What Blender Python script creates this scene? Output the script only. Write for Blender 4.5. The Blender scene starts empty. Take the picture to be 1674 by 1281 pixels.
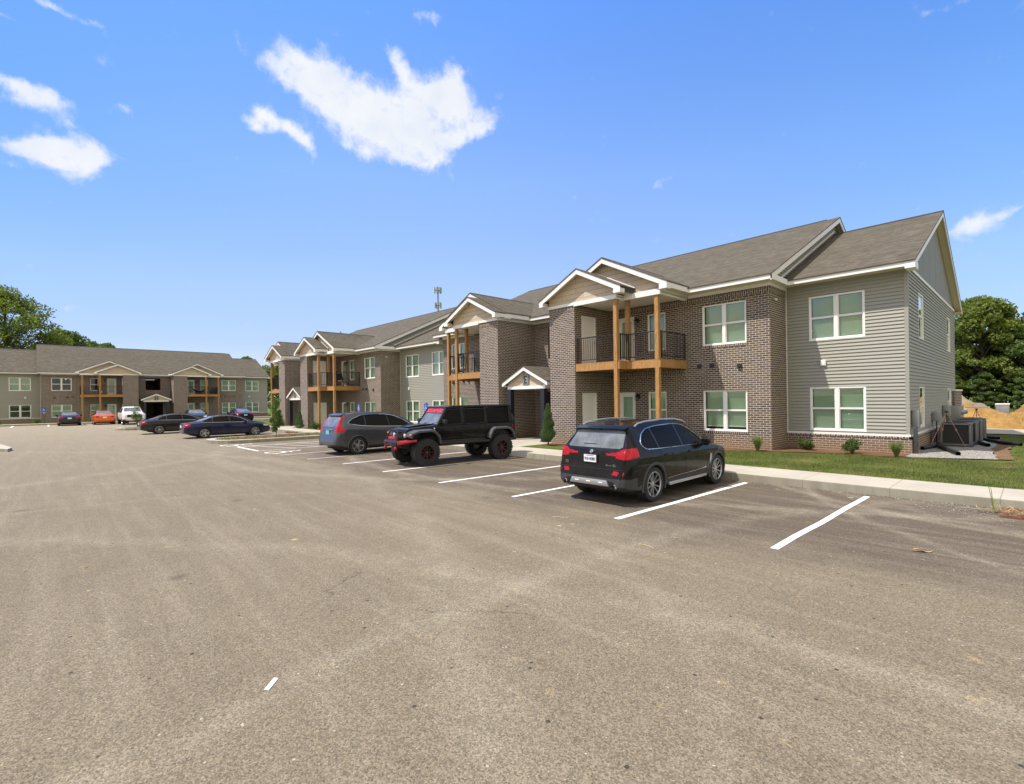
import bpy, bmesh, math, random
from mathutils import Vector, Matrix, noise
PI=math.pi
S=bpy.context.scene
COL=S.collection
rnd=random.Random(7)

# ------------------------------------------------------------ mesh builder
class MB:
    def __init__(s): s.v=[];s.f=[];s.m=[];s.cur=0
    def add(s,vs,fs):
        b=len(s.v); s.v+= [tuple(p) for p in vs]
        for f in fs: s.f.append([b+i for i in f]); s.m.append(s.cur)
    def quad(s,a,b,c,d): s.add([a,b,c,d],[(0,1,2,3)])
    def poly(s,pts): s.add(pts,[tuple(range(len(pts)))])
    def box(s,x0,x1,y0,y1,z0,z1):
        if x0>x1:x0,x1=x1,x0
        if y0>y1:y0,y1=y1,y0
        if z0>z1:z0,z1=z1,z0
        s.add([(x0,y0,z0),(x1,y0,z0),(x1,y1,z0),(x0,y1,z0),(x0,y0,z1),(x1,y0,z1),(x1,y1,z1),(x0,y1,z1)],
              [(0,3,2,1),(4,5,6,7),(0,1,5,4),(1,2,6,5),(2,3,7,6),(3,0,4,7)])
    def bbox(s,x0,x1,y0,y1,z0,z1,b=.01):
        """box with chamfered edges"""
        if x0>x1:x0,x1=x1,x0
        if y0>y1:y0,y1=y1,y0
        if z0>z1:z0,z1=z1,z0
        bm=bmesh.new(); bmesh.ops.create_cube(bm,size=1)
        for v in bm.verts: v.co=Vector(((x0+x1)/2+v.co.x*(x1-x0),(y0+y1)/2+v.co.y*(y1-y0),(z0+z1)/2+v.co.z*(z1-z0)))
        b=min(b,(x1-x0)*.45,(y1-y0)*.45,(z1-z0)*.45)
        bmesh.ops.bevel(bm,geom=bm.edges[:]+bm.verts[:],offset=b,segments=2,affect='EDGES',profile=.6)
        s.frombm(bm)
    def frombm(s,bm,T=None):
        bm.verts.index_update()
        vs=[(T@v.co if T else v.co)[:] for v in bm.verts]
        s.add(vs,[[v.index for v in f.verts] for f in bm.faces]); bm.free()
    def prism(s,poly,axis,a,b):
        """extrude 2-D polygon between a and b along an axis. axis x: pts (y,z); y: (x,z); z: (x,y)"""
        def P(p,t):
            return {'x':(t,p[0],p[1]),'y':(p[0],t,p[1]),'z':(p[0],p[1],t)}[axis]
        n=len(poly); vs=[P(p,a) for p in poly]+[P(p,b) for p in poly]
        s.add(vs,[tuple(range(n))[::-1],tuple(range(n,2*n))]+[(i,(i+1)%n,n+(i+1)%n,n+i) for i in range(n)])
    def tube(s,pts,r,n=8,cap=True,close=False):
        pts=[Vector(p) for p in pts]; rs=r if isinstance(r,(list,tuple)) else [r]*len(pts)
        b=len(s.v); N=len(pts); up=None
        for i,p in enumerate(pts):
            if close: d=pts[(i+1)%N]-pts[i-1]
            else: d=(pts[min(i+1,N-1)]-pts[max(i-1,0)])
            if d.length<1e-9: d=Vector((0,0,1))
            d.normalize()
            if up is None: up=Vector((0,0,1)) if abs(d.z)<.9 else Vector((1,0,0))
            a=d.cross(up)
            if a.length<1e-6: a=d.cross(Vector((0,1,0)))
            a.normalize(); c=a.cross(d).normalized(); up=c
            for k in range(n):
                t=2*PI*k/n; s.v.append(tuple(p+rs[i]*(math.cos(t)*a+math.sin(t)*c)))
        for i in range(N if close else N-1):
            j=(i+1)%N
            for k in range(n):
                s.f.append([b+i*n+k,b+i*n+(k+1)%n,b+j*n+(k+1)%n,b+j*n+k]); s.m.append(s.cur)
        if cap and not close:
            s.f.append([b+k for k in range(n)][::-1]);s.f.append([b+(N-1)*n+k for k in range(n)]);s.m+=[s.cur]*2
    def lathe(s,prof,n=24,T=None,closed=False):
        """profile [(r,h)] around local Z (or transformed by T)"""
        b=len(s.v);N=len(prof)
        for r,h in prof:
            for k in range(n):
                t=2*PI*k/n; p=Vector((r*math.cos(t),r*math.sin(t),h))
                if T: p=T@p
                s.v.append(tuple(p))
        for i in range(N if closed else N-1):
            j=(i+1)%N
            for k in range(n):
                s.f.append([b+i*n+k,b+i*n+(k+1)%n,b+j*n+(k+1)%n,b+j*n+k]); s.m.append(s.cur)
    def merge(s,o,T=None):
        b=len(s.v); s.v+=[tuple(T@Vector(p)) if T else p for p in o.v]
        s.f+=[[b+i for i in f] for f in o.f]; s.m+=o.m
    def xform(s,T): s.v=[tuple(T@Vector(p)) for p in s.v]; return s
    def mirrorx(s,cx):
        s.v=[(2*cx-p[0],p[1],p[2]) for p in s.v]; s.f=[f[::-1] for f in s.f]; return s

def tag(o,label=None,cat=None,group=None,kind=None):
    if label: o['label']=label
    if cat: o['category']=cat
    if group: o['group']=group
    if kind: o['kind']=kind
    return o
def mesh(name,mb,mats,smooth=False,uv=True,angle=35,weld=False):
    me=bpy.data.meshes.new(name); me.from_pydata(mb.v,[],mb.f)
    if not isinstance(mats,(list,tuple)): mats=[mats]
    for m in mats: me.materials.append(m)
    if len(mats)>1: me.polygons.foreach_set('material_index',[min(k,len(mats)-1) for k in mb.m])
    if weld:
        bm=bmesh.new();bm.from_mesh(me);bmesh.ops.remove_doubles(bm,verts=bm.verts[:],dist=1e-4);bmesh.ops.recalc_face_normals(bm,faces=bm.faces[:]);bm.to_mesh(me);bm.free()
    me.update()
    if uv:
        L=me.uv_layers.new(name='UV').data
        for p in me.polygons:
            n=p.normal
            if abs(n.z)>.97: a=Vector((1,0,0));b=Vector((0,1,0))
            else:
                a=Vector((-n.y,n.x,0)).normalized()
                b=n.cross(a)
                if b.z<0:b=-b
            for li in p.loop_indices:
                c=me.vertices[me.loops[li].vertex_index].co
                L[li].uv=(c.dot(a),c.dot(b))
    if smooth:
        me.polygons.foreach_set('use_smooth',[True]*len(me.polygons))
        if angle<180: me.set_sharp_from_angle(angle=math.radians(angle))
    return me
import numpy as np
NOSPLIT={'crown','foliage','grass','blades','blade','letter','lettering','plate_number','model_badge','banner_text','symbol','loose_stones','weeds','tall_grass','blind','wheel','rim','rim_accent','dark_rim_back','skid_slot','stem','trunk'}
def split_mb(mb):
    """far-apart loose pieces of one builder, each as a builder of its own"""
    n=len(mb.v); par=list(range(n))
    def find(a):
        while par[a]!=a: par[a]=par[par[a]]; a=par[a]
        return a
    for f in mb.f:
        r=find(f[0])
        for v in f[1:]:
            q=find(v)
            if q!=r: par[q]=r
    ids={};isl=[0]*n
    for i in range(n): isl[i]=ids.setdefault(find(i),len(ids))
    k=len(ids)
    if k<2 or k>1500: return [mb]
    P_=np.array(mb.v);I_=np.array(isl);lo=np.full((k,3),np.inf);hi=np.full((k,3),-np.inf)
    np.minimum.at(lo,I_,P_);np.maximum.at(hi,I_,P_);size=(hi-lo).max(axis=1)
    gap=np.maximum(0,np.maximum(lo[:,None]-hi[None],lo[None]-hi[:,None]))
    near=np.sqrt((gap**2).sum(2))<=np.maximum(.02,.5*np.maximum(size[:,None],size[None]))
    lab=-np.ones(k,int);c=0
    for i in range(k):
        if lab[i]>=0: continue
        st=[i];lab[i]=c
        while st:
            a=st.pop()
            for b in np.nonzero(near[a]&(lab<0))[0]: lab[b]=c;st.append(int(b))
        c+=1
    if c<2: return [mb]
    out=[]
    for q in range(c):
        m=MB();mp={}
        for f,mi in zip(mb.f,mb.m):
            if lab[isl[f[0]]]!=q: continue
            g=[]
            for v in f:
                if v not in mp: mp[v]=len(m.v);m.v.append(mb.v[v])
                g.append(mp[v])
            m.f.append(g);m.m.append(mi)
        if m.f: out.append(m)
    return out
def obj(name,mb,mats,parent=None,label=None,cat=None,group=None,kind=None,**k):
    if isinstance(mb,MB) and parent is not None and kind is None and name not in NOSPLIT:
        ps=split_mb(mb)
        for q in ps[1:]: obj_(name,q,mats,parent,label,cat,group,kind,**k)
        mb=ps[0]
    return obj_(name,mb,mats,parent,label,cat,group,kind,**k)
def obj_(name,mb,mats,parent=None,label=None,cat=None,group=None,kind=None,**k):
    me=mb if isinstance(mb,bpy.types.Mesh) else mesh(name,mb,mats,**k)
    o=bpy.data.objects.new(name,me); COL.objects.link(o)
    if parent: o.parent=parent
    return tag(o,label,cat,group,kind)
def thing(name,label,cat,loc=(0,0,0),rz=0,group=None):
    o=bpy.data.objects.new(name,None); COL.objects.link(o); o.empty_display_size=.2
    o.location=loc;o.rotation_euler=(0,0,rz); return tag(o,label,cat,group)
def copy_tree(o,parent=None):
    c=o.copy(); COL.objects.link(c); c.parent=parent
    for ch in o.children: copy_tree(ch,c)
    return c

# ------------------------------------------------------------ materials
def newmat(name):
    m=bpy.data.materials.new(name); m.use_nodes=True; nt=m.node_tree
    return m,nt,nt.nodes['Principled BSDF']
class N:
    """tiny helper around a node tree"""
    def __init__(s,nt): s.nt=nt
    def n(s,t,**k):
        x=s.nt.nodes.new(t)
        for a,b in k.items():
            if a.startswith('i_'): x.inputs[a[2:].replace('_',' ')].default_value=b
            else: setattr(x,a,b)
        return x
    def l(s,a,b): s.nt.links.new(a,b)
    def math(s,op,a,b=None,c=None,clamp=False):
        x=s.nt.nodes.new('ShaderNodeMath');x.operation=op;x.use_clamp=clamp
        for i,v in enumerate((a,b,c)):
            if v is None: continue
            if isinstance(v,(int,float)): x.inputs[i].default_value=v
            else: s.l(v,x.inputs[i])
        return x.outputs[0]
    def mix(s,f,a,b,mode='MIX'):
        x=s.nt.nodes.new('ShaderNodeMix');x.data_type='RGBA';x.blend_type=mode
        for i,v in ((0,f),(6,a),(7,b)):
            if isinstance(v,(int,float)): x.inputs[i].default_value=v if i==0 else (v,v,v,1)
            elif isinstance(v,(tuple,list)): x.inputs[i].default_value=(*v[:3],1)
            else: s.l(v,x.inputs[i])
        return x.outputs[2]
    def ramp(s,f,stops):
        x=s.nt.nodes.new('ShaderNodeValToRGB'); e=x.color_ramp.elements
        while len(e)<len(stops): e.new(.5)
        for i,(p,c) in enumerate(stops):
            e[i].position=p; e[i].color=(*c,1) if isinstance(c,(tuple,list)) else (c,c,c,1)
        s.l(f,x.inputs[0]); return x.outputs[0]
    def maprange(s,f,a,b,c,d):
        x=s.nt.nodes.new('ShaderNodeMapRange'); s.l(f,x.inputs[0])
        for i,v in enumerate((a,b,c,d)): x.inputs[i+1].default_value=v
        return x.outputs[0]
    def noise(s,vec,scale,detail=4,rough=.55,dist=0,out=0):
        x=s.n('ShaderNodeTexNoise'); x.inputs['Scale'].default_value=scale;x.inputs['Detail'].default_value=detail
        x.inputs['Roughness'].default_value=rough;x.inputs['Distortion'].default_value=dist
        s.l(vec,x.inputs['Vector']); return x.outputs[out]
    def vor(s,vec,scale,feature='F1',out='Distance',rand=1):
        x=s.n('ShaderNodeTexVoronoi'); x.feature=feature; x.inputs['Scale'].default_value=scale; x.inputs['Randomness'].default_value=rand
        s.l(vec,x.inputs['Vector']); return x.outputs[out]
    def mapping(s,vec,loc=(0,0,0),rot=(0,0,0),scale=(1,1,1)):
        x=s.n('ShaderNodeMapping'); x.inputs[1].default_value=loc;x.inputs[2].default_value=rot;x.inputs[3].default_value=scale
        s.l(vec,x.inputs[0]); return x.outputs[0]
    def coord(s,o='Object'): 
        return s.n('ShaderNodeTexCoord').outputs[o]
    def bump(s,h,dist=.01,strength=1,normal=None):
        x=s.n('ShaderNodeBump'); x.inputs['Distance'].default_value=dist;x.inputs['Strength'].default_value=strength
        s.l(h,x.inputs['Height'])
        if normal: s.l(normal,x.inputs['Normal'])
        return x.outputs[0]
def simple(name,col,rough=.5,metal=0,var=.0,vscale=8,bump=0,bscale=60,coat=0,spec=.5,coord='Object'):
    m,nt,p=newmat(name);h=N(nt)
    p.inputs['Base Color'].default_value=(*col,1);p.inputs['Roughness'].default_value=rough;p.inputs['Metallic'].default_value=metal
    p.inputs['Coat Weight'].default_value=coat;p.inputs['Coat Roughness'].default_value=.03;p.inputs['Specular IOR Level'].default_value=spec
    if var or bump:
        c=h.coord(coord)
        if var:
            n=h.noise(c,vscale,5,.6)
            lo=tuple(x*(1-var) for x in col);hi=tuple(min(1,x*(1+var)) for x in col)
            h.l(h.ramp(n,[(.3,lo),(.7,hi)]),p.inputs['Base Color'])
            h.l(h.maprange(n,.3,.7,rough*.85,min(1,rough*1.15)),p.inputs['Roughness'])
        if bump: h.l(h.bump(h.noise(c,bscale,3,.6),bump),p.inputs['Normal'])
    return m

def brick_mat(name,rot=False,tint=1.0,dirt=True):
    m,nt,p=newmat(name);h=N(nt)
    uv=h.coord('UV')
    if rot: uv=h.mapping(uv,rot=(0,0,PI/2))
    wob=h.noise(uv,9,2,.5,out=1)
    b=h.n('ShaderNodeTexBrick'); h.l(uv,b.inputs['Vector'])
    b.offset=.5; b.squash=1
    for k,v in (('Scale',1.0),('Mortar Size',.0072),('Mortar Smooth',.15),('Bias',0),('Brick Width',.213),('Row Height',.076)): b.inputs[k].default_value=v
    b.inputs['Color1'].default_value=(0,0,0,1);b.inputs['Color2'].default_value=(1,1,1,1);b.inputs['Mortar'].default_value=(.5,.5,.5,1)
    n1=h.noise(uv,4.5,4,.6); n2=h.noise(uv,40,3,.6); n3=h.noise(uv,.7,3,.5)
    brick=h.ramp(b.outputs['Color'],[(0,(.052*tint,.040*tint,.040*tint)),(.35,(.078*tint,.060*tint,.058*tint)),(.7,(.112*tint,.086*tint,.080*tint)),(1,(.155*tint,.122*tint,.108*tint))])
    brick=h.mix(h.maprange(n2,.35,.7,0,.5),brick,(.16,.125,.10))
    mort=h.mix(n1,(.60,.52,.43),(.78,.69,.58))
    col=h.mix(b.outputs['Fac'],brick,mort)
    col=h.mix(h.maprange(n3,.4,.75,0,.18),col,(.28,.24,.21))
    if dirt:   # red clay splashed on the lowest courses
        z=h.n('ShaderNodeSeparateXYZ'); h.l(h.coord('Object'),z.inputs[0])
        zz=h.math('ADD',z.outputs[2],h.math('MULTIPLY',h.noise(uv,2.2,5,.65),-.5))
        f=h.maprange(zz,-.1,.42,.55,0)
        col=h.mix(f,col,(.30,.19,.095))
    h.l(col,p.inputs['Base Color']); p.inputs['Roughness'].default_value=.9; p.inputs['Specular IOR Level'].default_value=.2
    hgt=h.math('ADD',h.math('MULTIPLY',b.outputs['Fac'],-1),h.math('MULTIPLY',n2,.25))
    h.l(h.bump(hgt,.006),p.inputs['Normal'])
    return m
def shingle_mat(name='shingle'):
    m,nt,p=newmat(name);h=N(nt); uv=h.coord('UV')
    b=h.n('ShaderNodeTexBrick'); h.l(uv,b.inputs['Vector'])
    for k,v in (('Scale',1.0),('Mortar Size',.004),('Mortar Smooth',.3),('Bias',0),('Brick Width',.21),('Row Height',.143)): b.inputs[k].default_value=v
    b.offset=.37
    b.inputs['Color1'].default_value=(0,0,0,1);b.inputs['Color2'].default_value=(1,1,1,1);b.inputs['Mortar'].default_value=(.0,.0,.0,1)
    c2=h.n('ShaderNodeTexBrick'); h.l(h.mapping(uv,loc=(.07,0,0)),c2.inputs['Vector'])
    for k,v in (('Scale',1.0),('Mortar Size',.0),('Bias',0),('Brick Width',.33),('Row Height',.143)): c2.inputs[k].default_value=v
    c2.offset=.61; c2.inputs['Color1'].default_value=(0,0,0,1);c2.inputs['Color2'].default_value=(1,1,1,1)
    t=h.math('ADD',h.math('MULTIPLY',b.outputs['Color'],.5),h.math('MULTIPLY',c2.outputs['Color'],.5))
    g=h.noise(uv,160,2,.6); big=h.noise(uv,.35,4,.6)
    col=h.ramp(t,[(.0,(.060,.053,.042)),(.3,(.082,.073,.057)),(.6,(.106,.094,.073)),(1,(.140,.125,.099))])
    col=h.mix(h.maprange(g,.3,.7,0,.4),col,(.165,.145,.105))
    col=h.mix(h.maprange(big,.35,.7,0,.06),col,(.075,.066,.05))
    col=h.mix(h.math('MULTIPLY',b.outputs['Fac'],.6),col,(.05,.042,.035))
    h.l(col,p.inputs['Base Color']); p.inputs['Roughness'].default_value=.95;p.inputs['Specular IOR Level'].default_value=.15
    hgt=h.math('ADD',h.math('MULTIPLY',b.outputs['Fac'],-1),h.math('MULTIPLY',t,.6))
    h.l(h.bump(hgt,.01,.8),p.inputs['Normal']); return m
def siding_mat(name,col,dirt=True):
    m,nt,p=newmat(name);h=N(nt);uv=h.coord('UV')
    n=h.noise(h.mapping(uv,scale=(.4,6,1)),1.2,4,.6); g=h.noise(h.mapping(uv,scale=(6,60,1)),3,3,.6)
    lo=tuple(c*.9 for c in col);hi=tuple(c*1.08 for c in col)
    c=h.mix(n,lo,hi); c=h.mix(h.maprange(g,.3,.7,0,.08),c,tuple(x*.8 for x in col))
    h.l(c,p.inputs['Base Color']);p.inputs['Roughness'].default_value=.55;p.inputs['Specular IOR Level'].default_value=.35
    h.l(h.bump(h.noise(uv,3,2,.5),.004),p.inputs['Normal']); return m
def shake_mat(name,col):
    m,nt,p=newmat(name);h=N(nt);uv=h.coord('UV')
    b=h.n('ShaderNodeTexBrick'); h.l(uv,b.inputs['Vector'])
    for k,v in (('Scale',1.0),('Mortar Size',.004),('Mortar Smooth',.1),('Bias',0),('Brick Width',1.1),('Row Height',.2)): b.inputs[k].default_value=v
    b.offset=.37;b.inputs['Color1'].default_value=(*[c*.93 for c in col],1);b.inputs['Color2'].default_value=(*[c*1.05 for c in col],1);b.inputs['Mortar'].default_value=(*[c*.3 for c in col],1)
    g=h.noise(h.mapping(uv,scale=(8,1,1)),6,4,.6)
    h.l(h.mix(h.maprange(g,.3,.7,0,.2),b.outputs['Color'],tuple(c*.75 for c in col)),p.inputs['Base Color'])
    p.inputs['Roughness'].default_value=.7
    h.l(h.bump(h.math('MULTIPLY',b.outputs['Fac'],-1),.008),p.inputs['Normal']);return m
def wood_mat(name,a,b,scale=1):
    m,nt,p=newmat(name);h=N(nt);c=h.coord('Object')
    n=h.noise(h.mapping(c,scale=(22*scale,22*scale,2.2*scale)),1.6,6,.65,.6)
    k=h.vor(h.mapping(c,scale=(5,5,2.2)),1.0)
    col=h.ramp(n,[(.30,tuple(x*.5 for x in a)),(.47,a),(.66,b)])
    col=h.mix(h.maprange(k,.0,.16,.8,0),col,tuple(x*.25 for x in a))
    n2=h.noise(c,1.1,3,.5)
    col=h.mix(h.maprange(n2,.4,.7,0,.35),col,tuple(x*.7 for x in b))
    h.l(col,p.inputs['Base Color']);p.inputs['Roughness'].default_value=.75
    h.l(h.bump(n,.003),p.inputs['Normal']);return m
def glass_mat(name,tint,refl=1.0,rough=.0,alpha_dark=None):
    """architectural glass: tinted see-through plus mirror reflection by Fresnel"""
    m,nt,p=newmat(name);h=N(nt);nt.nodes.remove(p)
    out=nt.nodes['Material Output'];t=h.n('ShaderNodeBsdfTransparent');t.inputs[0].default_value=(*tint,1)
    g=h.n('ShaderNodeBsdfGlossy');g.inputs['Roughness'].default_value=rough;g.inputs[0].default_value=(.95,1,.97,1)
    f=h.n('ShaderNodeFresnel');f.inputs[0].default_value=1.5
    n=h.noise(h.coord('Object'),.9,2,.5); bp=h.bump(n,.0015); h.l(bp,g.inputs['Normal']);
    mx=h.n('ShaderNodeMixShader'); gb=h.n('ShaderNodeNewGeometry'); h.l(h.math('MULTIPLY',h.math('MULTIPLY',f.outputs[0],refl,clamp=True),h.math('SUBTRACT',1,gb.outputs['Backfacing'])),mx.inputs[0]);h.l(t.outputs[0],mx.inputs[1]);h.l(g.outputs[0],mx.inputs[2]);h.l(mx.outputs[0],out.inputs[0])
    return m
MAT={}
MAT['brick']=brick_mat('brick'); MAT['soldier']=brick_mat('brick_soldier',True,.9)
MAT['shingle']=shingle_mat(); MAT['ridge']=simple('ridge_cap',(.035,.035,.038),.8)
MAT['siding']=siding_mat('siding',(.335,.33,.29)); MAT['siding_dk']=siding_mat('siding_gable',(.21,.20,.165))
MAT['shake']=shake_mat('shake',(.56,.46,.335))
MAT['white']=simple('white_trim',(.80,.80,.78),.45,var=.03,vscale=3)
MAT['soffit']=simple('soffit',(.66,.58,.46),.6,var=.05,vscale=2)
MAT['vinyl']=simple('window_vinyl',(.82,.82,.80),.35)
MAT['door']=simple('door_white',(.88,.89,.90),.4,var=.03,vscale=2)
MAT['pine']=wood_mat('treated_pine',(.36,.185,.06),(.52,.29,.105))
MAT['rail']=simple('black_rail',(.012,.012,.014),.35)
MAT['post_black']=simple('black_post',(.014,.015,.024),.35)
MAT['pane']=glass_mat('window_glass',(.83,.91,.86),1.7)
MAT['pane_dark']=glass_mat('window_glass_dark',(.10,.13,.14),1.8)
MAT['blind']=simple('blind',(.84,.86,.80),.6)
MAT['dark']=simple('dark_interior',(.02,.02,.02),.9)
MAT['sign_grey']=simple('sign_grey',(.16,.17,.18),.5); MAT['sign_black']=simple('sign_black',(.01,.01,.012),.4)
MAT['metal_grey']=simple('grey_metal',(.32,.33,.34),.45,.6,var=.1,vscale=5)
MAT['metal_dk']=simple('dark_metal',(.06,.065,.07),.5,.5)
MAT['rubber']=simple('rubber',(.018,.018,.019),.75,bump=.002,bscale=90)
# ------------------------------------------------------------ walls
def cuts(a0,a1,holes,z0,z1):
    sp=[(a0,a1)]
    for h in holes:
        if h[2]<z1-1e-6 and h[3]>z0+1e-6:
            ns=[]
            for s0,s1 in sp:
                if h[0]<=s0 and h[1]>=s1: continue
                if h[1]<=s0 or h[0]>=s1: ns.append((s0,s1));continue
                if h[0]>s0: ns.append((s0,h[0]))
                if h[1]<s1: ns.append((h[1],s1))
            sp=ns
    return sp
def PT(ax,pos,a,off,z):    # ax 'y': wall at y=pos facing -y ; 'x': wall at x=pos facing +x ; 'X': facing -x ; 'Y': facing +y
    if ax=='y': return (a,pos-off,z)
    if ax=='Y': return (a,pos+off,z)
    if ax=='x': return (pos+off,a,z)
    return (pos-off,a,z)
def flat_wall(mb,ax,pos,a0,a1,z0,z1,holes=(),depth=.09):
    zs=sorted({z0,z1,*[h[2] for h in holes],*[h[3] for h in holes]}); zs=[z for z in zs if z0<=z<=z1]
    for za,zb in zip(zs,zs[1:]):
        for s0,s1 in cuts(a0,a1,holes,za,zb):
            q=[PT(ax,pos,s0,0,za),PT(ax,pos,s1,0,za),PT(ax,pos,s1,0,zb),PT(ax,pos,s0,0,zb)]
            if ax in 'YX': q=q[::-1]
            mb.quad(*q)
    for h in holes:
        c=[(h[0],h[2]),(h[1],h[2]),(h[1],h[3]),(h[0],h[3])]
        for i in range(4):
            p,q=c[i],c[(i+1)%4]
            mb.quad(PT(ax,pos,p[0],0,p[1]),PT(ax,pos,p[0],-depth,p[1]),PT(ax,pos,q[0],-depth,q[1]),PT(ax,pos,q[0],0,q[1]))
LAP=.1145
def siding_wall(mb,ax,pos,a0,a1,z0,z1,holes=(),zoff=0):
    k0=math.floor((z0-.65)/LAP); zl=[.65+LAP*k for k in range(k0,k0+200)]
    hz=[h[2] for h in holes]+[h[3] for h in holes]
    for lo in zl:
        hi=lo+LAP
        if hi<=z0+1e-5: continue
        if lo>=z1-1e-5: break
        off=lambda z:.033-.031*(z-lo)/LAP
        A=max(lo,z0);B=min(hi,z1)
        zs=sorted({A,B,*[z for z in hz if A<z<B]})
        for za,zb in zip(zs,zs[1:]):
            for s0,s1 in cuts(a0,a1,holes,za,zb):
                q=[PT(ax,pos,s0,off(za),za),PT(ax,pos,s1,off(za),za),PT(ax,pos,s1,off(zb),zb),PT(ax,pos,s0,off(zb),zb)]
                if ax in 'YX': q=q[::-1]
                mb.quad(*q)
                if za==lo: 
                    q=[PT(ax,pos,s0,.002,za),PT(ax,pos,s1,.002,za),PT(ax,pos,s1,.033,za),PT(ax,pos,s0,.033,za)]
                    if ax in 'YX': q=q[::-1]
                    mb.quad(*q)
# ------------------------------------------------------------ windows / doors
_wc={}
def window_meshes(w,h,n,blinds):
    """n sashes side by side, each double hung; local origin at bottom centre, facing -y, y=0 is the wall plane"""
    key=(round(w,2),round(h,2),n,blinds)
    if key in _wc: return _wc[key]
    f=MB(); fw=.055
    f.bbox(-w/2,-w/2+fw,-.02,.06,0,h,.006); f.bbox(w/2-fw,w/2,-.02,.06,0,h,.006)
    f.bbox(-w/2+fw,w/2-fw,-.022,.06,0,fw,.006); f.bbox(-w/2+fw,w/2-fw,-.022,.06,h-fw,h,.006)
    f.box(-w/2-.012,w/2+.012,-.03,-.021,-.012,.012)
    cw=(w-2*fw)/n; g=MB()
    for i in range(n):
        c0=-w/2+fw+cw*i; c1=c0+cw
        if i<n-1: f.bbox(c1-.055,c1+.055,-.019,.06,fw,h-fw,.006)
        l=c0+(.055 if i else 0); r=c1-(.055 if i<n-1 else 0)
        mid=h*.5
        f.bbox(l,r,.002,.05,mid-.02,mid+.03,.005)
        for (a,b,y) in ((fw,mid-.02,.018),(mid+.03,h-fw,.006)):
            f.box(l,l+.022,y-.008,y+.03,a,b); f.box(r-.022,r,y-.008,y+.03,a,b)
            f.box(l+.022,r-.022,y-.008,y+.03,a,a+.02)
            g.box(l+.022,r-.022,y+.006,y+.012,a+.02,b)
    b=MB(); bot={0:fw,1:h*.14,2:h*.5,3:h*.995}[blinds]
    z=h-fw
    if blinds<3:
        for i in range(n):
            c0=-w/2+fw+cw*i+.03; c1=c0+cw-.06
            zz=h-fw-.04
            b.box(c0,c1,.085,.115,zz,zz+.04)
            while zz>bot:
                b.quad((c0,.083,zz),(c1,.083,zz),(c1,.118,zz-.036),(c0,.118,zz-.036)); zz-=.034
            b.box(c0,c1,.086,.112,zz-.02,zz)
    _wc[key]=(mesh('window',f,MAT['vinyl']),mesh('pane',g,MAT['pane']),mesh('blind',b,MAT['blind']) if b.v else None)
    return _wc[key]
def add_window(par,x,y,z,w,h,n=2,rz=0,blinds=0,pane=None):
    f,g,b=window_meshes(w,h,n,blinds)
    o=obj('window',f,None,par); o.location=(x,y,z); o.rotation_euler=(0,0,rz)
    p=obj('pane',g,None,o)
    if b: obj('blind',b,None,o)
    return o
def door_mesh_slab(w,h):
    d=MB(); d.box(-w/2,-w/2+.05,-.02,.07,0,h);d.box(w/2-.05,w/2,-.02,.07,0,h);d.box(-w/2+.05,w/2-.05,-.02,.07,h-.05,h)
    d.box(-w/2+.05,w/2-.05,.015,.055,0.01,h-.05)
    for za,zb in ((.14,h*.42),(h*.47,h-.2)):      # raised mouldings of the two panels
        for a,b,c,e in ((-w/2+.17,-w/2+.19,za,zb),(w/2-.19,w/2-.17,za,zb),(-w/2+.19,w/2-.19,za,za+.02),(-w/2+.19,w/2-.19,zb-.02,zb)):
            d.box(a,b,.004,.016,c,e)
    return d
def add_door(par,x,y,z,w,h,rz=0,glass=False,hand=1):
    key=('d',round(w,2),round(h,2),glass)
    if key not in _wc:
        d=door_mesh_slab(w,h)
        g=None
        if glass:
            d=MB(); d.box(-w/2,-w/2+.05,-.02,.07,0,h);d.box(w/2-.05,w/2,-.02,.07,0,h);d.box(-w/2+.05,w/2-.05,-.02,.07,h-.05,h)
            a,b=-w/2+.05,w/2-.05
            d.box(a,a+.13,.015,.055,.01,h-.05);d.box(b-.13,b,.015,.055,.01,h-.05);d.box(a+.13,b-.13,.015,.055,.01,.25);d.box(a+.13,b-.13,.015,.055,h-.2,h-.05)
            g=MB(); g.box(a+.13,b-.13,.022,.03,.25,h-.2)
            s=MB(); zz=h-.22
            while zz>.27: s.quad((a+.14,.036,zz),(b-.14,.036,zz),(b-.14,.05,zz-.02),(a+.14,.05,zz-.02)); zz-=.02
            g=(mesh('door_glass',g,MAT['pane']),mesh('blind',s,MAT['blind']))
        k=MB(); k.lathe([(0,-.07),(.025,-.065),(.03,-.05),(.02,-.03),(.012,-.02),(.012,0)],12,Matrix.Rotation(-PI/2,4,'X')@Matrix.Scale(1,4))
        hg=MB(); 
        hg.box(-.012,.012,-.012,.02,-.05,.05)
        _wc[key]=(mesh('door',d,MAT['door']),g,mesh('handle',k,MAT['metal_grey']),mesh('hinge',hg,MAT['metal_dk']))
    d,g,k,hg=_wc[key]
    o=obj('door',d,None,par);o.location=(x,y,z);o.rotation_euler=(0,0,rz)
    if g: obj('door_glass',g[0],None,o);obj('blind',g[1],None,o)
    kk=obj('handle',k,None,o);kk.location=(-hand*(w/2-.12),.01,h*.46)
    for zz in (.25,h/2,h-.3): q=obj('hinge',hg,None,o);q.location=(hand*(w/2-.06),0,zz)
    return o
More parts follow.
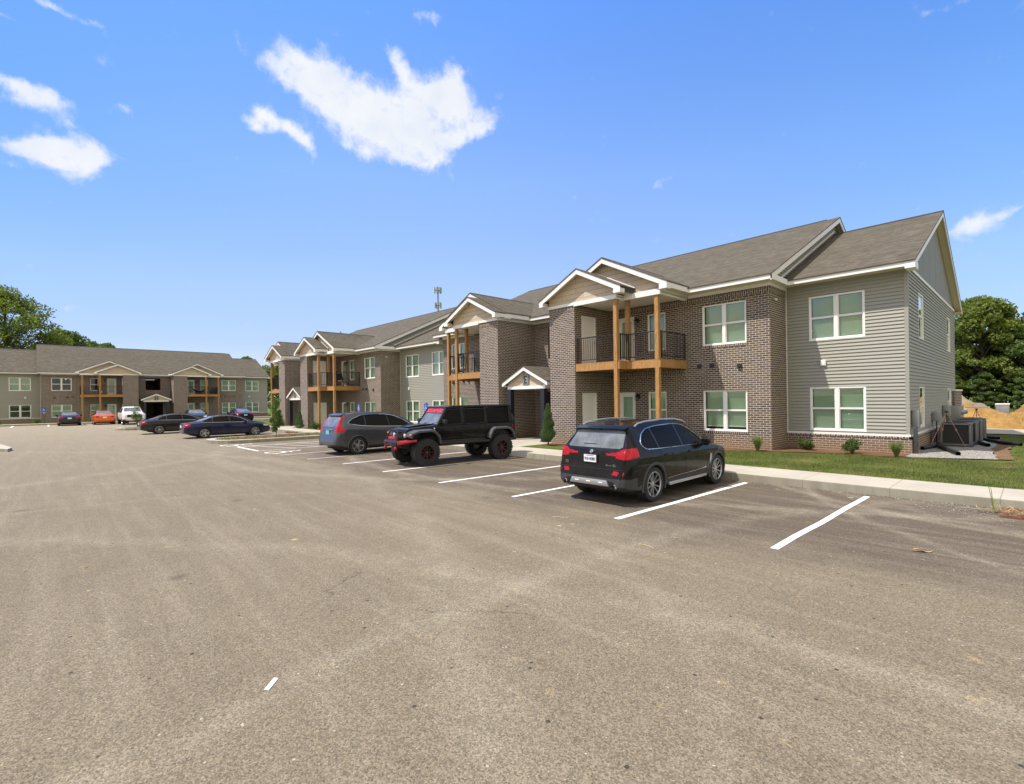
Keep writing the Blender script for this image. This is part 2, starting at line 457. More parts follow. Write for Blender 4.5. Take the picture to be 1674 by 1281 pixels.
def lantern_meshes():
    b=MB(); b.bbox(-.055,.055,-.03,0,-.08,.1,.01); b.tube([(0,-.02,.04),(0,-.1,.1),(0,-.16,.07)],.01,6)
    b.lathe([(0,.1),(.06,.05),(.09,0),(.09,-.02),(.07,-.02)],10,Matrix.Translation((0,-.16,.0)))
    b.lathe([(.04,-.2),(.05,-.19),(.05,-.17)],8,Matrix.Translation((0,-.16,0)))
    for k in range(4): b.tube([(.085*math.cos(k*PI/2+.8),-.16+.085*math.sin(k*PI/2+.8),-.01),(.047*math.cos(k*PI/2+.8),-.16+.047*math.sin(k*PI/2+.8),-.18)],.004,4)
    g=MB(); g.lathe([(.05,-.17),(.065,-.02)],8,Matrix.Translation((0,-.16,0)))
    return mesh('wall_lantern',b,MAT['rail'],smooth=True),mesh('lantern_glass',g,MAT['pane'])
LANT=lantern_meshes()

def railing(mb,pts,z0=3.5,z1=4.42,wood=None):
    for (x0,y0),(x1,y1) in zip(pts,pts[1:]):
        L=math.hypot(x1-x0,y1-y0); n=max(2,int(L/.105))
        T=Matrix.Translation((x0,y0,0))@Matrix.Rotation(math.atan2(y1-y0,x1-x0),4,'Z')
        r=MB(); r.box(0,L,-.022,.022,z1-.04,z1); r.box(0,L,-.015,.015,z0,z0+.03)
        for i in range(1,n): r.box(L*i/n-.008,L*i/n+.008,-.008,.008,z0+.03,z1-.04)
        for x in (0,L): r.box(x-.02,x+.02,-.021,.021,z0-.07,z1+.01)
        mb.merge(r,T)

def rake_x(mb,x0,x1,prof,hgt,top=0.0):
    """boards following slope polyline prof [(y,z)] between x0..x1"""
    for (ya,za),(yb,zb) in zip(prof,prof[1:]):
        mb.prism([(ya,za-top),(yb,zb-top),(yb,zb-hgt-top),(ya,za-hgt-top)],'x',x0,x1)
def rake_y(mb,y0,y1,prof,hgt,top=0.0):
    for (xa,za),(xb,zb) in zip(prof,prof[1:]):
        mb.prism([(xa,za-top),(xb,zb-top),(xb,zb-hgt-top),(xa,za-hgt-top)],'y',y0,y1)

def letter_poly(ch):
    S_=[(-.5,.7),(-.5,.5),(-.38,.5)]
    if ch=='E': return [[(-.5,-.7),(.5,-.7),(.5,-.28),(.3,-.28),(.3,-.45),(.0,-.45),(.0,-.14),(.25,-.14),(.25,.14),(.0,.14),(.0,.45),(.3,.45),(.3,.28),(.5,.28),(.5,.7),(-.5,.7),(-.5,.5),(-.38,.5),(-.38,-.5),(-.5,-.5)]]
    if ch=='F': return [[(-.5,-.7),(.15,-.7),(.15,-.5),(.0,-.5),(.0,-.14),(.25,-.14),(.25,.14),(.0,.14),(.0,.45),(.3,.45),(.3,.28),(.5,.28),(.5,.7),(-.5,.7),(-.5,.5),(-.38,.5),(-.38,-.5),(-.5,-.5)]]
    if ch=='H':
        a=[(-.6,-.7),(-.1,-.7),(-.1,-.52),(-.2,-.52),(-.2,-.1),(.2,-.1),(.2,-.52),(.1,-.52),(.1,-.7),(.6,-.7),(.6,-.52),(.5,-.52),(.5,.52),(.6,.52),(.6,.7),(.1,.7),(.1,.52),(.2,.52),(.2,.1),(-.2,.1),(-.2,.52),(-.1,.52),(-.1,.7),(-.6,.7),(-.6,.52),(-.5,.52),(-.5,-.52),(-.6,-.52)]
        return [a]

def building(label,loc,rz,letter,wingR=3.46,wingL=3.46,zg=0.0,sx=1,group=None,dark_win=(),open_blinds=(),brickL=-22.75):
    """the row house block; local x runs along the front (right corner of the standard wing at 0), y goes into the building"""
    t=thing('apartment_building',label,'building',loc,rz,group); t.scale=(sx,1,1)
    CX=-13.0; zb=zg-.25
    br=MB();sd=MB();sd2=MB();wt=MB();sold=MB();pan=MB();inner=MB()
    for side in (0,1):
        M_=(lambda mb:mb) if side==0 else (lambda mb:mb.mirrorx(CX))
        wing=wingR if side==0 else wingL; ext=wing-3.46
        b=MB();s=MB();s2=MB();w=MB();so=MB();sh=MB()
        FX=(lambda x:x) if side==0 else (lambda x:2*CX-x)
        # --- brick front bay
        hol=[(-5.87,-4.25,.73,2.23),(-5.87,-4.25,3.89,5.4),(-8.2,-7.37,.73,2.23),(-8.2,-7.37,3.89,5.4),(-9.62,-8.8,.13,2.23),(-9.62,-8.8,3.42,5.41)]
        flat_wall(b,'y',-1.56,-10.0,-3.46,zb,5.75,hol)
        flat_wall(b,'x',-3.46,-1.56,.0,zb,5.75,[])
        # pier
        ph=[(-3.59,-2.57,.13,2.23),(-3.59,-2.57,3.42,5.42)]
        flat_wall(b,'y',-4.03,-11.35,-10.0,zb,5.75)
        flat_wall(b,'x',-10.0,-4.03,-1.56,zb,5.75,ph)
        flat_wall(b,'X',-11.35,-4.03,-1.56,zb,5.75)
        # soldier courses and sills
        for (x0,x1,z0,z1) in ((-10.0,-3.46,5.54,5.75),(-5.9,-4.22,.65,.728),(-5.9,-4.22,3.81,3.888),(-8.2,-7.37,.65,.728),(-8.2,-7.37,3.81,3.888)):
            so.box(x0,x1,-1.575 if z1<5 else -1.566,-1.5,z0,z1)
        so.box(-11.36,-9.99,-4.04,-3.9,5.56,5.752); so.box(-10.05,-9.992,-4.03,-1.56,5.56,5.751);so.box(-3.5,-3.452,-1.56,-.0,5.54,5.751)
        so.box(-9.95,-6.5,-1.568,-1.5,2.83,3.04); so.box(-10.05,-9.991,-3.95,-1.57,2.83,3.04)
        # rear & hidden walls
        # --- wing
        if wing:
            xr=ext
            wh=[(-2.72,-1.09,.78,2.27),(-2.72,-1.09,3.9,5.42)]
            if ext: wh+=[(.45,2.05,.78,2.27),(.45,2.05,3.9,5.42)]
            siding_wall(s,'y',0,-3.43,xr-.06,.66,5.9,wh)
            flat_wall(b,'y',-.08,-3.46,xr+.08,zb,.6)
            so.box(-3.46,xr+.09,-.09,.0,.60,.655)
            w.box(-3.46,-3.43,-.03,.0,.72,5.88)                      # corner strips
            w.box(-3.46,xr+.0,-.05,-.001,.656,.722)
            if not ext:
                gh=[(2.0,3.05,.85,2.24),(2.0,3.05,3.88,5.43),(9.7,10.9,1.0,2.22),(9.7,10.9,3.87,5.4)]
                siding_wall(s,'x',0,.06,12.53,.66,5.93,gh)
                flat_wall(b,'x',.08,-.08,12.67,zb,.6)
                so.box(.0,.09,-.09,12.68,.60,.655)
                w.box(.001,.05,-.05,12.6,.656,.722)
                w.box(-.01,.045,-.0,12.6,5.93,6.02)
                cor=MB(); cor.box(-.075,.028,-.028,.075,.722,5.9);cor.box(-.075,.028,12.52,12.62,.722,5.92)
                sh.merge(cor)
                # gable panel, vertical boards
                s2.prism([(-.0,6.02),(12.6,6.02),(12.6,6.1),(6.3,9.06),(0,6.1)],'x',-.05,.012)
                for k in range(1,8):
                    y=k*1.57; zt=6.1+(min(y,12.6-y))*.47
                    s2.box(.012,.0145,y-.012,y+.012,6.03,zt)
                # patio brick corner behind
                b.box(-2.0,.13,11.3,14.2,zb,2.1); w.box(-2.05,.17,11.27,14.25,2.1,2.17)
            siding_wall(s,'Y',12.6,-3.4,xr,zb,5.9)
        # siding of the step between main roof and wing roof
        st=MB(); zz=6.0
        while zz<9.7:      # laps clipped by the main roof slope
            hw=(9.86-zz)/.4581
            if hw>.3: siding_wall(st,'x',-3.47,max(-1.95,6.3-hw),min(14.5,6.3+hw),zz,zz+LAP/3)
            zz+=LAP/3
        s.merge(st)
        flat_wall(b,'Y',14.1,-13,-3.46,zb,5.8); flat_wall(b,'x',-3.46,12.6,14.1,zb,5.8)
        if not wing: flat_wall(b,'x',-3.46,0,14.1,zb,5.8)
        # porch beams and ceilings
        w.box(-9.985,-7.95,-4.0,-1.575,5.775,5.80); w.box(-7.95,-6.45,-3.44,-1.575,5.775,5.80)
        w.box(-9.98,-7.95,-4.1,-4.0,5.70,5.86); w.box(-8.08,-7.95,-4.0,-3.46,5.70,5.86)
        w.box(-7.95,-6.45,-3.56,-3.42,5.70,5.9); w.box(-6.58,-6.45,-3.42,-1.575,5.70,5.9)
        w.box(-11.36,-9.98,-4.08,-4.03,5.753,5.86); w.box(-11.378,-11.352,-4.03,-1.565,5.753,5.895); w.box(-6.45,-6.43,-1.6,-1.565,5.76,5.88)
        for dst,src in ((br,b),(sd,s),(sd2,s2),(wt,w),(sold,so),(pan,sh)): dst.merge(M_(src))
        # --- roofs
        xe=ext+.28
        if wing:
            r=MB(); r.prism([(-.62,6.03),(6.3,9.2),(13.2,6.03),(13.2,5.99),(6.3,9.16),(-.62,5.99)],'x',-3.5,xe+.015)
            f=MB(); rake_x(f,xe-.03,xe,[(-.59,6.0),(6.3,9.165),(13.17,6.0)],.19)
            f.box(-3.2,xe,-.59,-.56,5.86,6.0); f.box(-3.2,xe,13.14,13.17,5.86,6.0)
            f.box(xe-.25,xe+.003,-.593,-.02,5.79,6.0)
            so_=MB(); so_.box(-3.43,xe-.03,-.56,.02,5.88,5.9); so_.box(-3.4,xe-.03,12.5,13.14,5.88,5.9)
            rake_x(so_,.0,xe-.03,[(-.5,5.9),(6.3,9.03),(13.1,5.9)],.015) if not ext else None
            c=MB(); rake_x(c,-3.4,xe+.01,[(6.12,9.14),(6.3,9.225),(6.48,9.14)],.02)
            R=obj('roof',M_(r),MAT['shingle'],t); obj('fascia',M_(f),MAT['white'],R); obj('soffit',M_(so_),MAT['soffit'],R); obj('ridge_cap',M_(c),MAT['ridge'],R)
        # big gable roof of the balcony bay
        xl,xm,xr_=-11.62,-8.87,-6.1; zt=7.5;sl=.505; ze=zt-sl*(xr_-xm)
        r=MB(); r.prism([(xl-.02,zt-sl*(xm-xl)),(xm,zt),(xr_+.02,ze),(xr_+.02,ze-.04),(xm,zt-.04),(xl-.02,zt-sl*(xm-xl)-.04)],'y',-3.72,1.2)
        f=MB(); rake_y(f,-3.7,-3.67,[(xl,zt-sl*(xm-xl)-.03),(xm,zt-.035),(xr_,ze-.03)],.19)
        f.box(xr_-.03,xr_,-3.67,-2.15,5.88,ze-.03); f.box(xl,xl+.03,-3.67,-2.15,5.88,ze-.03)
        f.box(xr_-.3,xr_+.003,-3.704,-3.42,5.84,6.0); f.box(xl-.003,xl+.2,-3.704,-3.4,5.84,6.0)
        so_=MB(); so_.box(xr_-.36,xr_-.03,-3.42,-1.6,5.9,5.92); so_.box(xl+.03,-11.36,-3.4,-1.6,5.9,5.92)
        rake_y(so_,-3.67,-3.4,[(xl+.1,zt-sl*(xm-xl)-.02),(xm,zt-.08),(xr_-.1,ze-.02)],.015)
        g=MB(); g.prism([(-11.34,5.88),(-6.46,5.88),(-6.46,6.16),(xm,7.4),(-11.34,6.16)],'y',-3.4,-3.36)
        fl=MB(); fl.box(-8.9,-8.88,-3.41,-3.4,0,0.001)
        R=obj('gable_roof',M_(r),MAT['shingle'],t); obj('fascia',M_(f),MAT['white'],R); obj('soffit',M_(so_),MAT['soffit'],R); obj('gable_panel',M_(g),MAT['shake'],R)
        c=MB(); rake_y(c,-3.68,.95,[(xm-.12,zt-.045),(xm,zt+.022),(xm+.12,zt-.045)],.02); obj('ridge_cap',M_(c),MAT['ridge'],R)
        # small gable in front
        xl,xm,xr_=-11.58,-9.57,-7.56; zt=7.1;sl=.5; ze=zt-sl*(xr_-xm)
        r=MB(); r.prism([(xl-.02,ze),(xm,zt),(xr_+.02,ze),(xr_+.02,ze-.04),(xm,zt-.04),(xl-.02,ze-.04)],'y',-4.42,-3.41)
        f=MB(); rake_y(f,-4.4,-4.37,[(xl,ze-.03),(xm,zt-.035),(xr_,ze-.03)],.19)
        f.box(xl,xl+.03,-4.37,-3.7,5.88,ze-.03); f.box(xr_-.28,xr_+.003,-4.404,-4.1,5.84,6.0); f.box(xl-.003,xl+.2,-4.404,-4.1,5.84,6.0)
        fe=MB(); fe.box(xr_-.03,xr_,-4.37,-3.45,5.88,ze-.03)
        so_=MB(); so_.box(xr_-.36,xr_-.03,-4.37,-3.42,5.9,5.92); so_.box(xl+.03,-11.36,-4.37,-3.4,5.9,5.92)
        rake_y(so_,-4.37,-4.08,[(xl+.1,ze-.02),(xm,zt-.08),(xr_-.1,ze-.02)],.015)
        g=MB(); g.prism([(-11.34,5.86),(-7.93,5.86),(-7.93,6.2),(xm,7.0),(-11.34,6.13)],'y',-4.07,-4.03)
        R=obj('gable_roof',M_(r),MAT['shingle'],t); obj('fascia',M_(f),MAT['white'],R)
        obj('gutter' if (letter=='E' and side==0) else 'fascia',M_(fe),MAT['metal_dk'] if (letter=='E' and side==0) else MAT['white'],R)
        obj('soffit',M_(so_),MAT['soffit'],R); obj('gable_panel',M_(g),MAT['shake'],R)
        fl=MB(); rake_y(fl,-3.45,-3.408,[(xm,zt+.05),(xr_,ze+.05)],.05); obj('flashing',M_(fl),MAT['white'],R)
        # --- balcony
        d=MB(); d.box(-9.99,-7.9,-4.0,-3.95,3.08,3.35); d.box(-7.95,-7.9,-3.95,-3.5,3.08,3.35); d.box(-7.9,-6.5,-3.5,-3.45,3.08,3.35); d.box(-6.55,-6.5,-3.45,-1.57,3.08,3.35)
        k=-9.6
        while k<-6.6: d.box(k,k+.04,(-3.95 if k<-7.95 else -3.45),-1.58,3.1,3.34); k+=.4
        y=-3.99
        while y<-1.6:
            d.box(-9.985,(-7.9 if y<-3.5 else -6.5),y,y+.13,3.355,3.385); y+=.14
        D=obj('balcony',M_(d),MAT['pine'],t)
        for (px,py,z0,z1) in ((-8.05,-4.02,zg+.02,5.70),(-7.99,-3.33,3.386,5.775),(-6.63,-3.5,zg+.02,5.70)):
            p=MB(); p.bbox(px-.075,px+.075,py-.075+(.06),py+.075+.06,z0,3.08 if z0<1 else z1,.006)
            if z0<1: p.bbox(px-.075,px+.075,py-.075+(.06),py+.075+.06,3.386,z1,.006); p.box(px-.068,px+.068,py-.008,py+.127,3.08,3.386)
            obj('post',M_(p),MAT['pine'],D)
        rl=MB(); railing(rl,[(-9.93,-3.93),(-8.14,-3.93)]);railing(rl,[(-7.95,-3.84),(-7.95,-3.44)]);railing(rl,[(-7.88,-3.42),(-6.72,-3.42)]);railing(rl,[(-6.55,-3.33),(-6.55,-1.6)])
        obj('railing',M_(rl),MAT['rail'],D)
        # --- openings
        nm=(letter,side)
        def W(x,y,z,w,h,n=2,rz=0,key=None):
            bl=0
            if (letter,side,key) in open_blinds: bl=open_blinds[(letter,side,key)]
            return add_window(t,FX(x),y,z,w,h,n,rz,bl)
        W(-5.06,-1.5,.73,1.62,1.5,2,0,'b0'); W(-5.06,-1.5,3.89,1.62,1.51,2,0,'b1')
        W(-7.785,-1.5,.73,.83,1.5,1,0,'s0'); W(-7.785,-1.5,3.89,.83,1.51,1,0,'s1')
        if wing:
            W(-1.905,.0,.78,1.63,1.49,2,0,'w0'); W(-1.905,.0,3.9,1.63,1.52,2,0,'w1')
            if ext: W(1.25,.0,.78,1.6,1.49,2,0,'x0'); W(1.25,.0,3.9,1.6,1.52,2,0,'x1')
            if not ext and side==0:
                for (y,z,w,h) in ((2.525,.85,1.05,1.39),(2.525,3.88,1.05,1.55),(10.3,1.0,1.2,1.22),(10.3,3.87,1.2,1.53)): add_window(t,0,y,z,w,h,1,PI/2,0)
        hd=1 if side==0 else -1
        for z,h in ((.13,2.1),(3.42,1.99)):
            add_door(t,FX(-9.21),-1.5,z,.82,h,0,True,hd)
            add_door(t,FX(-10.06),-3.08,z,1.02,h,PI/2*hd,False,-1)
        for z in (2.05,5.2):
            o=obj('wall_lantern',LANT[0],None,t);o.location=(FX(-8.62),-1.56,z); obj('lantern_glass',LANT[1],None,o)
        for x,z in ((-5.98,3.14),(-5.5,3.14),(-4.5,3.08)):
            v=MB(); v.bbox(x-.075,x+.075,-1.62,-1.55,z-.075,z+.075,.01)
            for k in range(3): v.box(x-.06,x+.06,-1.64,-1.62,z-.05+k*.045,z-.03+k*.045)
            obj('wall_vent',M_(v),MAT['metal_dk'],t)
        if wing:
            v=MB(); v.bbox(-2.37,-2.21,-.09,.0,3.0,3.2,.012); v.box(-2.34,-2.24,-.1,-.09,3.03,3.1); obj('wall_vent',M_(v),MAT['white'],t)
        sp=MB(); sp.bbox(-3.44,-3.38,-1.2,-1.06,5.3,5.36,.01); obj('flood_light',M_(sp),MAT['white'],t)
    # entry wall between the piers, breezeway
    flat_wall(br,'y',-1.56,-14.65,-11.35,zb,5.75,[(-13.72,-12.28,3.98,5.5),(-13.95,-12.05,zg+.05,2.35)],.2)
    sold.box(-14.65,-11.35,-1.567,-1.5,5.54,5.751)
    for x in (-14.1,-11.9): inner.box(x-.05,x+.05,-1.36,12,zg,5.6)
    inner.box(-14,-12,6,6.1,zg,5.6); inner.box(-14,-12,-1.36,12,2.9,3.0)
    obj('brick_wall',br,MAT['brick'],t); obj('brick_course',sold,MAT['soldier'],t); obj('siding_wall',sd,MAT['siding'],t)
    if sd2.v: obj('gable_wall',sd2,MAT['siding_dk'],t)
    if pan.v: obj('corner_board',pan,MAT['siding'],t)
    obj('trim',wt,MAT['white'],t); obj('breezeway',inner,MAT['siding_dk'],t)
    # main roof
    x0=-22.8;x1=-3.2
    r=MB(); r.prism([(-2.18,6.04),(6.3,9.93),(14.75,6.04),(14.75,6.0),(6.3,9.89),(-2.18,6.0)],'x',x0-.015,x1+.015)
    f=MB()
    for a,b in ((x1-.03,x1),(x0,x0+.03)): rake_x(f,a,b,[(-2.15,6.01),(6.3,9.885),(14.72,6.01)],.2)
    for a,b in ((-6.1,x1),(-14.38,-11.62),(x0,-19.9)): f.box(a,b,-2.15,-2.12,5.86,6.01)
    f.box(x1-.028,x1-.002,-2.12,-.585,5.862,6.05); f.box(x0+.002,x0+.028,-2.12,-.585,5.862,6.05)
    so_=MB()
    for a,b in ((-6.4,-3.23),(-14.6,-11.4),(-22.77,-19.6)): so_.box(a,b,-2.12,-1.5,5.88,5.9)
    so_.box(-3.46,-3.23,-1.5,-.56,5.881,5.9); so_.box(-22.77,-22.54,-1.5,-.56,5.881,5.9)
    for a,b in ((-3.47,-3.23),(-22.77,-22.53)): rake_x(so_,a,b,[(-2.1,5.99),(6.3,9.84),(14.7,5.99)],.015)
    fr=MB()      # frieze under the soffit of the brick bays
    for a,b in ((-6.4,-3.46),(-14.65,-11.35),(-22.54,-19.6)): fr.box(a,b,-1.6,-1.565,5.76,5.879)
    fr.box(-3.46,-3.42,-1.6,-.0,5.76,5.88); rake_x(fr,-3.46,-3.42,[(-.5,6.23),(6.3,9.36)],.07)
    tr=MB(); 
    R=obj('roof',r,MAT['shingle'],t); obj('fascia',f,MAT['white'],R); obj('soffit',so_,MAT['soffit'],R); obj('frieze_board',fr,MAT['white'],R)
    c=MB(); rake_x(c,x0+.1,x1-.5,[(6.12,9.865),(6.3,9.955),(6.48,9.865)],.02); obj('ridge_cap',c,MAT['ridge'],R)
    # entry canopy
    cx=-13.0; hw=1.43; zt=3.5; ze=zt-.5*hw
    r=MB(); r.prism([(cx-hw-.02,ze),(cx,zt),(cx+hw+.02,ze),(cx+hw+.02,ze-.04),(cx,zt-.04),(cx-hw-.02,ze-.04)],'y',-4.02,-1.57)
    f=MB(); rake_y(f,-4.0,-3.97,[(cx-hw,ze-.03),(cx,zt-.035),(cx+hw,ze-.03)],.17); f.box(cx-hw,cx-hw+.03,-3.97,-1.57,2.6,ze-.03);f.box(cx+hw-.03,cx+hw,-3.97,-1.57,2.6,ze-.03)
    f.box(cx-1.2,cx+1.2,-3.86,-3.74,2.46,2.6); f.box(cx-1.2,cx-1.08,-3.74,-1.57,2.46,2.6); f.box(cx+1.08,cx+1.2,-3.74,-1.57,2.46,2.6)
    f.box(cx-hw+.03,cx-1.2,-3.97,-1.57,2.6,2.615); f.box(cx+1.2,cx+hw-.03,-3.97,-1.57,2.6,2.615); f.box(cx-1.08,cx+1.08,-3.74,-1.57,2.58,2.6)
    g=MB(); g.prism([(cx-1.2,2.6),(cx+1.2,2.6),(cx+1.2,2.76),(cx,3.4),(cx-1.2,2.76)],'y',-3.82,-3.76)
    R=obj('entry_canopy',r,MAT['shingle'],t); obj('fascia',f,MAT['white'],R); obj('gable_panel',g,MAT['shake'],R)
    for sgn in (-1,1):
        p=MB(); p.bbox(cx+sgn*1.06-.12,cx+sgn*1.06+.12,-3.92,-3.68,zg+.08,2.46,.008); p.bbox(cx+sgn*1.06-.15,cx+sgn*1.06+.15,-3.95,-3.65,zg+.05,zg+.08,.004); obj('post',p,MAT['post_black'],R)
    sg=MB(); sg.bbox(cx-.19,cx+.19,-3.86,-3.822,2.64,3.12,.006)
    P=obj('sign_plate',sg,MAT['sign_grey'],R)
    for y,mt,offs in ((-3.864,'white',[(dx*.011,dz*.011) for dx in(-1,0,1) for dz in(-1,0,1)]),(-3.8695,'sign_black',[(0,0)])):
        l=MB()
        for dx,dz in offs:
            for pl in letter_poly(letter):
                q=[(cx+a_*.235+dx,2.88+b_*.255+dz) for a_,b_ in pl]
                e=.0001*(offs.index((dx,dz))); l.prism(q,'y',y-e,y+.004-e)
        obj('letter',l,MAT[mt],P)
    return t
# ------------------------------------------------------------ camera, sun, sky
cam=bpy.data.cameras.new('camera'); camo=bpy.data.objects.new('camera',cam); COL.objects.link(camo)
cam.sensor_width=36; cam.lens=805.48/1674*36; cam.shift_y=(652.62-640.5)/1674; cam.clip_end=4000; cam.clip_start=.05
TH=.7542
fwd=Vector((-math.cos(TH),math.sin(TH),0)); rgt=Vector((math.sin(TH),math.cos(TH),0)); up=Vector((0,0,1))
ro=ROLL=0.0145
# columns: camera x, y, z axes
r2=rgt*math.cos(ro)+up*math.sin(ro)*-1; u2=up*math.cos(ro)+rgt*math.sin(ro)
m=Matrix((r2,u2,-fwd)).transposed().to_4x4(); m.translation=(2.724,-19.49,2.0)
camo.matrix_world=m; S.camera=camo
AZ=math.radians(29); EL=math.radians(61)
sd_=Vector((-math.sin(AZ)*math.cos(EL),-math.cos(AZ)*math.cos(EL),math.sin(EL)))
sun=bpy.data.lights.new('sun','SUN'); sun.energy=4.5; sun.angle=math.radians(.53); sun.color=(1,.92,.80)
so=bpy.data.objects.new('sun',sun); COL.objects.link(so); so.rotation_euler=sd_.to_track_quat('Z','Y').to_euler(); so.location=(0,-30,60)
w=bpy.data.worlds.new('World'); S.world=w; w.use_nodes=True; h=N(w.node_tree); bg=w.node_tree.nodes['Background']
sky=h.n('ShaderNodeTexSky'); sky.sky_type='NISHITA'; sky.sun_disc=False; sky.sun_elevation=EL; sky.sun_rotation=math.atan2(sd_.x,sd_.y)
sky.air_density=1.0; sky.dust_density=.6; sky.ozone_density=2.2; sky.altitude=100
d=h.coord('Generated')
sx_=h.n('ShaderNodeSeparateXYZ'); h.l(d,sx_.inputs[0])
z=sx_.outputs[2]
# the sky of the photo is a clean saturated blue: grade the physical sky a little
tint=h.ramp(z,[(0.0,(1.0,.95,1.0)),(.11,(1.05,.97,1.06)),(.21,(1.35,1.25,1.32)),(.40,(1.42,1.52,1.72)),(.62,(1.0,1.45,2.0)),(1,(.8,1.3,2.0))])
skyc=h.mix(1.0,sky.outputs[0],tint,'MULTIPLY')
# sky graded to a deeper blue towards both sides of the view
sd1=h.n('ShaderNodeVectorMath'); sd1.operation='DOT_PRODUCT'; h.l(d,sd1.inputs[0]); sd1.inputs[1].default_value=rgt
lf=h.math('MAXIMUM',h.math('MULTIPLY',sd1.outputs['Value'],-1),0); lf=h.math('MULTIPLY',lf,lf)
rf=h.math('MAXIMUM',sd1.outputs['Value'],0); rf=h.math('MULTIPLY',rf,rf); kz=h.maprange(z,-.02,.40,0,1)
def fac(a,b): return h.math('MAXIMUM',h.math('SUBTRACT',1,h.math('MULTIPLY',kz,h.math('ADD',h.math('MULTIPLY',lf,a),h.math('MULTIPLY',rf,b)))),.3)
cb=h.n('ShaderNodeCombineXYZ'); h.l(fac(1.08,.62),cb.inputs[0]); h.l(fac(.70,.18),cb.inputs[1]); cb.inputs[2].default_value=1.04
skyc=h.mix(1.0,skyc,cb.outputs[0],'MULTIPLY')
CLOUDS=[]
def dirpx(px,py):
    X,Y=px-837.0,py-652.62;c,s=math.cos(-ROLL),math.sin(-ROLL)
    a=c*X+s*Y;b=-s*X+c*Y
    v=rgt*a/805.48+fwd-up*b/805.48
    return v.normalized()
def cloudmask(ells,seed,dens):
    """ells: (px,py,rx,ry,ang) lobes of one cloud, turned into directions of the sky"""
    return
# lobes (direction, tangent radii)
lobes=[ # px,py,rx,ry,rotdeg,weight
 (470,118,44,20,14,.85),(515,125,50,34,10,1.1),(540,155,48,34,25,1.1),(585,178,58,34,22,1.1),(640,192,62,34,12,1.1),(690,185,45,30,-8,1.0),(655,228,60,32,8,1.1),(600,250,46,13,6,.75),(690,258,34,14,0,.75),
 (648,100,13,22,10,.85),(662,130,14,22,0,.75),(700,150,26,22,-10,.85),(738,128,24,26,20,.95),(752,165,20,24,0,.8),(722,170,34,24,0,.95),
 (785,200,24,22,0,1.05),(760,222,30,14,-16,.85),(732,232,18,14,0,.6),(715,262,20,10,-20,.6),
 (455,200,38,18,14,1.05),(490,224,26,12,20,.95),(418,203,24,9,20,.75),(432,183,14,10,0,.7),
 (88,252,58,28,2,1.15),(118,262,40,22,0,.95),(60,245,44,14,-6,.8),(140,232,30,14,26,.85),(155,258,26,10,-20,.7),
 (20,135,44,11,4,.85),(52,158,40,12,16,.8),(95,160,22,16,-10,.8),(104,196,14,14,50,.6),(20,160,34,8,0,.55),(20,272,22,8,0,.5),
 (1070,303,30,8,-24,.68),(1600,368,36,26,-8,1.05),(1570,372,26,12,0,.7),(1655,340,30,9,-20,.66),(1603,418,16,12,0,.45),(703,28,20,11,0,.80),(75,4,56,8,0,.9),(122,505,34,7,0,.62),
 (198,180,14,8,0,.5),(1560,4,40,8,0,.55),(1215,398,16,18,60,.42),(20,30,34,6,0,.5),(515,255,7,10,20,.5),(820,155,14,8,0,.42)]
nrm=d
warp=h.noise(d,16,6,.62,out=1)
wv=h.n('ShaderNodeVectorMath'); wv.operation='SUBTRACT'; h.l(warp,wv.inputs[0]); wv.inputs[1].default_value=(.5,.5,.5)
ws=h.n('ShaderNodeVectorMath'); ws.operation='SCALE'; h.l(wv.outputs[0],ws.inputs[0]); ws.inputs[3].default_value=.032
wa=h.n('ShaderNodeVectorMath'); wa.operation='ADD'; h.l(d,wa.inputs[0]); h.l(ws.outputs[0],wa.inputs[1]); dw=wa.outputs[0]
tot=None
for (px,py,rx,ry,an,wt) in lobes:
    c=dirpx(px,py); a=math.radians(an)
    ex=(dirpx(px+math.cos(a)*4,py+math.sin(a)*4)-c); ey=(dirpx(px-math.sin(a)*4,py+math.cos(a)*4)-c)
    kx=4/ex.length/rx; ky=4/ey.length/ry; ex.normalize(); ey.normalize()
    kx=1/(1.1*rx*(dirpx(px+4,py)-c).length/4); ky=1/(1.1*ry*(dirpx(px,py+4)-c).length/4)
    sub=h.n('ShaderNodeVectorMath'); sub.operation='SUBTRACT'; h.l(dw,sub.inputs[0]); sub.inputs[1].default_value=c
    dx=h.n('ShaderNodeVectorMath'); dx.operation='DOT_PRODUCT'; h.l(sub.outputs[0],dx.inputs[0]); dx.inputs[1].default_value=ex*kx
    dy=h.n('ShaderNodeVectorMath'); dy.operation='DOT_PRODUCT'; h.l(sub.outputs[0],dy.inputs[0]); dy.inputs[1].default_value=ey*ky
    r2_=h.math('MULTIPLY_ADD',dx.outputs['Value'],dx.outputs['Value'],h.math('MULTIPLY',dy.outputs['Value'],dy.outputs['Value']))
    e=h.math('MULTIPLY',h.math('POWER',2.718,h.math('MULTIPLY',r2_,-.9)),wt)
    tot=e if tot is None else h.math('ADD',tot,e)
fine=h.noise(d,26,8,.62,.3); fine2=h.noise(d,70,6,.6,.2)
fn=h.math('ADD',h.math('MULTIPLY',fine,1.15),h.math('MULTIPLY',fine2,.45))
den=h.math('ADD',h.math('MINIMUM',tot,1.45),h.math('MULTIPLY',h.math('SUBTRACT',fn,.8),1.75))
cm=h.maprange(den,.28,1.42,0,1)
cs=h.n('ShaderNodeMapRange'); cs.interpolation_type='SMOOTHSTEP'; h.l(cm,cs.inputs[0])
body=h.maprange(h.noise(d,14,5,.55),.3,.7,.0,1)
cc=h.mix(body,(5.3,5.65,6.25),(6.35,6.4,6.45))
final=h.mix(h.math('MULTIPLY',cs.outputs[0],.95),skyc,cc)
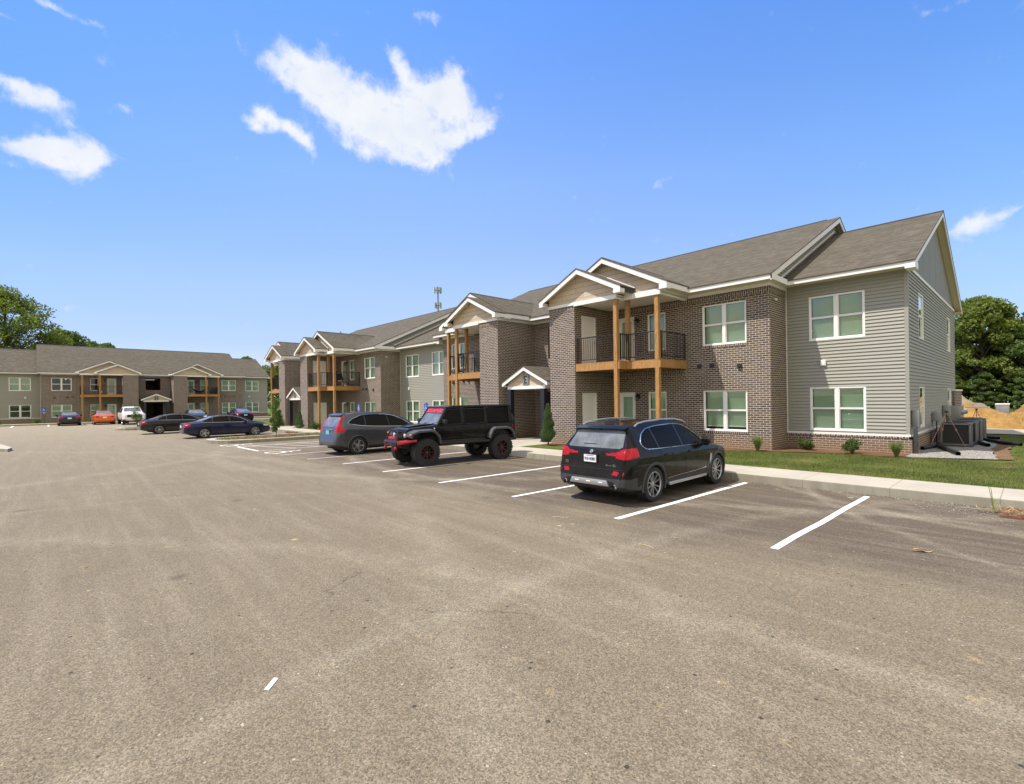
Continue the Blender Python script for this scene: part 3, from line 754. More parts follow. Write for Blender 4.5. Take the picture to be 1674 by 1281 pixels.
# added unseen broken cumulus, overhead and behind the viewpoint: warm fill and reflections
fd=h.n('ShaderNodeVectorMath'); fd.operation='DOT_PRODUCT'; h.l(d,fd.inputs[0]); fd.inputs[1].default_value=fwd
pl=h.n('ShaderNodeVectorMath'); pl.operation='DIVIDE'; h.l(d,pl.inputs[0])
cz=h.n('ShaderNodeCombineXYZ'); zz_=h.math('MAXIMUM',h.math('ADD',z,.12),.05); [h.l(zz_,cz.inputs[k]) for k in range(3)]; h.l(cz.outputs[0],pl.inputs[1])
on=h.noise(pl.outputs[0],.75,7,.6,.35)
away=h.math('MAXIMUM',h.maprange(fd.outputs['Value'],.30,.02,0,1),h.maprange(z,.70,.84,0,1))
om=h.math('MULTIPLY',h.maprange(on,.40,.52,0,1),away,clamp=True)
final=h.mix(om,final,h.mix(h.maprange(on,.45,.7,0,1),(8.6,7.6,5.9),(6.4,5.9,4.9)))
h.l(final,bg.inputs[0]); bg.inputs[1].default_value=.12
S.view_settings.view_transform='Standard'; S.view_settings.look='None'; S.view_settings.gamma=1; S.view_settings.exposure=.35
S.render.resolution_x=1024; S.render.resolution_y=784
S.cycles.max_bounces=8; S.cycles.transparent_max_bounces=12
E_=building('nearest brown brick apartment block, letter E over its entrance, grey siding right end',(0,0,0),0,'E',wingR=3.46,wingL=0,zg=.1,group='brick apartment blocks',open_blinds={('E',0,'b0'):1})
F_=building('brown brick apartment block behind the jeep and grey crossover, chair on its balcony',(-24.776,-1.206,-.257),.012,'F',wingR=5.25,wingL=3.46,zg=.2,group='brick apartment blocks')
H_=building('far brown brick apartment block with the letter H, facing across the end of the lot',(-77.85,4.82,-.09),1.584,'H',zg=0,sx=1.11,group='brick apartment blocks',open_blinds={('H',1,'w0'):3,('H',1,'b1'):3,('H',1,'s1'):3})
# ------------------------------------------------------------ ground materials
def asphalt_mat():
    m,nt,p=newmat('asphalt');h=N(nt);c=h.coord('Object')
    sep=h.n('ShaderNodeSeparateXYZ');h.l(c,sep.inputs[0]);X,Y=sep.outputs[0],sep.outputs[1]
    big=h.noise(c,.22,5,.6,.4); mid=h.noise(c,1.1,6,.62,.3); sm=h.noise(c,7,5,.65)
    col=h.mix(big,(0.164,0.134,0.092),(0.208,0.175,0.121))
    col=h.mix(h.maprange(mid,.35,.7,0,.5),col,(0.146,0.121,0.084))
    # darker fresh asphalt of the parking stalls
    ed=h.math('ADD',Y,h.math('MULTIPLY',h.math('SUBTRACT',h.noise(c,.5,4,.6),.5),3.2))
    st=h.maprange(ed,-13.4,-11.9,0,1); stx=h.maprange(X,-24,-14,.3,1)
    st=h.math('MULTIPLY',h.math('MULTIPLY',st,stx),.86)
    col=h.mix(st,col,(0.094,0.075,0.055))
    # grazing-angle brightness painted into the colour farther out on the lane
    far=h.maprange(X,-8,-55,0,.7)
    far=h.math('MULTIPLY',far,h.maprange(Y,-12,-14.5,.35,1)); 
    col=h.mix(far,col,(0.304,0.259,0.182))
    # pale curved scuffs left by turning vehicles: arcs round several centres
    for (cx,cy,R,wd,st_,wob) in ((-16,-2,13.2,.22,.4,.7),(-9,6.2,18.5,.16,.5,.9),(4,-2.5,7.3,.12,.5,.5),(8,-4,9.4,.10,.45,.5),(-4,-20,6.4,.10,.22,.4),(-30,-28,17,.35,.3,.8),(14,-16,15.2,.16,.35,.8),(3,-30,14.8,.2,.35,.8),(-12,-34,20.5,.28,.32,1.0),(9,3,14.0,.13,.4,.7)):
        ww=h.math('MULTIPLY',h.math('SUBTRACT',h.noise(c,.35,3,.5),.5),wob)
        dx=h.math('SUBTRACT',X,cx);dy=h.math('SUBTRACT',Y,cy)
        r=h.math('SQRT',h.math('ADD',h.math('MULTIPLY',dx,dx),h.math('MULTIPLY',dy,dy)))
        q=h.math('ABSOLUTE',h.math('SUBTRACT',h.math('ADD',r,ww),R))
        f=h.math('MULTIPLY',h.maprange(q,0,wd*1.7,1,0),h.maprange(h.noise(c,1.3,4,.7),.34,.55,0,st_*.92))
        f=h.math('MULTIPLY',f,h.maprange(sm,.3,.6,.5,1))
        col=h.mix(f,col,(0.338,0.303,0.226))
    # long faint roller streaks
    s1=h.noise(h.mapping(c,rot=(0,0,.05),scale=(.25,3.2,1)),1.0,4,.6)
    col=h.mix(h.maprange(s1,.48,.70,0,.32),col,(0.281,0.241,0.178))
    s2=h.noise(h.mapping(c,rot=(0,0,-.42),scale=(.3,4.5,1)),.8,5,.65)
    col=h.mix(h.maprange(s2,.53,.72,0,.28),col,(0.304,0.270,0.197))
    # yellow sand specks and smears
    y1=h.noise(c,3.1,4,.7); y2=h.noise(h.mapping(c,loc=(9,4,0)),.3,2,.5)
    col=h.mix(h.math('MULTIPLY',h.maprange(y1,.62,.72,0,.55),h.maprange(y2,.42,.6,0,1)),col,(0.405,0.297,0.144))
    k=h.vor(h.mapping(c,loc=(3,3,0)),.9); kk=h.math('MULTIPLY',h.maprange(k,.03,.055,1,0),h.maprange(h.noise(c,.4,2,.5),.5,.58,0,.8))
    col=h.mix(kk,col,(0.506,0.374,0.182))
    # oil marks
    o=h.vor(h.mapping(c,loc=(5,1,0)),.55); oo=h.math('MULTIPLY',h.maprange(h.math('ADD',o,h.math('MULTIPLY',sm,.05)),.06,.1,1,0),.45)
    col=h.mix(oo,col,(0.062,0.054,0.040))
    # aggregate
    a1=h.vor(c,88,out='Color'); a1d=h.vor(c,88); a2=h.vor(c,175,out='Color')
    av=h.n('ShaderNodeSeparateColor');h.l(a1,av.inputs[0]); av2=h.n('ShaderNodeSeparateColor');h.l(a2,av2.inputs[0])
    g=h.maprange(av.outputs[0],0,1,.66,1.34); g2=h.maprange(av2.outputs[1],0,1,.76,1.24)
    col=h.mix(1.0,col,h.math('MULTIPLY',g,g2),'MULTIPLY')
    lg=h.math('MULTIPLY',h.math('GREATER_THAN',av.outputs[1],.955),h.maprange(a1d,.25,.45,1,0))
    col=h.mix(h.math('MULTIPLY',lg,.55),col,(0.472,0.424,0.316))
    pit=h.math('MULTIPLY',h.math('LESS_THAN',av.outputs[2],.12),h.maprange(a1d,.2,.5,1,0))
    col=h.mix(h.math('MULTIPLY',pit,.6),col,(0.057,0.049,0.036))
    # dark tar chips and pale crumbs
    for sc_,th,cc_,am in ((5.5,.10,(.03,.027,.025),.85),(9,.09,(.50,.46,.38),.7),(1.9,.045,(.035,.03,.027),.8),(1.4,.05,(.50,.40,.24),.7)):
        vd=h.vor(h.mapping(c,loc=(sc_,sc_*2,0)),sc_); vc=h.vor(h.mapping(c,loc=(sc_,sc_*2,0)),sc_,out='Color'); q=h.n('ShaderNodeSeparateColor'); h.l(vc,q.inputs[0])
        col=h.mix(h.math('MULTIPLY',h.math('MULTIPLY',h.maprange(h.math('ADD',vd,h.math('MULTIPLY',h.noise(c,90,2,.5),.05)),th,th+.02,1,0),h.math('GREATER_THAN',q.outputs[0],.55)),am),col,cc_)
    # hairline cracks
    cr=h.n('ShaderNodeTexVoronoi');cr.feature='DISTANCE_TO_EDGE';cr.inputs['Scale'].default_value=.16
    wv=h.noise(c,1.6,5,.65,out=1); vm=h.n('ShaderNodeVectorMath');vm.operation='MULTIPLY_ADD';h.l(wv,vm.inputs[0]);vm.inputs[1].default_value=(.8,.8,0);h.l(c,vm.inputs[2]);h.l(vm.outputs[0],cr.inputs[0])
    crk=h.math('MULTIPLY',h.maprange(cr.outputs[0],.0004,.0022,1,0),h.maprange(h.noise(c,.5,2,.5),.57,.63,0,.6))
    col=h.mix(crk,col,(0.057,0.046,0.033))
    h.l(col,p.inputs['Base Color']); p.inputs['Roughness'].default_value=.88;p.inputs['Specular IOR Level'].default_value=.28
    hh=h.math('ADD',h.math('MULTIPLY',a1d,-.8),h.math('ADD',h.math('MULTIPLY',av2.outputs[0],.25),h.math('MULTIPLY',crk,-1.2)))
    hh=h.math('ADD',hh,h.math('MULTIPLY',pit,-1.0))
    h.l(h.bump(hh,.005,.6),p.inputs['Normal']); return m
def concrete_mat(name='concrete',a=(.47,.435,.36),b=(.385,.355,.29),joint=0,dirt=True):
    m,nt,p=newmat(name);h=N(nt);c=h.coord('Object')
    n=h.noise(c,1.3,6,.65); f=h.noise(c,40,4,.7); col=h.mix(h.maprange(n,.35,.68,0,1),a,b)
    col=h.mix(h.maprange(f,.35,.7,0,.25),col,tuple(x*.7 for x in b))
    sep=h.n('ShaderNodeSeparateXYZ');h.l(c,sep.inputs[0])
    nz=h.n('ShaderNodeNewGeometry'); sn=h.n('ShaderNodeSeparateXYZ'); h.l(nz.outputs['Normal'],sn.inputs[0])
    if dirt:   # mud marks on the kerb face
        st=h.noise(h.mapping(c,scale=(2.5,2.5,.6)),1.3,4,.6)
        fac=h.math('MULTIPLY',h.math('LESS_THAN',sn.outputs[2],.5),h.maprange(st,.3,.6,.35,.9))
        col=h.mix(fac,col,(.235,.225,.17))
    if joint:
        q=h.math('PINGPONG',h.math('ADD',sep.outputs[0],.78),joint/2); jf=h.maprange(q,.004,.011,1,0); col=h.mix(h.math('MULTIPLY',jf,.7),col,(.16,.14,.11))
    h.l(col,p.inputs['Base Color']);p.inputs['Roughness'].default_value=.85;p.inputs['Specular IOR Level'].default_value=.3
    h.l(h.bump(f,.003),p.inputs['Normal']);return m
def ground_mat(name,cols,sc=1,bumpd=.03,fs=30):
    m,nt,p=newmat(name);h=N(nt);c=h.coord('Object')
    n=h.noise(c,.6*sc,6,.65,.3); f=h.noise(c,fs,5,.7); v=h.noise(c,fs*.2,4,.6)
    col=h.ramp(n,[(.3,cols[0]),(.5,cols[1]),(.72,cols[2])])
    col=h.mix(h.maprange(f,.3,.7,0,.6),col,tuple(x*.55 for x in cols[0])); col=h.mix(h.maprange(v,.45,.7,0,.5),col,cols[3])
    h.l(col,p.inputs['Base Color']);p.inputs['Roughness'].default_value=.95;p.inputs['Specular IOR Level'].default_value=.15
    h.l(h.bump(h.math('ADD',f,v),bumpd),p.inputs['Normal']);return m
def gravel_mat(name='gravel'):
    m,nt,p=newmat(name);h=N(nt);c=h.coord('Object')
    v=h.vor(c,34,out='Color');d=h.vor(c,34);s=h.n('ShaderNodeSeparateColor');h.l(v,s.inputs[0])
    col=h.ramp(s.outputs[0],[(0,(.22,.205,.185)),(.5,(.40,.375,.34)),(1,(.62,.60,.56))])
    col=h.mix(h.maprange(d,.35,.75,0,.8),col,(.10,.09,.08)); h.l(col,p.inputs['Base Color']);p.inputs['Roughness'].default_value=.9
    h.l(h.bump(h.math('MULTIPLY',d,-1),.02),p.inputs['Normal']);return m
MAT['asphalt']=asphalt_mat(); MAT['concrete']=concrete_mat(joint=1.53); MAT['concrete2']=concrete_mat('concrete_plain')
MAT['lawn']=ground_mat('lawn',[(.065,.095,.014),(.10,.135,.022),(.17,.165,.045),(.22,.19,.075)],1,.03,26)
MAT['field']=ground_mat('field',[(.07,.12,.025),(.11,.18,.035),(.15,.21,.05),(.20,.22,.08)],.3,.1,5)
MAT['mulch']=ground_mat('mulch',[(.16,.085,.045),(.22,.125,.07),(.28,.17,.10),(.10,.055,.03)],2,.03,45)
MAT['dirt']=ground_mat('dirt',[(.33,.19,.06),(.42,.255,.085),(.50,.33,.13),(.26,.15,.055)],1.5,.06,9)
MAT['gravel']=gravel_mat(); MAT['dirt2']=ground_mat('bare_soil',[(.20,.125,.07),(.27,.175,.10),(.34,.24,.14),(.15,.09,.05)],2,.04,30)
def paint_mat():
    m,nt,p=newmat('line_paint');h=N(nt);c=h.coord('Object')
    n=h.noise(c,30,5,.7); n2=h.noise(c,3,4,.6)
    h.l(h.mix(h.maprange(n,.55,.75,0,.4),(.80,.80,.78),(.48,.45,.41)),p.inputs['Base Color']);p.inputs['Roughness'].default_value=.7
    h.l(h.bump(h.vor(c,60),.003),p.inputs['Normal']); return m
MAT['paint']=paint_mat(); 
def paint_worn():
    m,nt,p=newmat('line_paint_worn');h=N(nt);c=h.coord('Object'); n=h.noise(c,14,6,.75)
    h.l(h.mix(h.maprange(n,.42,.62,.1,.8),(.70,.69,.66),(.24,.215,.19)),p.inputs['Base Color']);p.inputs['Roughness'].default_value=.8; return m
MAT['paint_worn']=paint_worn()
MAT['paint_blue']=simple('sign_blue',(.02,.09,.42),.4)

# ------------------------------------------------------------ ground sheets
g=MB(); g.quad((-1500,-1500,-.06),(1500,-1500,-.06),(1500,1500,-.06),(-1500,1500,-.06)); obj('ground',g,MAT['field'],kind='structure')
g=MB(); g.quad((-69,-46,0),(34,-46,0),(34,-7.4,0),(-69,-7.4,0)); g.quad((-69,-7.4,0),(-45,-7.4,0),(-45,-1,0),(-69,-1,0)); g.quad((-69,-1,0),(-62,-1,0),(-62,40,0),(-69,40,0)); obj('parking_lot',g,MAT['asphalt'],kind='structure')
# walk along E and F with a kerb face, ramp gap near the entrance
def walk(name,x0,x1,y0,y1,z,mat='concrete'):
    w=MB(); w.bbox(x0,x1,y0,y1,-.2,z,.018); return obj(name,w,MAT[mat],kind='structure')
walk('sidewalk',-9.25,34,-7.58,-6.2,.17); walk('sidewalk',-24.3,-11.25,-7.58,-6.2,.17); walk('sidewalk',-45.5,-27.7,-7.58,-6.2,.12)
r=MB(); r.prism([(-7.6,.004),(-6.2,.165),(-6.2,-.1),(-7.6,-.1)],'x',-11.25,-9.25); obj('kerb_ramp',r,MAT['concrete2'],kind='structure')
walk('path',-14.4,-11.3,-6.2,-1.6,.13,'concrete2'); walk('path',-39.4,-36.4,-6.2,-2.6,.10,'concrete2')
for x0,x1 in ((-9.95,-6.45),(-19.5,-16.05)): walk('patio',x0,x1,-3.6,-1.6,.12,'concrete2')
# lawns (a gently rising strip)
def sheet(name,pts,mat,kind='structure'):
    s=MB(); s.poly(pts); return obj(name,s,MAT[mat],kind=kind)
l=MB()
for a,b in ((-11.3,34),): l.quad((a,-6.2,.135),(b,-6.2,.135),(b,-1.0,.115),(a,-1.0,.115)); 
l.quad((-11.3,-1,.115),(-3,-1,.115),(-3,0,.115),(-11.3,0,.115)); l.quad((-3,-1,.115),(34,-1,.115),(34,12.2,.06),(-3,12.2,.06))
l.quad((-24.3,-6.2,.13),(-14.4,-6.2,.13),(-14.4,0,.12),(-24.3,0,.12)); l.quad((-36.4,-6.2,.05),(-24.3,-6.2,.05),(-24.3,-1,.05),(-36.4,-1,.05)); l.quad((-62,-6.2,.05),(-39.4,-6.2,.05),(-39.4,-1,.05),(-62,-1,.05))
l.quad((-80,-30,.05),(-70.4,-30,.05),(-70.4,10,.05),(-80,10,.05))
obj('lawn',l,MAT['lawn'],kind='structure')
wob=random.Random(3)
def blob(name,pts,mat,z,amp=.12,n=6,**k):
    """flat bed with a ragged outline"""
    out=[]
    for i,(x,y) in enumerate(pts):
        x2,y2=pts[(i+1)%len(pts)]
        for t in range(n): out.append((x+(x2-x)*t/n+wob.uniform(-amp,amp),y+(y2-y)*t/n+wob.uniform(-amp,amp),z))
    s=MB(); s.poly(out); return obj(name,s,MAT[mat],kind='structure')
blob('mulch_bed',[(-9.6,-2.7),(-4.5,-2.55),(-2.9,-1.7),(-1.3,-1.25),(.3,-1.4),(.3,.1),(-3.4,.1),(-9.6,-1.4)],'mulch',.139,.06)
blob('mulch_bed',[(-11.2,-4.9),(-9.7,-4.9),(-9.9,-4.0),(-11.3,-4.0)],'mulch',.139,.08)
blob('gravel_bed',[(.05,-1.2),(1.95,-.35),(1.7,3.0),(1.75,8.8),(.05,9.6)],'gravel',.145,.05)
blob('dirt_strip',[(1.9,-.4),(2.3,-.2),(2.1,3.2),(2.0,6.5),(1.65,6.5),(1.7,3.0)],'dirt2',.142,.07)
blob('dirt_strip',[(-9.25,-6.2),(3.5,-6.2),(3.5,-5.97),(-9.25,-6.02)],'dirt2',.1395,.03,40)
blob('dirt_strip',[(2.0,-2.6),(2.35,-2.4),(2.3,-1.9),(1.95,-2.2)],'dirt2',.139,.07)
# gravel washed along the foot of the kerb
# concrete lane behind, construction yard
s=MB(); s.quad((-30,12.2,.1),(60,12.2,.1),(60,16.6,.1),(-30,16.6,.1)); obj('road',s,MAT['concrete2'],kind='structure')
# parking lines
def line(pts,w=.1,mat='paint',z=.004):
    s=MB(); L=[];R=[]
    for i,p in enumerate(pts):
        a=Vector(pts[max(0,i-1)]);b=Vector(pts[min(len(pts)-1,i+1)]);d=(b-a).normalized();n=Vector((-d.y,d.x))*w/2
        L.append((p[0]+n.x,p[1]+n.y,z));R.append((p[0]-n.x,p[1]-n.y,z))
    for i in range(len(pts)-1): s.quad(L[i],L[i+1],R[i+1],R[i])
    return obj('parking_line',s,MAT[mat],kind='structure')
line([(.36,-12.62),(.362,-11.8),(.378,-11.3),(.402,-10.7),(.405,-10.0),(.41,-9.2),(.43,-8.5),(.44,-7.86)],.10)
line([(-2.05,-12.68),(-1.97,-10.5),(-1.88,-7.8)],.11); line([(-4.66,-12.58),(-4.45,-7.8)],.10); line([(-7.22,-12.62),(-6.95,-7.8)],.10)
line([(-9.98,-12.62),(-9.6,-7.75)],.10); line([(-12.6,-12.62),(-12.35,-7.8)],.10); line([(-14.85,-12.9),(-14.5,-7.8)],.10,'paint_worn')
line([(-17.05,-13.1),(-16.9,-7.8)],.10,'paint_worn'); line([(-19.5,-13.1),(-19.5,-7.8)],.10,'paint_worn'); line([(-22.45,-13.2),(-19.5,-13.15)],.12,'paint'); line([(-22.5,-13.2),(-22.4,-7.8)],.1,'paint')
for k in range(5): line([(-22.4,-12.6+k*1.0),(-19.6,-11.6+k*1.0)],.1,'paint_worn')
for k in range(7): line([(-28.6-k*2.62,-12.9),(-28.5-k*2.62,-7.8)],.1,'paint_worn')
for k in range(9): line([(-69,-24.8+k*2.62),(-63.9,-24.8+k*2.62)],.12,'paint')
s=MB(); s.poly([(x,y,.004) for x,y in [(-0.98, -18.42), (-0.95, -18.4), (-1.06, -18.3), (-1.09, -18.32)]]); obj('paint_patch',s,MAT['paint'],kind='structure')
# wheelchair symbols painted on the accessible stalls
def wheelchair(mb,T,w=1):
    r=MB()
    def st(a,b,t=.11):
        d=(Vector(b)-Vector(a));n=Vector((-d.y,d.x)).normalized()*t/2; a=Vector(a);b=Vector(b)
        r.quad((a.x+n.x,a.y+n.y,0),(b.x+n.x,b.y+n.y,0),(b.x-n.x,b.y-n.y,0),(a.x-n.x,a.y-n.y,0))
    for k in range(14):
        a0=math.radians(95+k*17);a1=math.radians(95+(k+1)*17+2); st((-.05+.32*math.cos(a0),-.2+.32*math.sin(a0)),(-.05+.32*math.cos(a1),-.2+.32*math.sin(a1)),.09)
    st((-.08,.48),(-.02,.0)); st((-.03,.01),(.28,-.0)); st((.26,.03),(.42,-.42)); st((.38,-.4),(.52,-.36)); st((-.06,.3),(.2,.24),.08)
    r.add([(-.1+.09*math.cos(k*PI/4),.6+.09*math.sin(k*PI/4),0) for k in range(8)],[tuple(range(8))])
    mb.merge(r,T)
for x,y in ((-18.3,-12.6),(-23.6,-13.0)):
    s=MB(); wheelchair(s,Matrix.Translation((x,y,.004))@Matrix.Scale(1.15,4)); obj('wheelchair_marking',s,MAT['paint'],kind='structure')
# islands
def island(x0,x1,y0,y1,zk=.17,tipx=None,soil='mulch'):
    pts=[]; n=10; xm=(x0+x1)/2; hw=(x1-x0)/2
    base=[(x1,y1)]+[(xm+hw*math.cos(t),y0+hw*.9-hw*.9*math.sin(t)) for t in [PI/2*k/n*2 for k in range(n+1)]]+[(x0,y1)]
    def off(d): return [(xm+(px-xm)*(1-d/hw), py+(d if py<y1-.01 else -0)) for px,py in base]
    o=off(0);i=off(.38); k=MB()
    for a in range(len(o)-1):
        k.quad((*o[a],0),(*o[a+1],0),(*o[a+1],zk),(*o[a],zk)); k.quad((*o[a],zk),(*o[a+1],zk),(*i[a+1],zk),(*i[a],zk)); k.quad((*i[a],zk),(*i[a+1],zk),(*i[a+1],zk-.06),(*i[a],zk-.06))
    obj('kerb',k,MAT['concrete2'],kind='structure')
    s=MB(); s.poly([(*p,zk-.03) for p in i]); obj('planting_bed',s,MAT[soil],kind='structure')
island(-27.7,-24.35,-13.7,-7.5); island(-49,-46,-15.7,-7.5,soil='mulch')
k=MB(); k.prism([(-28.4,-20.85),(-29.5,-20.75),(-33,-21.3),(-44,-24.5),(-44,-34),(-30,-34),(-31.2,-22.2)],'z',-.1,.13); obj('kerb',k,MAT['concrete2'],kind='structure')
walk('sidewalk',-70.4,-69,-30,10,.15,'concrete2')
# ------------------------------------------------------------ cars
def paint(name,col,metal=.35,rough=.28):
    m,nt,p=newmat(name);h=N(nt);p.inputs['Base Color'].default_value=(*col,1);p.inputs['Metallic'].default_value=metal
    p.inputs['Roughness'].default_value=rough;p.inputs['Coat Weight'].default_value=.75 if max(col)>.01 else .6;p.inputs['Coat Roughness'].default_value=.04;p.inputs['Coat IOR'].default_value=1.38 if max(col)>.01 else 1.27;p.inputs['Specular IOR Level'].default_value=.12
    c=h.coord('Object'); n=h.noise(c,3,4,.6)   # film of dust
    d=h.maprange(n,.4,.75,.0,.035); sp=h.n('ShaderNodeSeparateXYZ');h.l(c,sp.inputs[0])
    low=h.math('MULTIPLY',h.maprange(sp.outputs[2],.6,.2,0,.16),h.maprange(h.noise(c,12,4,.6),.3,.7,.5,1))
    h.l(h.mix(h.math('ADD',d,low,clamp=True),col,(.27,.22,.17)),p.inputs['Base Color'])
    h.l(h.maprange(n,.35,.75,rough,rough+.15),p.inputs['Roughness']);return m
MAT['paint_black']=paint('paint_black',(.006,.006,.007),.1,.2); MAT['paint_grey']=paint('paint_grey',(.075,.082,.092),.5,.3)
MAT['paint_navy']=paint('paint_navy',(.010,.016,.055),.4,.28); MAT['paint_charcoal']=paint('paint_charcoal',(.018,.02,.024),.4,.28)
MAT['paint_orange']=paint('paint_orange',(.62,.13,.02),.3,.3); MAT['paint_white']=paint('paint_white',(.75,.75,.74),0,.35)
MAT['car_glass']=simple('car_glass',(.012,.012,.013),.02,spec=.35)
MAT['car_glass'].node_tree.nodes['Principled BSDF'].inputs['IOR'].default_value=1.15; MAT['car_glass_sheen']=simple('car_glass_sheen',(.13,.145,.145),.03,spec=.5,var=.5,vscale=2.5)  # pale mottled base: cloud reflection painted into the colour of these panes
MAT['clad']=simple('cladding',(.035,.037,.04),.55,bump=.001,bscale=200)
MAT['chrome']=simple('chrome',(.65,.66,.68),.12,1); MAT['silver']=simple('silver',(.50,.51,.53),.28,.85); MAT['alloy']=simple('alloy',(.42,.43,.45),.3,.9)
MAT['red_lens']=simple('red_lens',(.36,.003,.010),.15,var=.35,vscale=9,spec=.35); MAT['clear_lens']=simple('clear_lens',(.62,.64,.66),.1,.3,coat=1)
MAT['amber']=simple('amber_lens',(.8,.25,.03),.15,coat=1); MAT['tyre']=simple('tyre',(.020,.020,.021),.8,var=.3,vscale=20,bump=.002,bscale=120)
MAT['plate']=simple('plate_white',(.72,.74,.78),.4); MAT['plate_ink']=simple('plate_ink',(.03,.05,.16),.5); MAT['rim_dark']=simple('rim_black',(.012,.012,.013),.3); MAT['rim_red']=simple('rim_red',(.24,.015,.022),.3,.3)
MAT['plate_blue']=simple('plate_blue',(.16,.42,.62),.4)
def lerp_tab(tab,x):
    if x<=tab[0][0]: return tab[0][1]
    for (a,va),(b,vb) in zip(tab,tab[1:]):
        if x<=b: 
            t=(x-a)/max(1e-9,b-a); return va+(vb-va)*t
    return tab[-1][1]
def smooth_tab(tab,x,w=.05):
    return (lerp_tab(tab,x-w)+2*lerp_tab(tab,x)+lerp_tab(tab,x+w))/4
def catmull(P,n):
    out=[]
    for i in range(len(P)-1):
        p0=P[max(0,i-1)];p1=P[i];p2=P[i+1];p3=P[min(len(P)-1,i+2)]
        for k in range(n[i]):
            t=k/n[i]
            out.append(tuple(.5*((2*b)+(-a+c)*t+(2*a-5*b+4*c-d)*t*t+(-a+3*b-3*c+d)*t**3) for a,b,c,d in zip(p0,p1,p2,p3)))
    out.append(P[-1]); return out
def inpoly(p,poly):
    x,y=p;r=False;j=len(poly)-1
    for i in range(len(poly)):
        xi,yi=poly[i];xj,yj=poly[j]
        if (yi>y)!=(yj>y) and x<(xj-xi)*(y-yi)/(yj-yi)+xi: r=not r
        j=i
    return r
def nearest(p,poly):
    best=None
    for i in range(len(poly)):
        a=poly[i];b=poly[(i+1)%len(poly)];dx,dy=b[0]-a[0],b[1]-a[1];L=dx*dx+dy*dy
        t=0 if L==0 else max(0,min(1,((p[0]-a[0])*dx+(p[1]-a[1])*dy)/L))
        q=(a[0]+dx*t,a[1]+dy*t);d=math.hypot(q[0]-p[0],q[1]-p[1])
        if best is None or d<best[0]: best=(d,q)
    return best
def roundpoly(P,n=4,k=.25):
    """soften the corners of a closed polygon"""
    out=[];N_=len(P)
    for i in range(N_):
        a=P[i-1];b=P[i];c=P[(i+1)%N_]
        p=(b[0]+(a[0]-b[0])*k,b[1]+(a[1]-b[1])*k);q=(b[0]+(c[0]-b[0])*k,b[1]+(c[1]-b[1])*k)
        for j in range(n+1):
            t=j/n; out.append(((1-t)**2*p[0]+2*t*(1-t)*b[0]+t*t*q[0],(1-t)**2*p[1]+2*t*(1-t)*b[1]+t*t*q[1]))
    return out
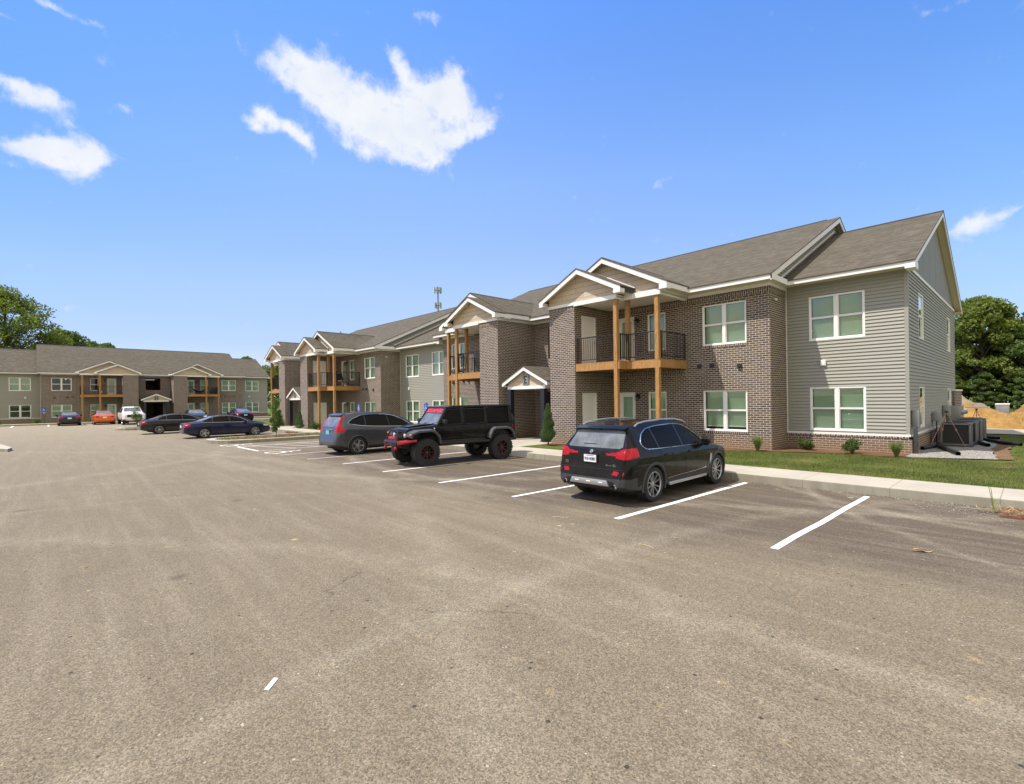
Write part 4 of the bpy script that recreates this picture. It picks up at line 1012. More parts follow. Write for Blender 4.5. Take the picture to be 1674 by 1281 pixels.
class Car:
    def __init__(s,spec,step=.03):
        s.p=spec; s.step=step; s.build()
    def section(s,x):
        p=s.p; zt=smooth_tab(p['top'],x,.02); w=smooth_tab(p['width'],x,.02); zb=min(lerp_tab(p['bottom'],x),zt-.1)
        zl=min(smooth_tab(p['belt'],x,.08),zt-.05); wr=min(smooth_tab(p['roofw'],x,.03),w*.97); dr=lerp_tab(p['drop'],x)
        zr=max(zt-dr,zl+.02); H=zl-zb; tk=p.get('tuck',.965)
        zr=min(zr,zt-.005)
        P=[(0,zb),(w*.80,zb),(w*.955,zb+.05),(w*.988,zb+.20*H),(w,zb+.52*H),(w*.996,zb+.78*H),(w*tk,zl),(wr+(w*tk-wr)*.02,zr-.006 if zr-zl>.1 else zl+(zr-zl)*.7),(wr*.93,zr+(zt-zr)*.55),(wr*.62,zt-(zt-zr)*.14),(0,zt)]
        return P
    def cnt(s): return s.p.get('cnt',[2,1,4,5,4,4,12,2,3,7])
    def build(s):
        # stations by arclength of the silhouette
        T=s.p['top']; xs=[];st=s.step
        for (a,za),(b,zb) in zip(T,T[1:]):
            n=max(1,int(math.hypot(b-a,zb-za)/st)); xs+= [a+(b-a)*k/n for k in range(n)]
        xs.append(T[-1][0])
        # keep the x grid dense enough on the sides
        s.xs=xs; rows=[]
        for x in xs:
            rows.append([(x,y,z) for y,z in catmull(s.section(x),s.cnt())])
        s.rows=rows; s.nr=len(rows[0])
    def side_y(s,x,z):
        R=catmull(s.section(x),s.cnt()); best=None
        for (y0,z0),(y1,z1) in zip(R[3:],R[4:]):
            if (z0<=z<=z1) or (z1<=z<=z0):
                t=0 if abs(z1-z0)<1e-9 else (z-z0)/(z1-z0); return y0+(y1-y0)*t
        return R[6][0]
    def top_x(s,z,rear=True):
        T=s.p['top'] if rear else s.p['top'][::-1]
        for (a,za),(b,zb) in zip(T,T[1:]):
            if za<=z<=zb: return a+(b-a)*(z-za)/max(1e-9,zb-za)
        return T[0][0]
    def make(s,parent,body_mat,regions,arches,cell=None):
        """regions: (name,mat,plane,poly,cond) ; faces are dealt out to the first region that contains them"""
        cell=cell or s.step
        V=[];F=[];nr=s.nr;rows=[list(r) for r in s.rows]
        def snap(pt,side):
            x,y,z=pt; 
            for (xw,zw,R) in arches:
                if y>.45:
                    d=math.hypot(x-xw,z-zw)
                    if abs(d-R)<cell*.55 and d>1e-6: return (xw+(x-xw)*R/d,y,zw+(z-zw)*R/d)
            for (nm,mt,pl,poly,cond) in regions:
                if not cond(x,y,z): continue
                q=(x,z) if pl=='xz' else (y,z)
                d,r=nearest(q,poly)
                if d<cell*.5:
                    return (r[0],y,r[1]) if pl=='xz' else (x,r[0],r[1])
            return pt
        for i in range(len(rows)):
            for j in range(2,nr-1):
                if 2<=i<len(rows)-2: rows[i][j]=snap(rows[i][j],1)
        G={}
        def idx(i,j,sg):
            k=(i,j,sg if j not in (0,nr-1) else 1)
            if k not in G: x,y,z=rows[i][j]; G[k]=len(V); V.append((x,y*k[2],z))
            return G[k]
        groups={}
        def put(name,f): groups.setdefault(name,[]).append(f)
        for sg in (1,-1):
            for i in range(len(rows)-1):
                for j in range(nr-1):
                    q=[rows[i][j],rows[i+1][j],rows[i+1][j+1],rows[i][j+1]]
                    c=[sum(v[k] for v in q)/4 for k in range(3)]
                    if any(math.hypot(c[0]-xw,c[2]-zw)<R and c[1]>.45 for xw,zw,R in arches): continue
                    nm=None
                    for ri,(name,mt,pl,poly,cond) in enumerate(regions):
                        if cond(c[0],abs(c[1]),c[2]) and inpoly((c[0],c[2]) if pl=='xz' else (c[1],c[2]),poly):
                            nm=(ri,sg) if not name.startswith('=') else (ri,0); break
                    f=[idx(i,j,sg),idx(i+1,j,sg),idx(i+1,j+1,sg),idx(i,j+1,sg)]
                    if sg==1: f=f[::-1]
                    put(nm,f)
            # caps
            for i,fl in ((0,0),(len(rows)-1,1)):
                c=len(V); zc=(rows[i][0][2]+rows[i][-1][2])/2; V.append((rows[i][0][0],0,zc))
                for j in range(nr-1):
                    f=[idx(i,j,sg),idx(i,j+1,sg),c]
                    if (sg==1)!=(fl==0): f=f[::-1]
                    put(None,f)
        objs={}
        for k,fs in groups.items():
            used={};mb=MB()
            for f in fs:
                g=[]
                for v in f:
                    if v not in used: used[v]=len(mb.v); mb.v.append(V[v])
                    g.append(used[v])
                if len(set(g))<3: continue
                mb.f.append(g); mb.m.append(0)
            if k is None: nm,mt='body',body_mat
            else: nm,mt=regions[k[0]][0].lstrip('='),regions[k[0]][1]
            o=obj(nm,mb,MAT[mt],parent,smooth=True,angle=50,uv=False,weld=False); objs[k]=o
        return objs
    def ribbon(s,mb,pts,w=.012,off=.002,n=None):
        """strip on the body side along (x,z) points, both sides"""
        Q=[]
        for a,b in zip(pts,pts[1:]):
            m=max(1,int(math.hypot(b[0]-a[0],b[1]-a[1])/.04))
            Q+=[(a[0]+(b[0]-a[0])*k/m,a[1]+(b[1]-a[1])*k/m) for k in range(m)]
        Q.append(pts[-1])
        for sg in (1,-1):
            L=[]
            for i,q in enumerate(Q):
                a=Q[max(0,i-1)];b=Q[min(len(Q)-1,i+1)];dx,dz=b[0]-a[0],b[1]-a[1];l=math.hypot(dx,dz) or 1;nx,nz=-dz/l*w/2,dx/l*w/2
                P=[]
                for u,v in ((q[0]+nx,q[1]+nz),(q[0]-nx,q[1]-nz)): P.append((u,sg*(s.side_y(u,v)+off),v))
                L.append(P)
            for i in range(len(L)-1):
                f=[L[i][0],L[i+1][0],L[i+1][1],L[i][1]]
                mb.quad(*(f if sg==1 else f[::-1]))
    def trimtube(s,mb,pts,r=.011,off=.004,close=False,sides=(1,-1)):
        Q=[];P=pts+[pts[0]] if close else pts
        for a,b in zip(P,P[1:]):
            m=max(1,int(math.hypot(b[0]-a[0],b[1]-a[1])/.05)); Q+=[(a[0]+(b[0]-a[0])*k/m,a[1]+(b[1]-a[1])*k/m) for k in range(m)]
        if not close: Q.append(pts[-1])
        for sg in sides: mb.tube([(x,sg*(s.side_y(x,z)+off),z) for x,z in Q],r,6,close=close)

def wheel(parent,x,y,r,wdt,rimr,side,style='v5',rim='alloy',tread=False,accent=None):
    """side=+1 outer face towards +y"""
    t=MB(); hw=wdt/2; T=Matrix.Translation((0,0,0))@Matrix.Rotation(-PI/2*side,4,'X')
    prof=[(rimr,-hw*.92),(rimr+.01,-hw),(r-.045,-hw*1.02),(r-.015,-hw*.93),(r,-hw*.75),(r+.001,0),(r,hw*.75),(r-.015,hw*.93),(r-.045,hw*1.02),(rimr+.01,hw),(rimr,hw*.92)]
    t.lathe(prof,48,T)
    if tread:
        for k in range(36):
            a=2*PI*k/36
            for h0,h1,o in ((-hw*.98,-hw*.45,0),(-hw*.35,hw*.35,.5),(hw*.45,hw*.98,0)):
                b=MB(); b.box(r-.012,r+.014,-.021,.021,h0,h1); t.merge(b,T@Matrix.Rotation(a+o*2*PI/36,4,'Z'))
        for k in range(18):
            b=MB(); b.box(r-.07,r-.006,-.03,.03,hw*.98,hw*1.06); t.merge(b,T@Matrix.Rotation(2*PI*k/18,4,'Z'))
    o=obj('wheel',t,MAT['tyre'],parent,smooth=True,angle=30); o.location=(x,y,r)
    rm=MB(); face=hw*.72
    rm.lathe([(rimr+.004,hw*.96),(rimr-.012,hw*.98),(rimr-.022,hw*.80)],40,T)
    rm.lathe([(.0,face+.004),(.028,face+.004),(.05,face-.004),(.062,face-.03),(.0,face-.03)],20,T)
    def spoke(a,r0,r1,w0,w1,dep=.0):
        b=MB(); z0=face-.004; z1=hw*.86-dep
        for (ww,off) in ((1,0),):
            v=[(r0,-w0,z0-.02),(r0,w0,z0-.02),(r0,w0*.6,z0),(r0,-w0*.6,z0),(r1,-w1,z1-.03),(r1,w1,z1-.03),(r1,w1*.6,z1),(r1,-w1*.6,z1)]
            b.add(v,[(0,1,2,3),(7,6,5,4),(3,2,6,7),(1,0,4,5),(2,1,5,6),(0,3,7,4)])
        rm.merge(b,T@Matrix.Rotation(a,4,'Z'))
    R1=rimr-.018
    if style=='v5':
        for k in range(5):
            for d in (-.22,.22): spoke(2*PI*k/5+d*.55,.05,R1,.016,.014) if 0 else None
            b0=2*PI*k/5
            for d in (-1,1):
                b=MB(); z0=face-.004;z1=hw*.84
                p0=(.045*math.cos(d*.3),.045*math.sin(d*.3)); p1=(R1*math.cos(d*.36),R1*math.sin(d*.36)); n=Vector((-(p1[1]-p0[1]),p1[0]-p0[0])).normalized()
                v=[]
                for (p,z,w) in ((p0,z0,.017),(p1,z1,.017)):
                    v+=[(p[0]-n.x*w,p[1]-n.y*w,z-.03),(p[0]+n.x*w,p[1]+n.y*w,z-.03),(p[0]+n.x*w*.6,p[1]+n.y*w*.6,z),(p[0]-n.x*w*.6,p[1]-n.y*w*.6,z)]
                b.add(v,[(0,1,2,3),(7,6,5,4),(3,2,6,7),(1,0,4,5),(2,1,5,6),(0,3,7,4)]); rm.merge(b,T@Matrix.Rotation(b0,4,'Z'))
    elif style=='wide5':
        for k in range(5):
            for d in (-.13,.13): spoke(2*PI*k/5+d,.04,R1,.018,.030)
            spoke(2*PI*k/5+PI/5,.04,R1*.98,.010,.012,.03)
    elif style=='multi':
        for k in range(9): spoke(2*PI*k/9,.04,R1,.016,.020)
    elif style=='offroad':
        for k in range(8): spoke(2*PI*k/8,.04,R1,.024,.02); 
    ro_=obj('rim',rm,MAT[rim],o,smooth=True,angle=35)
    bk=MB(); bk.lathe([(rimr-.020,hw*.81),(rimr-.03,hw*.2),(rimr-.05,-hw*.2)],32,T); bk.lathe([(0,-hw*.1),(rimr-.03,-hw*.12)],24,T); bk.lathe([(.0,0.0),(.14,.0),(.15,-.02)],24,T); obj('dark_rim_back',bk,MAT['rim_dark'],o,smooth=True)  # black rim barrel and backing paint in the shade between the spokes
    if accent:
        ac=MB()
        for k in range(8):
            a=2*PI*(k+.5)/8
            b=MB(); b.tube([(.07,-.018,face-.012),(R1-.035,-.032,hw*.76),(R1-.02,.0,hw*.80),(R1-.035,.032,hw*.76),(.07,.018,face-.012)],.0022,5); ac.merge(b,T@Matrix.Rotation(a,4,'Z'))
        ac.lathe([(rimr-.010,hw*.985),(rimr-.006,hw*.99),(rimr-.008,hw*.97)],40,T)
        ac.lathe([(0,face+.012),(.03,face+.01),(.034,face)],12,T)
        obj('rim_accent',ac,MAT[accent],o,smooth=True)
    return o
def wheelhouse(parent,arches,w,clad=None,car=None,trimw=.06,mat='clad'):
    d=MB(); t=MB()
    for (xw,zw,R) in arches:
        for sg in (1,-1):
            pts=[(xw+(R+.002)*math.cos(a),zw+(R+.002)*math.sin(a)) for a in [PI*(-.16+1.32*k/24) for k in range(25)]]
            for p,q in zip(pts,pts[1:]): d.quad((p[0],sg*.42,p[1]),(p[0],sg*(w-.03),p[1]),(q[0],sg*(w-.03),q[1]),(q[0],sg*.42,q[1]))
            d.poly([(p[0],sg*.43,p[1]) for p in pts])
            # arch lip
            L=[]
            for k in range(29):
                a=PI*(-.13+1.26*k/28); row=[]
                for rr,o in ((R-.012,-.03),(R-.010,.012),(R+trimw*.5,.016),(R+trimw,.004)):
                    x=xw+rr*math.cos(a);z=zw+rr*math.sin(a); z=max(z,lerp_tab(car.p['bottom'],x)+.0)
                    row.append((x,sg*(car.side_y(x,max(z,lerp_tab(car.p['bottom'],x)+.07))+o),z))
                L.append(row)
            for a,b in zip(L,L[1:]):
                for k in range(3):
                    f=[a[k],b[k],b[k+1],a[k+1]]; t.quad(*(f if sg==-1 else f[::-1]))
    obj('wheel_well',d,MAT['dark'],parent)
    obj('arch_trim',t,MAT[mat],parent,smooth=True,angle=60)

def glyphs(mb,txt,T,h=.1,th=.004,bw=.075):
    """letters from strokes on a 3x5 grid; drawn in local x (right) z (up), y towards viewer is -"""
    G={'R':'0004 0424 2422 2202 0220','E':'0004 0424 0222 0020','A':'0003 0314 1423 2320 0121','P':'0004 0424 2422 2202','X':'0024 0420','3':'0424 2420 0020 0222','D':'0004 0413 1311 1100','i':'1012','v':'0210 1022','0':'0004 0424 2420 2000','T':'0424 1410','U':'0400 0020 2024','B':'0004 0424 2420 2000 0222','8':'0004 0424 2420 2000 0222','2':'0424 2422 2202 0200 0020','-':'0222','x':'0022 0220','r':'0002 0222','M':'0004 0412 1224 2420','S':'0424 0402 0222 2220 0020','C':'0424 0400 0020','V':'0410 1024','1':'1014'}
    x=0;u=h/4
    for ch in txt:
        if ch in G:
            for st in G[ch].split():
                a=Vector((x+int(st[0])*u,int(st[1])*u));b=Vector((x+int(st[2])*u,int(st[3])*u));d=b-a
                if d.length==0: continue
                d.normalize();n=Vector((-d.y,d.x))*h*bw;a=a-d*h*bw;b=b+d*h*bw
                q=[(a.x+n.x,0,a.y+n.y),(b.x+n.x,0,b.y+n.y),(b.x-n.x,0,b.y-n.y),(a.x-n.x,0,a.y-n.y)]
                r=MB(); r.add(q+[(p[0],-th,p[2]) for p in q],[(0,1,2,3),(7,6,5,4),(0,4,5,1),(1,5,6,2),(2,6,7,3),(3,7,4,0)]); mb.merge(r,T)
        x+=h*.72
    return x
def mirror_obj(car,parent,x,z,mat):
    m=MB()
    for sg in (1,-1):
        y=car.side_y(x,z)
        bm=bmesh.new(); bmesh.ops.create_cube(bm,size=1)
        for v in bm.verts:
            k=.75 if v.co.y*sg<0 and 0 else 1
            v.co=Vector((x+v.co.x*.13-(.03 if v.co.y*sg>0 else 0),sg*(y+.12)+v.co.y*.2,z+.05+v.co.z*(.15 if v.co.x>0 else .17)))
        bmesh.ops.bevel(bm,geom=bm.edges[:]+bm.verts[:],offset=.035,segments=3,affect='EDGES',profile=.6); m.frombm(bm)
        m.tube([(x+.02,sg*(y-.01),z-.03),(x,sg*(y+.06),z+.0)],.022,6)
    return obj('wing_mirror',m,MAT[mat],parent,smooth=True,angle=60)
def bprism(mb,poly,axis,a,b,bev=.015,seg=2,taper=None):
    """bevelled extrusion; taper(co)->co applied before bevelling"""
    t=MB(); t.prism(poly,axis,a,b); bm=bmesh.new(); vs=[bm.verts.new(taper(Vector(p)) if taper else p) for p in t.v]
    for f in t.f: bm.faces.new([vs[i] for i in f])
    bmesh.ops.recalc_face_normals(bm,faces=bm.faces[:])
    if bev: bmesh.ops.bevel(bm,geom=bm.edges[:]+bm.verts[:],offset=bev,segments=seg,affect='EDGES',profile=.6,clamp_overlap=True)
    mb.frombm(bm)
def both(fn):
    for sg in (1,-1): fn(sg)
T0=Matrix.Identity(4)
def rearT(x,y,z,s=1): # text facing -x : local x -> -y ... reading left to right seen from behind
    return Matrix.Translation((x,y,z))@Matrix.Rotation(-PI/2,4,'Z')@Matrix.Scale(s,4)
# ------------------------------------------------ black SUV
def black_suv():
    sp=dict(
     top=[(-2.354,.44),(-2.352,.60),(-2.335,.70),(-2.30,.74),(-2.29,.80),(-2.283,.92),(-2.275,1.02),(-2.235,1.10),(-2.17,1.17),(-2.02,1.36),(-1.93,1.48),(-1.925,1.50),(-1.955+.035,1.555),(-1.90,1.59),(-1.5,1.645),(-1.1,1.668),(-.7,1.676),(-.2,1.67),(.2,1.635),(.5,1.57),(.85,1.38),(1.18,1.155),(1.30,1.12),(1.7,1.07),(2.0,.99),(2.18,.90),(2.27,.80),(2.31,.68),(2.34,.5),(2.354,.42)],
     belt=[(-2.354,.66),(-2.2,.98),(-1.9,1.07),(-1.0,1.055),(0,1.02),(1.0,.985),(1.6,.95),(2.1,.86),(2.354,.62)],
     bottom=[(-2.354,.36),(-2.2,.30),(-1.9,.25),(1.9,.22),(2.2,.25),(2.354,.32)],
     width=[(-2.354,.60),(-2.348,.72),(-2.32,.81),(-2.26,.86),(-2.15,.905),(-1.9,.93),(-1.4,.945),(-.6,.93),(.4,.93),(1.5,.945),(1.9,.915),(2.1,.85),(2.24,.74),(2.31,.62),(2.354,.45)],
     roofw=[(-2.354,.58),(-2.3,.80),(-2.2,.80),(-2.1,.755),(-1.93,.675),(-1.5,.655),(-.5,.65),(.3,.63),(.6,.64),(1.0,.70),(1.25,.76),(1.7,.74),(2.1,.66),(2.354,.4)],
     drop=[(-2.354,.02),(-2.0,.03),(-1.8,.06),(-.5,.065),(.6,.06),(1.0,.03),(1.2,.05),(1.8,.07),(2.1,.08),(2.354,.02)],tuck=.955,cnt=[2,1,6,8,6,6,18,3,6,18])
    c=Car(sp,.02); t=thing('parked_car','shiny black SUV with a roof rail, seen from behind, nearest the camera','car',group='cars parked along the apartment kerb')
    dlo=[(-1.60,1.115),(-1.70,1.17),(-1.74,1.25),(-1.60,1.42),(-1.38,1.52),(-1.0,1.565),(-.4,1.58),(.05,1.555),(.36,1.485),(.70,1.30),(.98,1.10),(.9,1.06),(.3,1.07),(-.6,1.085),(-1.3,1.10)]
    dlo=roundpoly(dlo,3,.3)
    sc=lambda x,y,z: y>.55 and z>1.0 and -1.95<x<1.15
    regs=[('=rear_window','car_glass_sheen','yz',roundpoly([(-.70,1.15),(.70,1.15),(.60,1.50),(-.60,1.50)],3,.12),lambda x,y,z: x<-1.8 and z>1.1),
      ('=windscreen','car_glass_sheen','yz',[(-.70,1.14),(.70,1.14),(.60,1.575),(-.60,1.575)],lambda x,y,z: x>.42 and z>1.1),
      ('side_window','car_glass','xz',dlo,sc),
      ('tail_lamp','red_lens','yz',roundpoly([(.36,1.035),(.62,1.09),(.76,1.15),(.86,1.165),(1.0,1.13),(1.0,1.0),(.84,.945),(.66,.955),(.56,1.01),(.36,1.015)],2,.2),lambda x,y,z: x<-1.90 and y>.3),
      ('reflector','red_lens','yz',[(.54,.655),(.80,.66),(.80,.69),(.55,.685)],lambda x,y,z: x<-2.26 and y>.4),
      ('headlamp','clear_lens','yz',[(.42,.78),(.86,.82),(.9,.9),(.44,.86)],lambda x,y,z: x>1.95 and y>.3),
      ('=rear_cladding','clad','yz',[(-1,.1),(1,.1),(1,.56),(-1,.56)],lambda x,y,z: x<-2.0),
      ('=front_cladding','clad','yz',[(-1,.1),(1,.1),(1,.52),(-1,.52)],lambda x,y,z: x>2.0),
      ('sill_cladding','clad','xz',[(-2.0,.1),(2.0,.1),(2.0,.40),(-2.0,.40)],lambda x,y,z: y>.5 and abs(x)<2.0)]
    arches=[(-1.386,.37,.415),(1.478,.37,.415)]
    c.make(t,'paint_black',regs,arches)
    wheelhouse(t,arches,.93,car=c,trimw=.05)
    for xw in (-1.386,1.478):
        for sg in (1,-1): wheel(t,xw,sg*.80,.368,.245,.262,sg,'v5','alloy')
    b=MB(); c.trimtube(b,dlo,.011,.006,True); obj('window_trim',b,MAT['chrome'],t,smooth=True)
    b=MB(); 
    for pts in ([(-1.12,1.09),(-1.22,1.56)],[(-.10,1.07),(-.20,1.58)]): c.ribbon(b,pts,.05,.003)
    c.ribbon(b,[(-.70,1.08),(-.70,1.57)],.012,.003) if 0 else None
    obj('pillar_trim',b,MAT['rail'],t)
    b=MB()
    for pts in ([(-.10,1.06),(-.08,.75),(-.10,.38)],[(.98,1.03),(1.0,.85),(.95,.60),(.90,.38)],[(-1.12,1.08),(-1.10,.95),(-1.0,.80),(-.93,.62),(-.90,.40)],[(-.90,.385),(.9,.385)],[(-1.62,.98),(-1.62,.86),(-1.48,.86),(-1.48,.98),(-1.62,.98)][:0] or [(-1.9,.96),(-1.88,.8)]): c.ribbon(b,pts,.007,.0015)
    obj('door_gap',b,MAT['dark'],t)
    b=MB(); c.ribbon(b,[(-.88,.44),(-.4,.455),(.4,.47),(.86,.50)],.014,.008); obj('side_moulding',b,MAT['chrome'],t)
    b=MB()
    both(lambda sg: b.bbox(-.85,.85,sg*.895,sg*.955,.285,.35,.015)); obj('sill_bar',b,MAT['silver'],t,smooth=True)
    for sg in (1,-1):
        for xx in (-.86,.18):
            b=MB(); y=c.side_y(xx,.945); b.bbox(xx-.11,xx+.11,sg*(y-.005),sg*(y+.032),.935,.962,.01); obj('door_handle',b,MAT['paint_black'],t,smooth=True)
        b=MB(); c.trimtube(b,[(1.04,.62),(1.10,.80),(1.14,.80),(1.12,.68),(1.04,.56)],.009,.004,sides=(sg,)); obj('side_vent',b,MAT['chrome'],t,smooth=True)
        b=MB()
        pts=[(x,sg*lerp_tab(sp['roofw'],x)*1.0,z) for x,z in ((-1.72,1.575),(-1.6,1.635),(-1.3,1.675),(-.7,1.695),(-.1,1.685),(.25,1.64),(.40,1.585))]; b.tube(pts,.017,8); obj('roof_rail',b,MAT['silver'],t,smooth=True)
    mirror_obj(c,t,.80,1.06,'paint_black')
    xr=lambda z: c.top_x(z)
    b=MB(); b.bbox(-2.322,-2.30,-.78,.78,.728,.738,.003); obj('bumper_gap',b,MAT['dark'],t)
    b=MB(); b.bbox(-2.312,-2.277,-.172,.172,.84,1.02,.006); obj('plate_recess',b,MAT['dark'],t)
    b=MB(); b.bbox(-2.325,-2.311,-.155,.155,.855,1.005,.006); P=obj('licence_plate',b,MAT['plate'],t)
    b=MB(); glyphs(b,'TDB-8382',rearT(-2.3265,.138,.90),.049,.002,.09); obj('plate_number',b,MAT['plate_ink'],P)
    b=MB(); b.box(-2.3268,-2.3255,-.1,.1,.985,.995); obj('plate_text',b,MAT['plate_ink'],P)
    b=MB(); T=Matrix.Translation((-2.262,0,1.075))@Matrix.Rotation(math.radians(-70),4,'Y')
    b.lathe([(0,.010),(.036,.009),(.041,.004),(.041,-.01)],20,T); E=obj('badge',b,MAT['silver'],t,smooth=True)
    b=MB()
    for q in (0,2): b.add([tuple(T@Vector((0,0,.0115)))]+[tuple(T@Vector((.027*math.cos(PI/2*(q+k/5)),.027*math.sin(PI/2*(q+k/5)),.0115))) for k in range(6)],[(0,1,2,3,4,5,6)])
    obj('badge_field',b,MAT['plate_ink'],E)
    b=MB(); glyphs(b,'X3',rearT(-2.303,.66,.80),.055,.003); obj('model_badge',b,MAT['chrome'],t)
    b=MB(); glyphs(b,'xDrive30i',rearT(-2.303,-.38,.80),.04,.003); obj('model_badge',b,MAT['chrome'],t)
    b=MB(); bprism(b,[(-.50,.40),(.50,.40),(.44,.52),(-.44,.52)],'x',-2.385,-2.33,.012); S_=obj('skid_plate',b,MAT['silver'],t,smooth=True)
    b=MB(); [b.bbox(-2.392,-2.384,y-.05,y+.05,.455,.475,.003) for y in (-.3,0,.3)]; obj('skid_slot',b,MAT['white'],S_)
    for sg in (1,-1):
        b=MB(); T=Matrix.Translation((-2.32,sg*.62,.40))@Matrix.Rotation(-PI/2,4,'Y'); b.lathe([(.03,-.1),(.045,-.08),(.052,.07),(.047,.078),(.042,.06),(.04,-.05)],18,T); obj('exhaust_tip',b,MAT['chrome'],t,smooth=True)
    b=MB(); b.bbox(-2.14,-2.09,-.05,.3,1.19,1.225,.012); obj('rear_wiper',b,MAT['rail'],t,smooth=True)
    b=MB(); bprism(b,[(-2.01,1.535),(-1.86,1.60),(-1.80,1.60),(-1.84,1.53)],'y',-.64,.64,.012); obj('spoiler',b,MAT['paint_black'],t,smooth=True)
    b=MB(); bprism(b,[(-1.45,1.655),(-1.28,1.665),(-1.37,1.72),(-1.43,1.725)],'y',-.022,.022,.008); obj('roof_antenna',b,MAT['rail'],t,smooth=True)
    b=MB(); b.bbox(2.25,2.36,-.40,-.03,.60,.86,.03); b.bbox(2.25,2.36,.03,.40,.60,.86,.03); obj('grille',b,MAT['chrome'],t,smooth=True)
    b=MB(); b.bbox(-1.9,1.95,-.72,.72,.20,.34,.02); obj('underbody',b,MAT['dark'],t)
    return t
def grey_crossover():
    sp=dict(
     top=[(-2.26,.40),(-2.258,.56),(-2.24,.66),(-2.19,.72),(-2.17,.80),(-2.16,.92),(-2.145,1.02),(-2.10,1.12),(-1.92,1.42),(-1.84,1.54),(-1.78,1.58),(-1.4,1.625),(-.8,1.65),(-.3,1.645),(.2,1.60),(.55,1.50),(1.0,1.24),(1.28,1.08),(1.4,1.045),(1.8,.98),(2.1,.85),(2.2,.72),(2.25,.5),(2.265,.42)],
     belt=[(-2.26,.62),(-2.1,.98),(-1.8,1.10),(-1.0,1.06),(0,1.0),(1.0,.95),(1.6,.90),(2.1,.76),(2.265,.5)],
     bottom=[(-2.26,.36),(-2.0,.30),(-1.8,.25),(1.8,.22),(2.265,.32)],
     width=[(-2.26,.58),(-2.24,.70),(-2.2,.79),(-2.1,.85),(-1.9,.89),(-1.4,.91),(0,.90),(1.4,.905),(1.8,.86),(2.05,.76),(2.2,.6),(2.265,.4)],
     roofw=[(-2.26,.55),(-2.17,.78),(-2.05,.72),(-1.84,.60),(-1.4,.60),(-.4,.61),(.3,.59),(.6,.61),(1.28,.72),(1.8,.66),(2.265,.35)],
     drop=[(-2.26,.02),(-1.9,.03),(-1.7,.06),(.5,.06),(1.0,.03),(1.8,.06),(2.265,.02)],tuck=.955)
    c=Car(sp,.035); t=thing('parked_car','grey hatchback crossover with tall red tail lamps up its pillar, beside the jeep','car',group='cars parked along the apartment kerb')
    dlo=roundpoly([(-1.76,1.22),(-1.5,1.40),(-1.15,1.52),(-.6,1.555),(-.1,1.54),(.3,1.47),(.75,1.26),(1.05,1.05),(.95,1.015),(0,1.04),(-.8,1.08),(-1.3,1.13)],3,.25)
    regs=[('=rear_window','car_glass_sheen','yz',roundpoly([(-.62,1.10),(.62,1.10),(.50,1.50),(-.50,1.50)],3,.12),lambda x,y,z: x<-1.75 and z>1.08),
      ('=windscreen','car_glass_sheen','yz',[(-.68,1.08),(.68,1.08),(.56,1.53),(-.56,1.53)],lambda x,y,z: x>.5 and z>1.06),
      ('side_window','car_glass','xz',dlo,lambda x,y,z: y>.5 and z>.98 and -1.85<x<1.2),
      ('tail_lamp','red_lens','xz',[(-2.22,.93),(-2.10,.88),(-1.86,.93),(-1.88,1.00),(-2.0,1.16),(-1.93,1.30),(-1.78,1.52),(-1.86,1.56),(-2.02,1.34),(-2.12,1.17),(-2.17,1.1)],lambda x,y,z: x<-1.7 and y>.56),
      ('headlamp','clear_lens','yz',[(.42,.70),(.86,.78),(.88,.88),(.44,.80)],lambda x,y,z: x>1.85 and y>.3),
      ('=bumper','clad','yz',[(-1,.1),(1,.1),(1,.42),(-1,.42)],lambda x,y,z: abs(x)>1.95),
      ('sill_cladding','clad','xz',[(-2.0,.1),(2.0,.1),(2.0,.36),(-2.0,.36)],lambda x,y,z: y>.5 and abs(x)<2.0)]
    arches=[(-1.36,.345,.385),(1.26,.345,.385)]
    c.make(t,'paint_grey',regs,arches); wheelhouse(t,arches,.89,car=c,trimw=.03,mat='paint_grey')
    for xw in (-1.36,1.26):
        for sg in (1,-1): wheel(t,xw,sg*.775,.345,.225,.235,sg,'wide5','alloy')
    b=MB(); c.trimtube(b,dlo,.011,.006,True); obj('window_trim',b,MAT['chrome'],t,smooth=True)
    b=MB(); 
    for pts in ([(-1.02,1.10),(-1.0,1.53)],[(.02,1.03),(-.05,1.53)]): c.ribbon(b,pts,.045,.003)
    obj('pillar_trim',b,MAT['rail'],t)
    b=MB()
    for pts in ([(.02,1.0),(.0,.7),(.02,.38)],[(1.0,1.0),(1.02,.8),(.9,.38)],[(-1.02,1.04),(-.98,.85),(-.88,.6),(-.85,.38)]): c.ribbon(b,pts,.008,.0015)
    obj('door_gap',b,MAT['dark'],t)
    for sg in (1,-1):
        for xx in (-.82,.22):
            b=MB(); y=c.side_y(xx,.93); b.bbox(xx-.1,xx+.1,sg*(y-.005),sg*(y+.03),.915,.95,.01); obj('door_handle',b,MAT['paint_grey'],t,smooth=True)
    mirror_obj(c,t,.88,1.02,'paint_grey')
    b=MB(); b.bbox(-2.185,-2.165,-.155,.155,.80,.95,.005); obj('licence_plate',b,MAT['plate_blue'],t)
    b=MB(); b.bbox(-2.19,-2.14,-.46,.46,.985,1.01,.006); obj('tailgate_bar',b,MAT['chrome'],t,smooth=True)
    b=MB(); bprism(b,[(-1.93,1.53),(-1.78,1.60),(-1.70,1.60),(-1.78,1.53)],'y',-.56,.56,.012); obj('spoiler',b,MAT['paint_grey'],t,smooth=True)
    b=MB(); b.bbox(-2.02,-1.97,-.25,.15,1.13,1.16,.01); obj('rear_wiper',b,MAT['rail'],t)
    b=MB(); b.bbox(-1.9,1.9,-.7,.7,.2,.34,.02); obj('underbody',b,MAT['dark'],t)
    return t
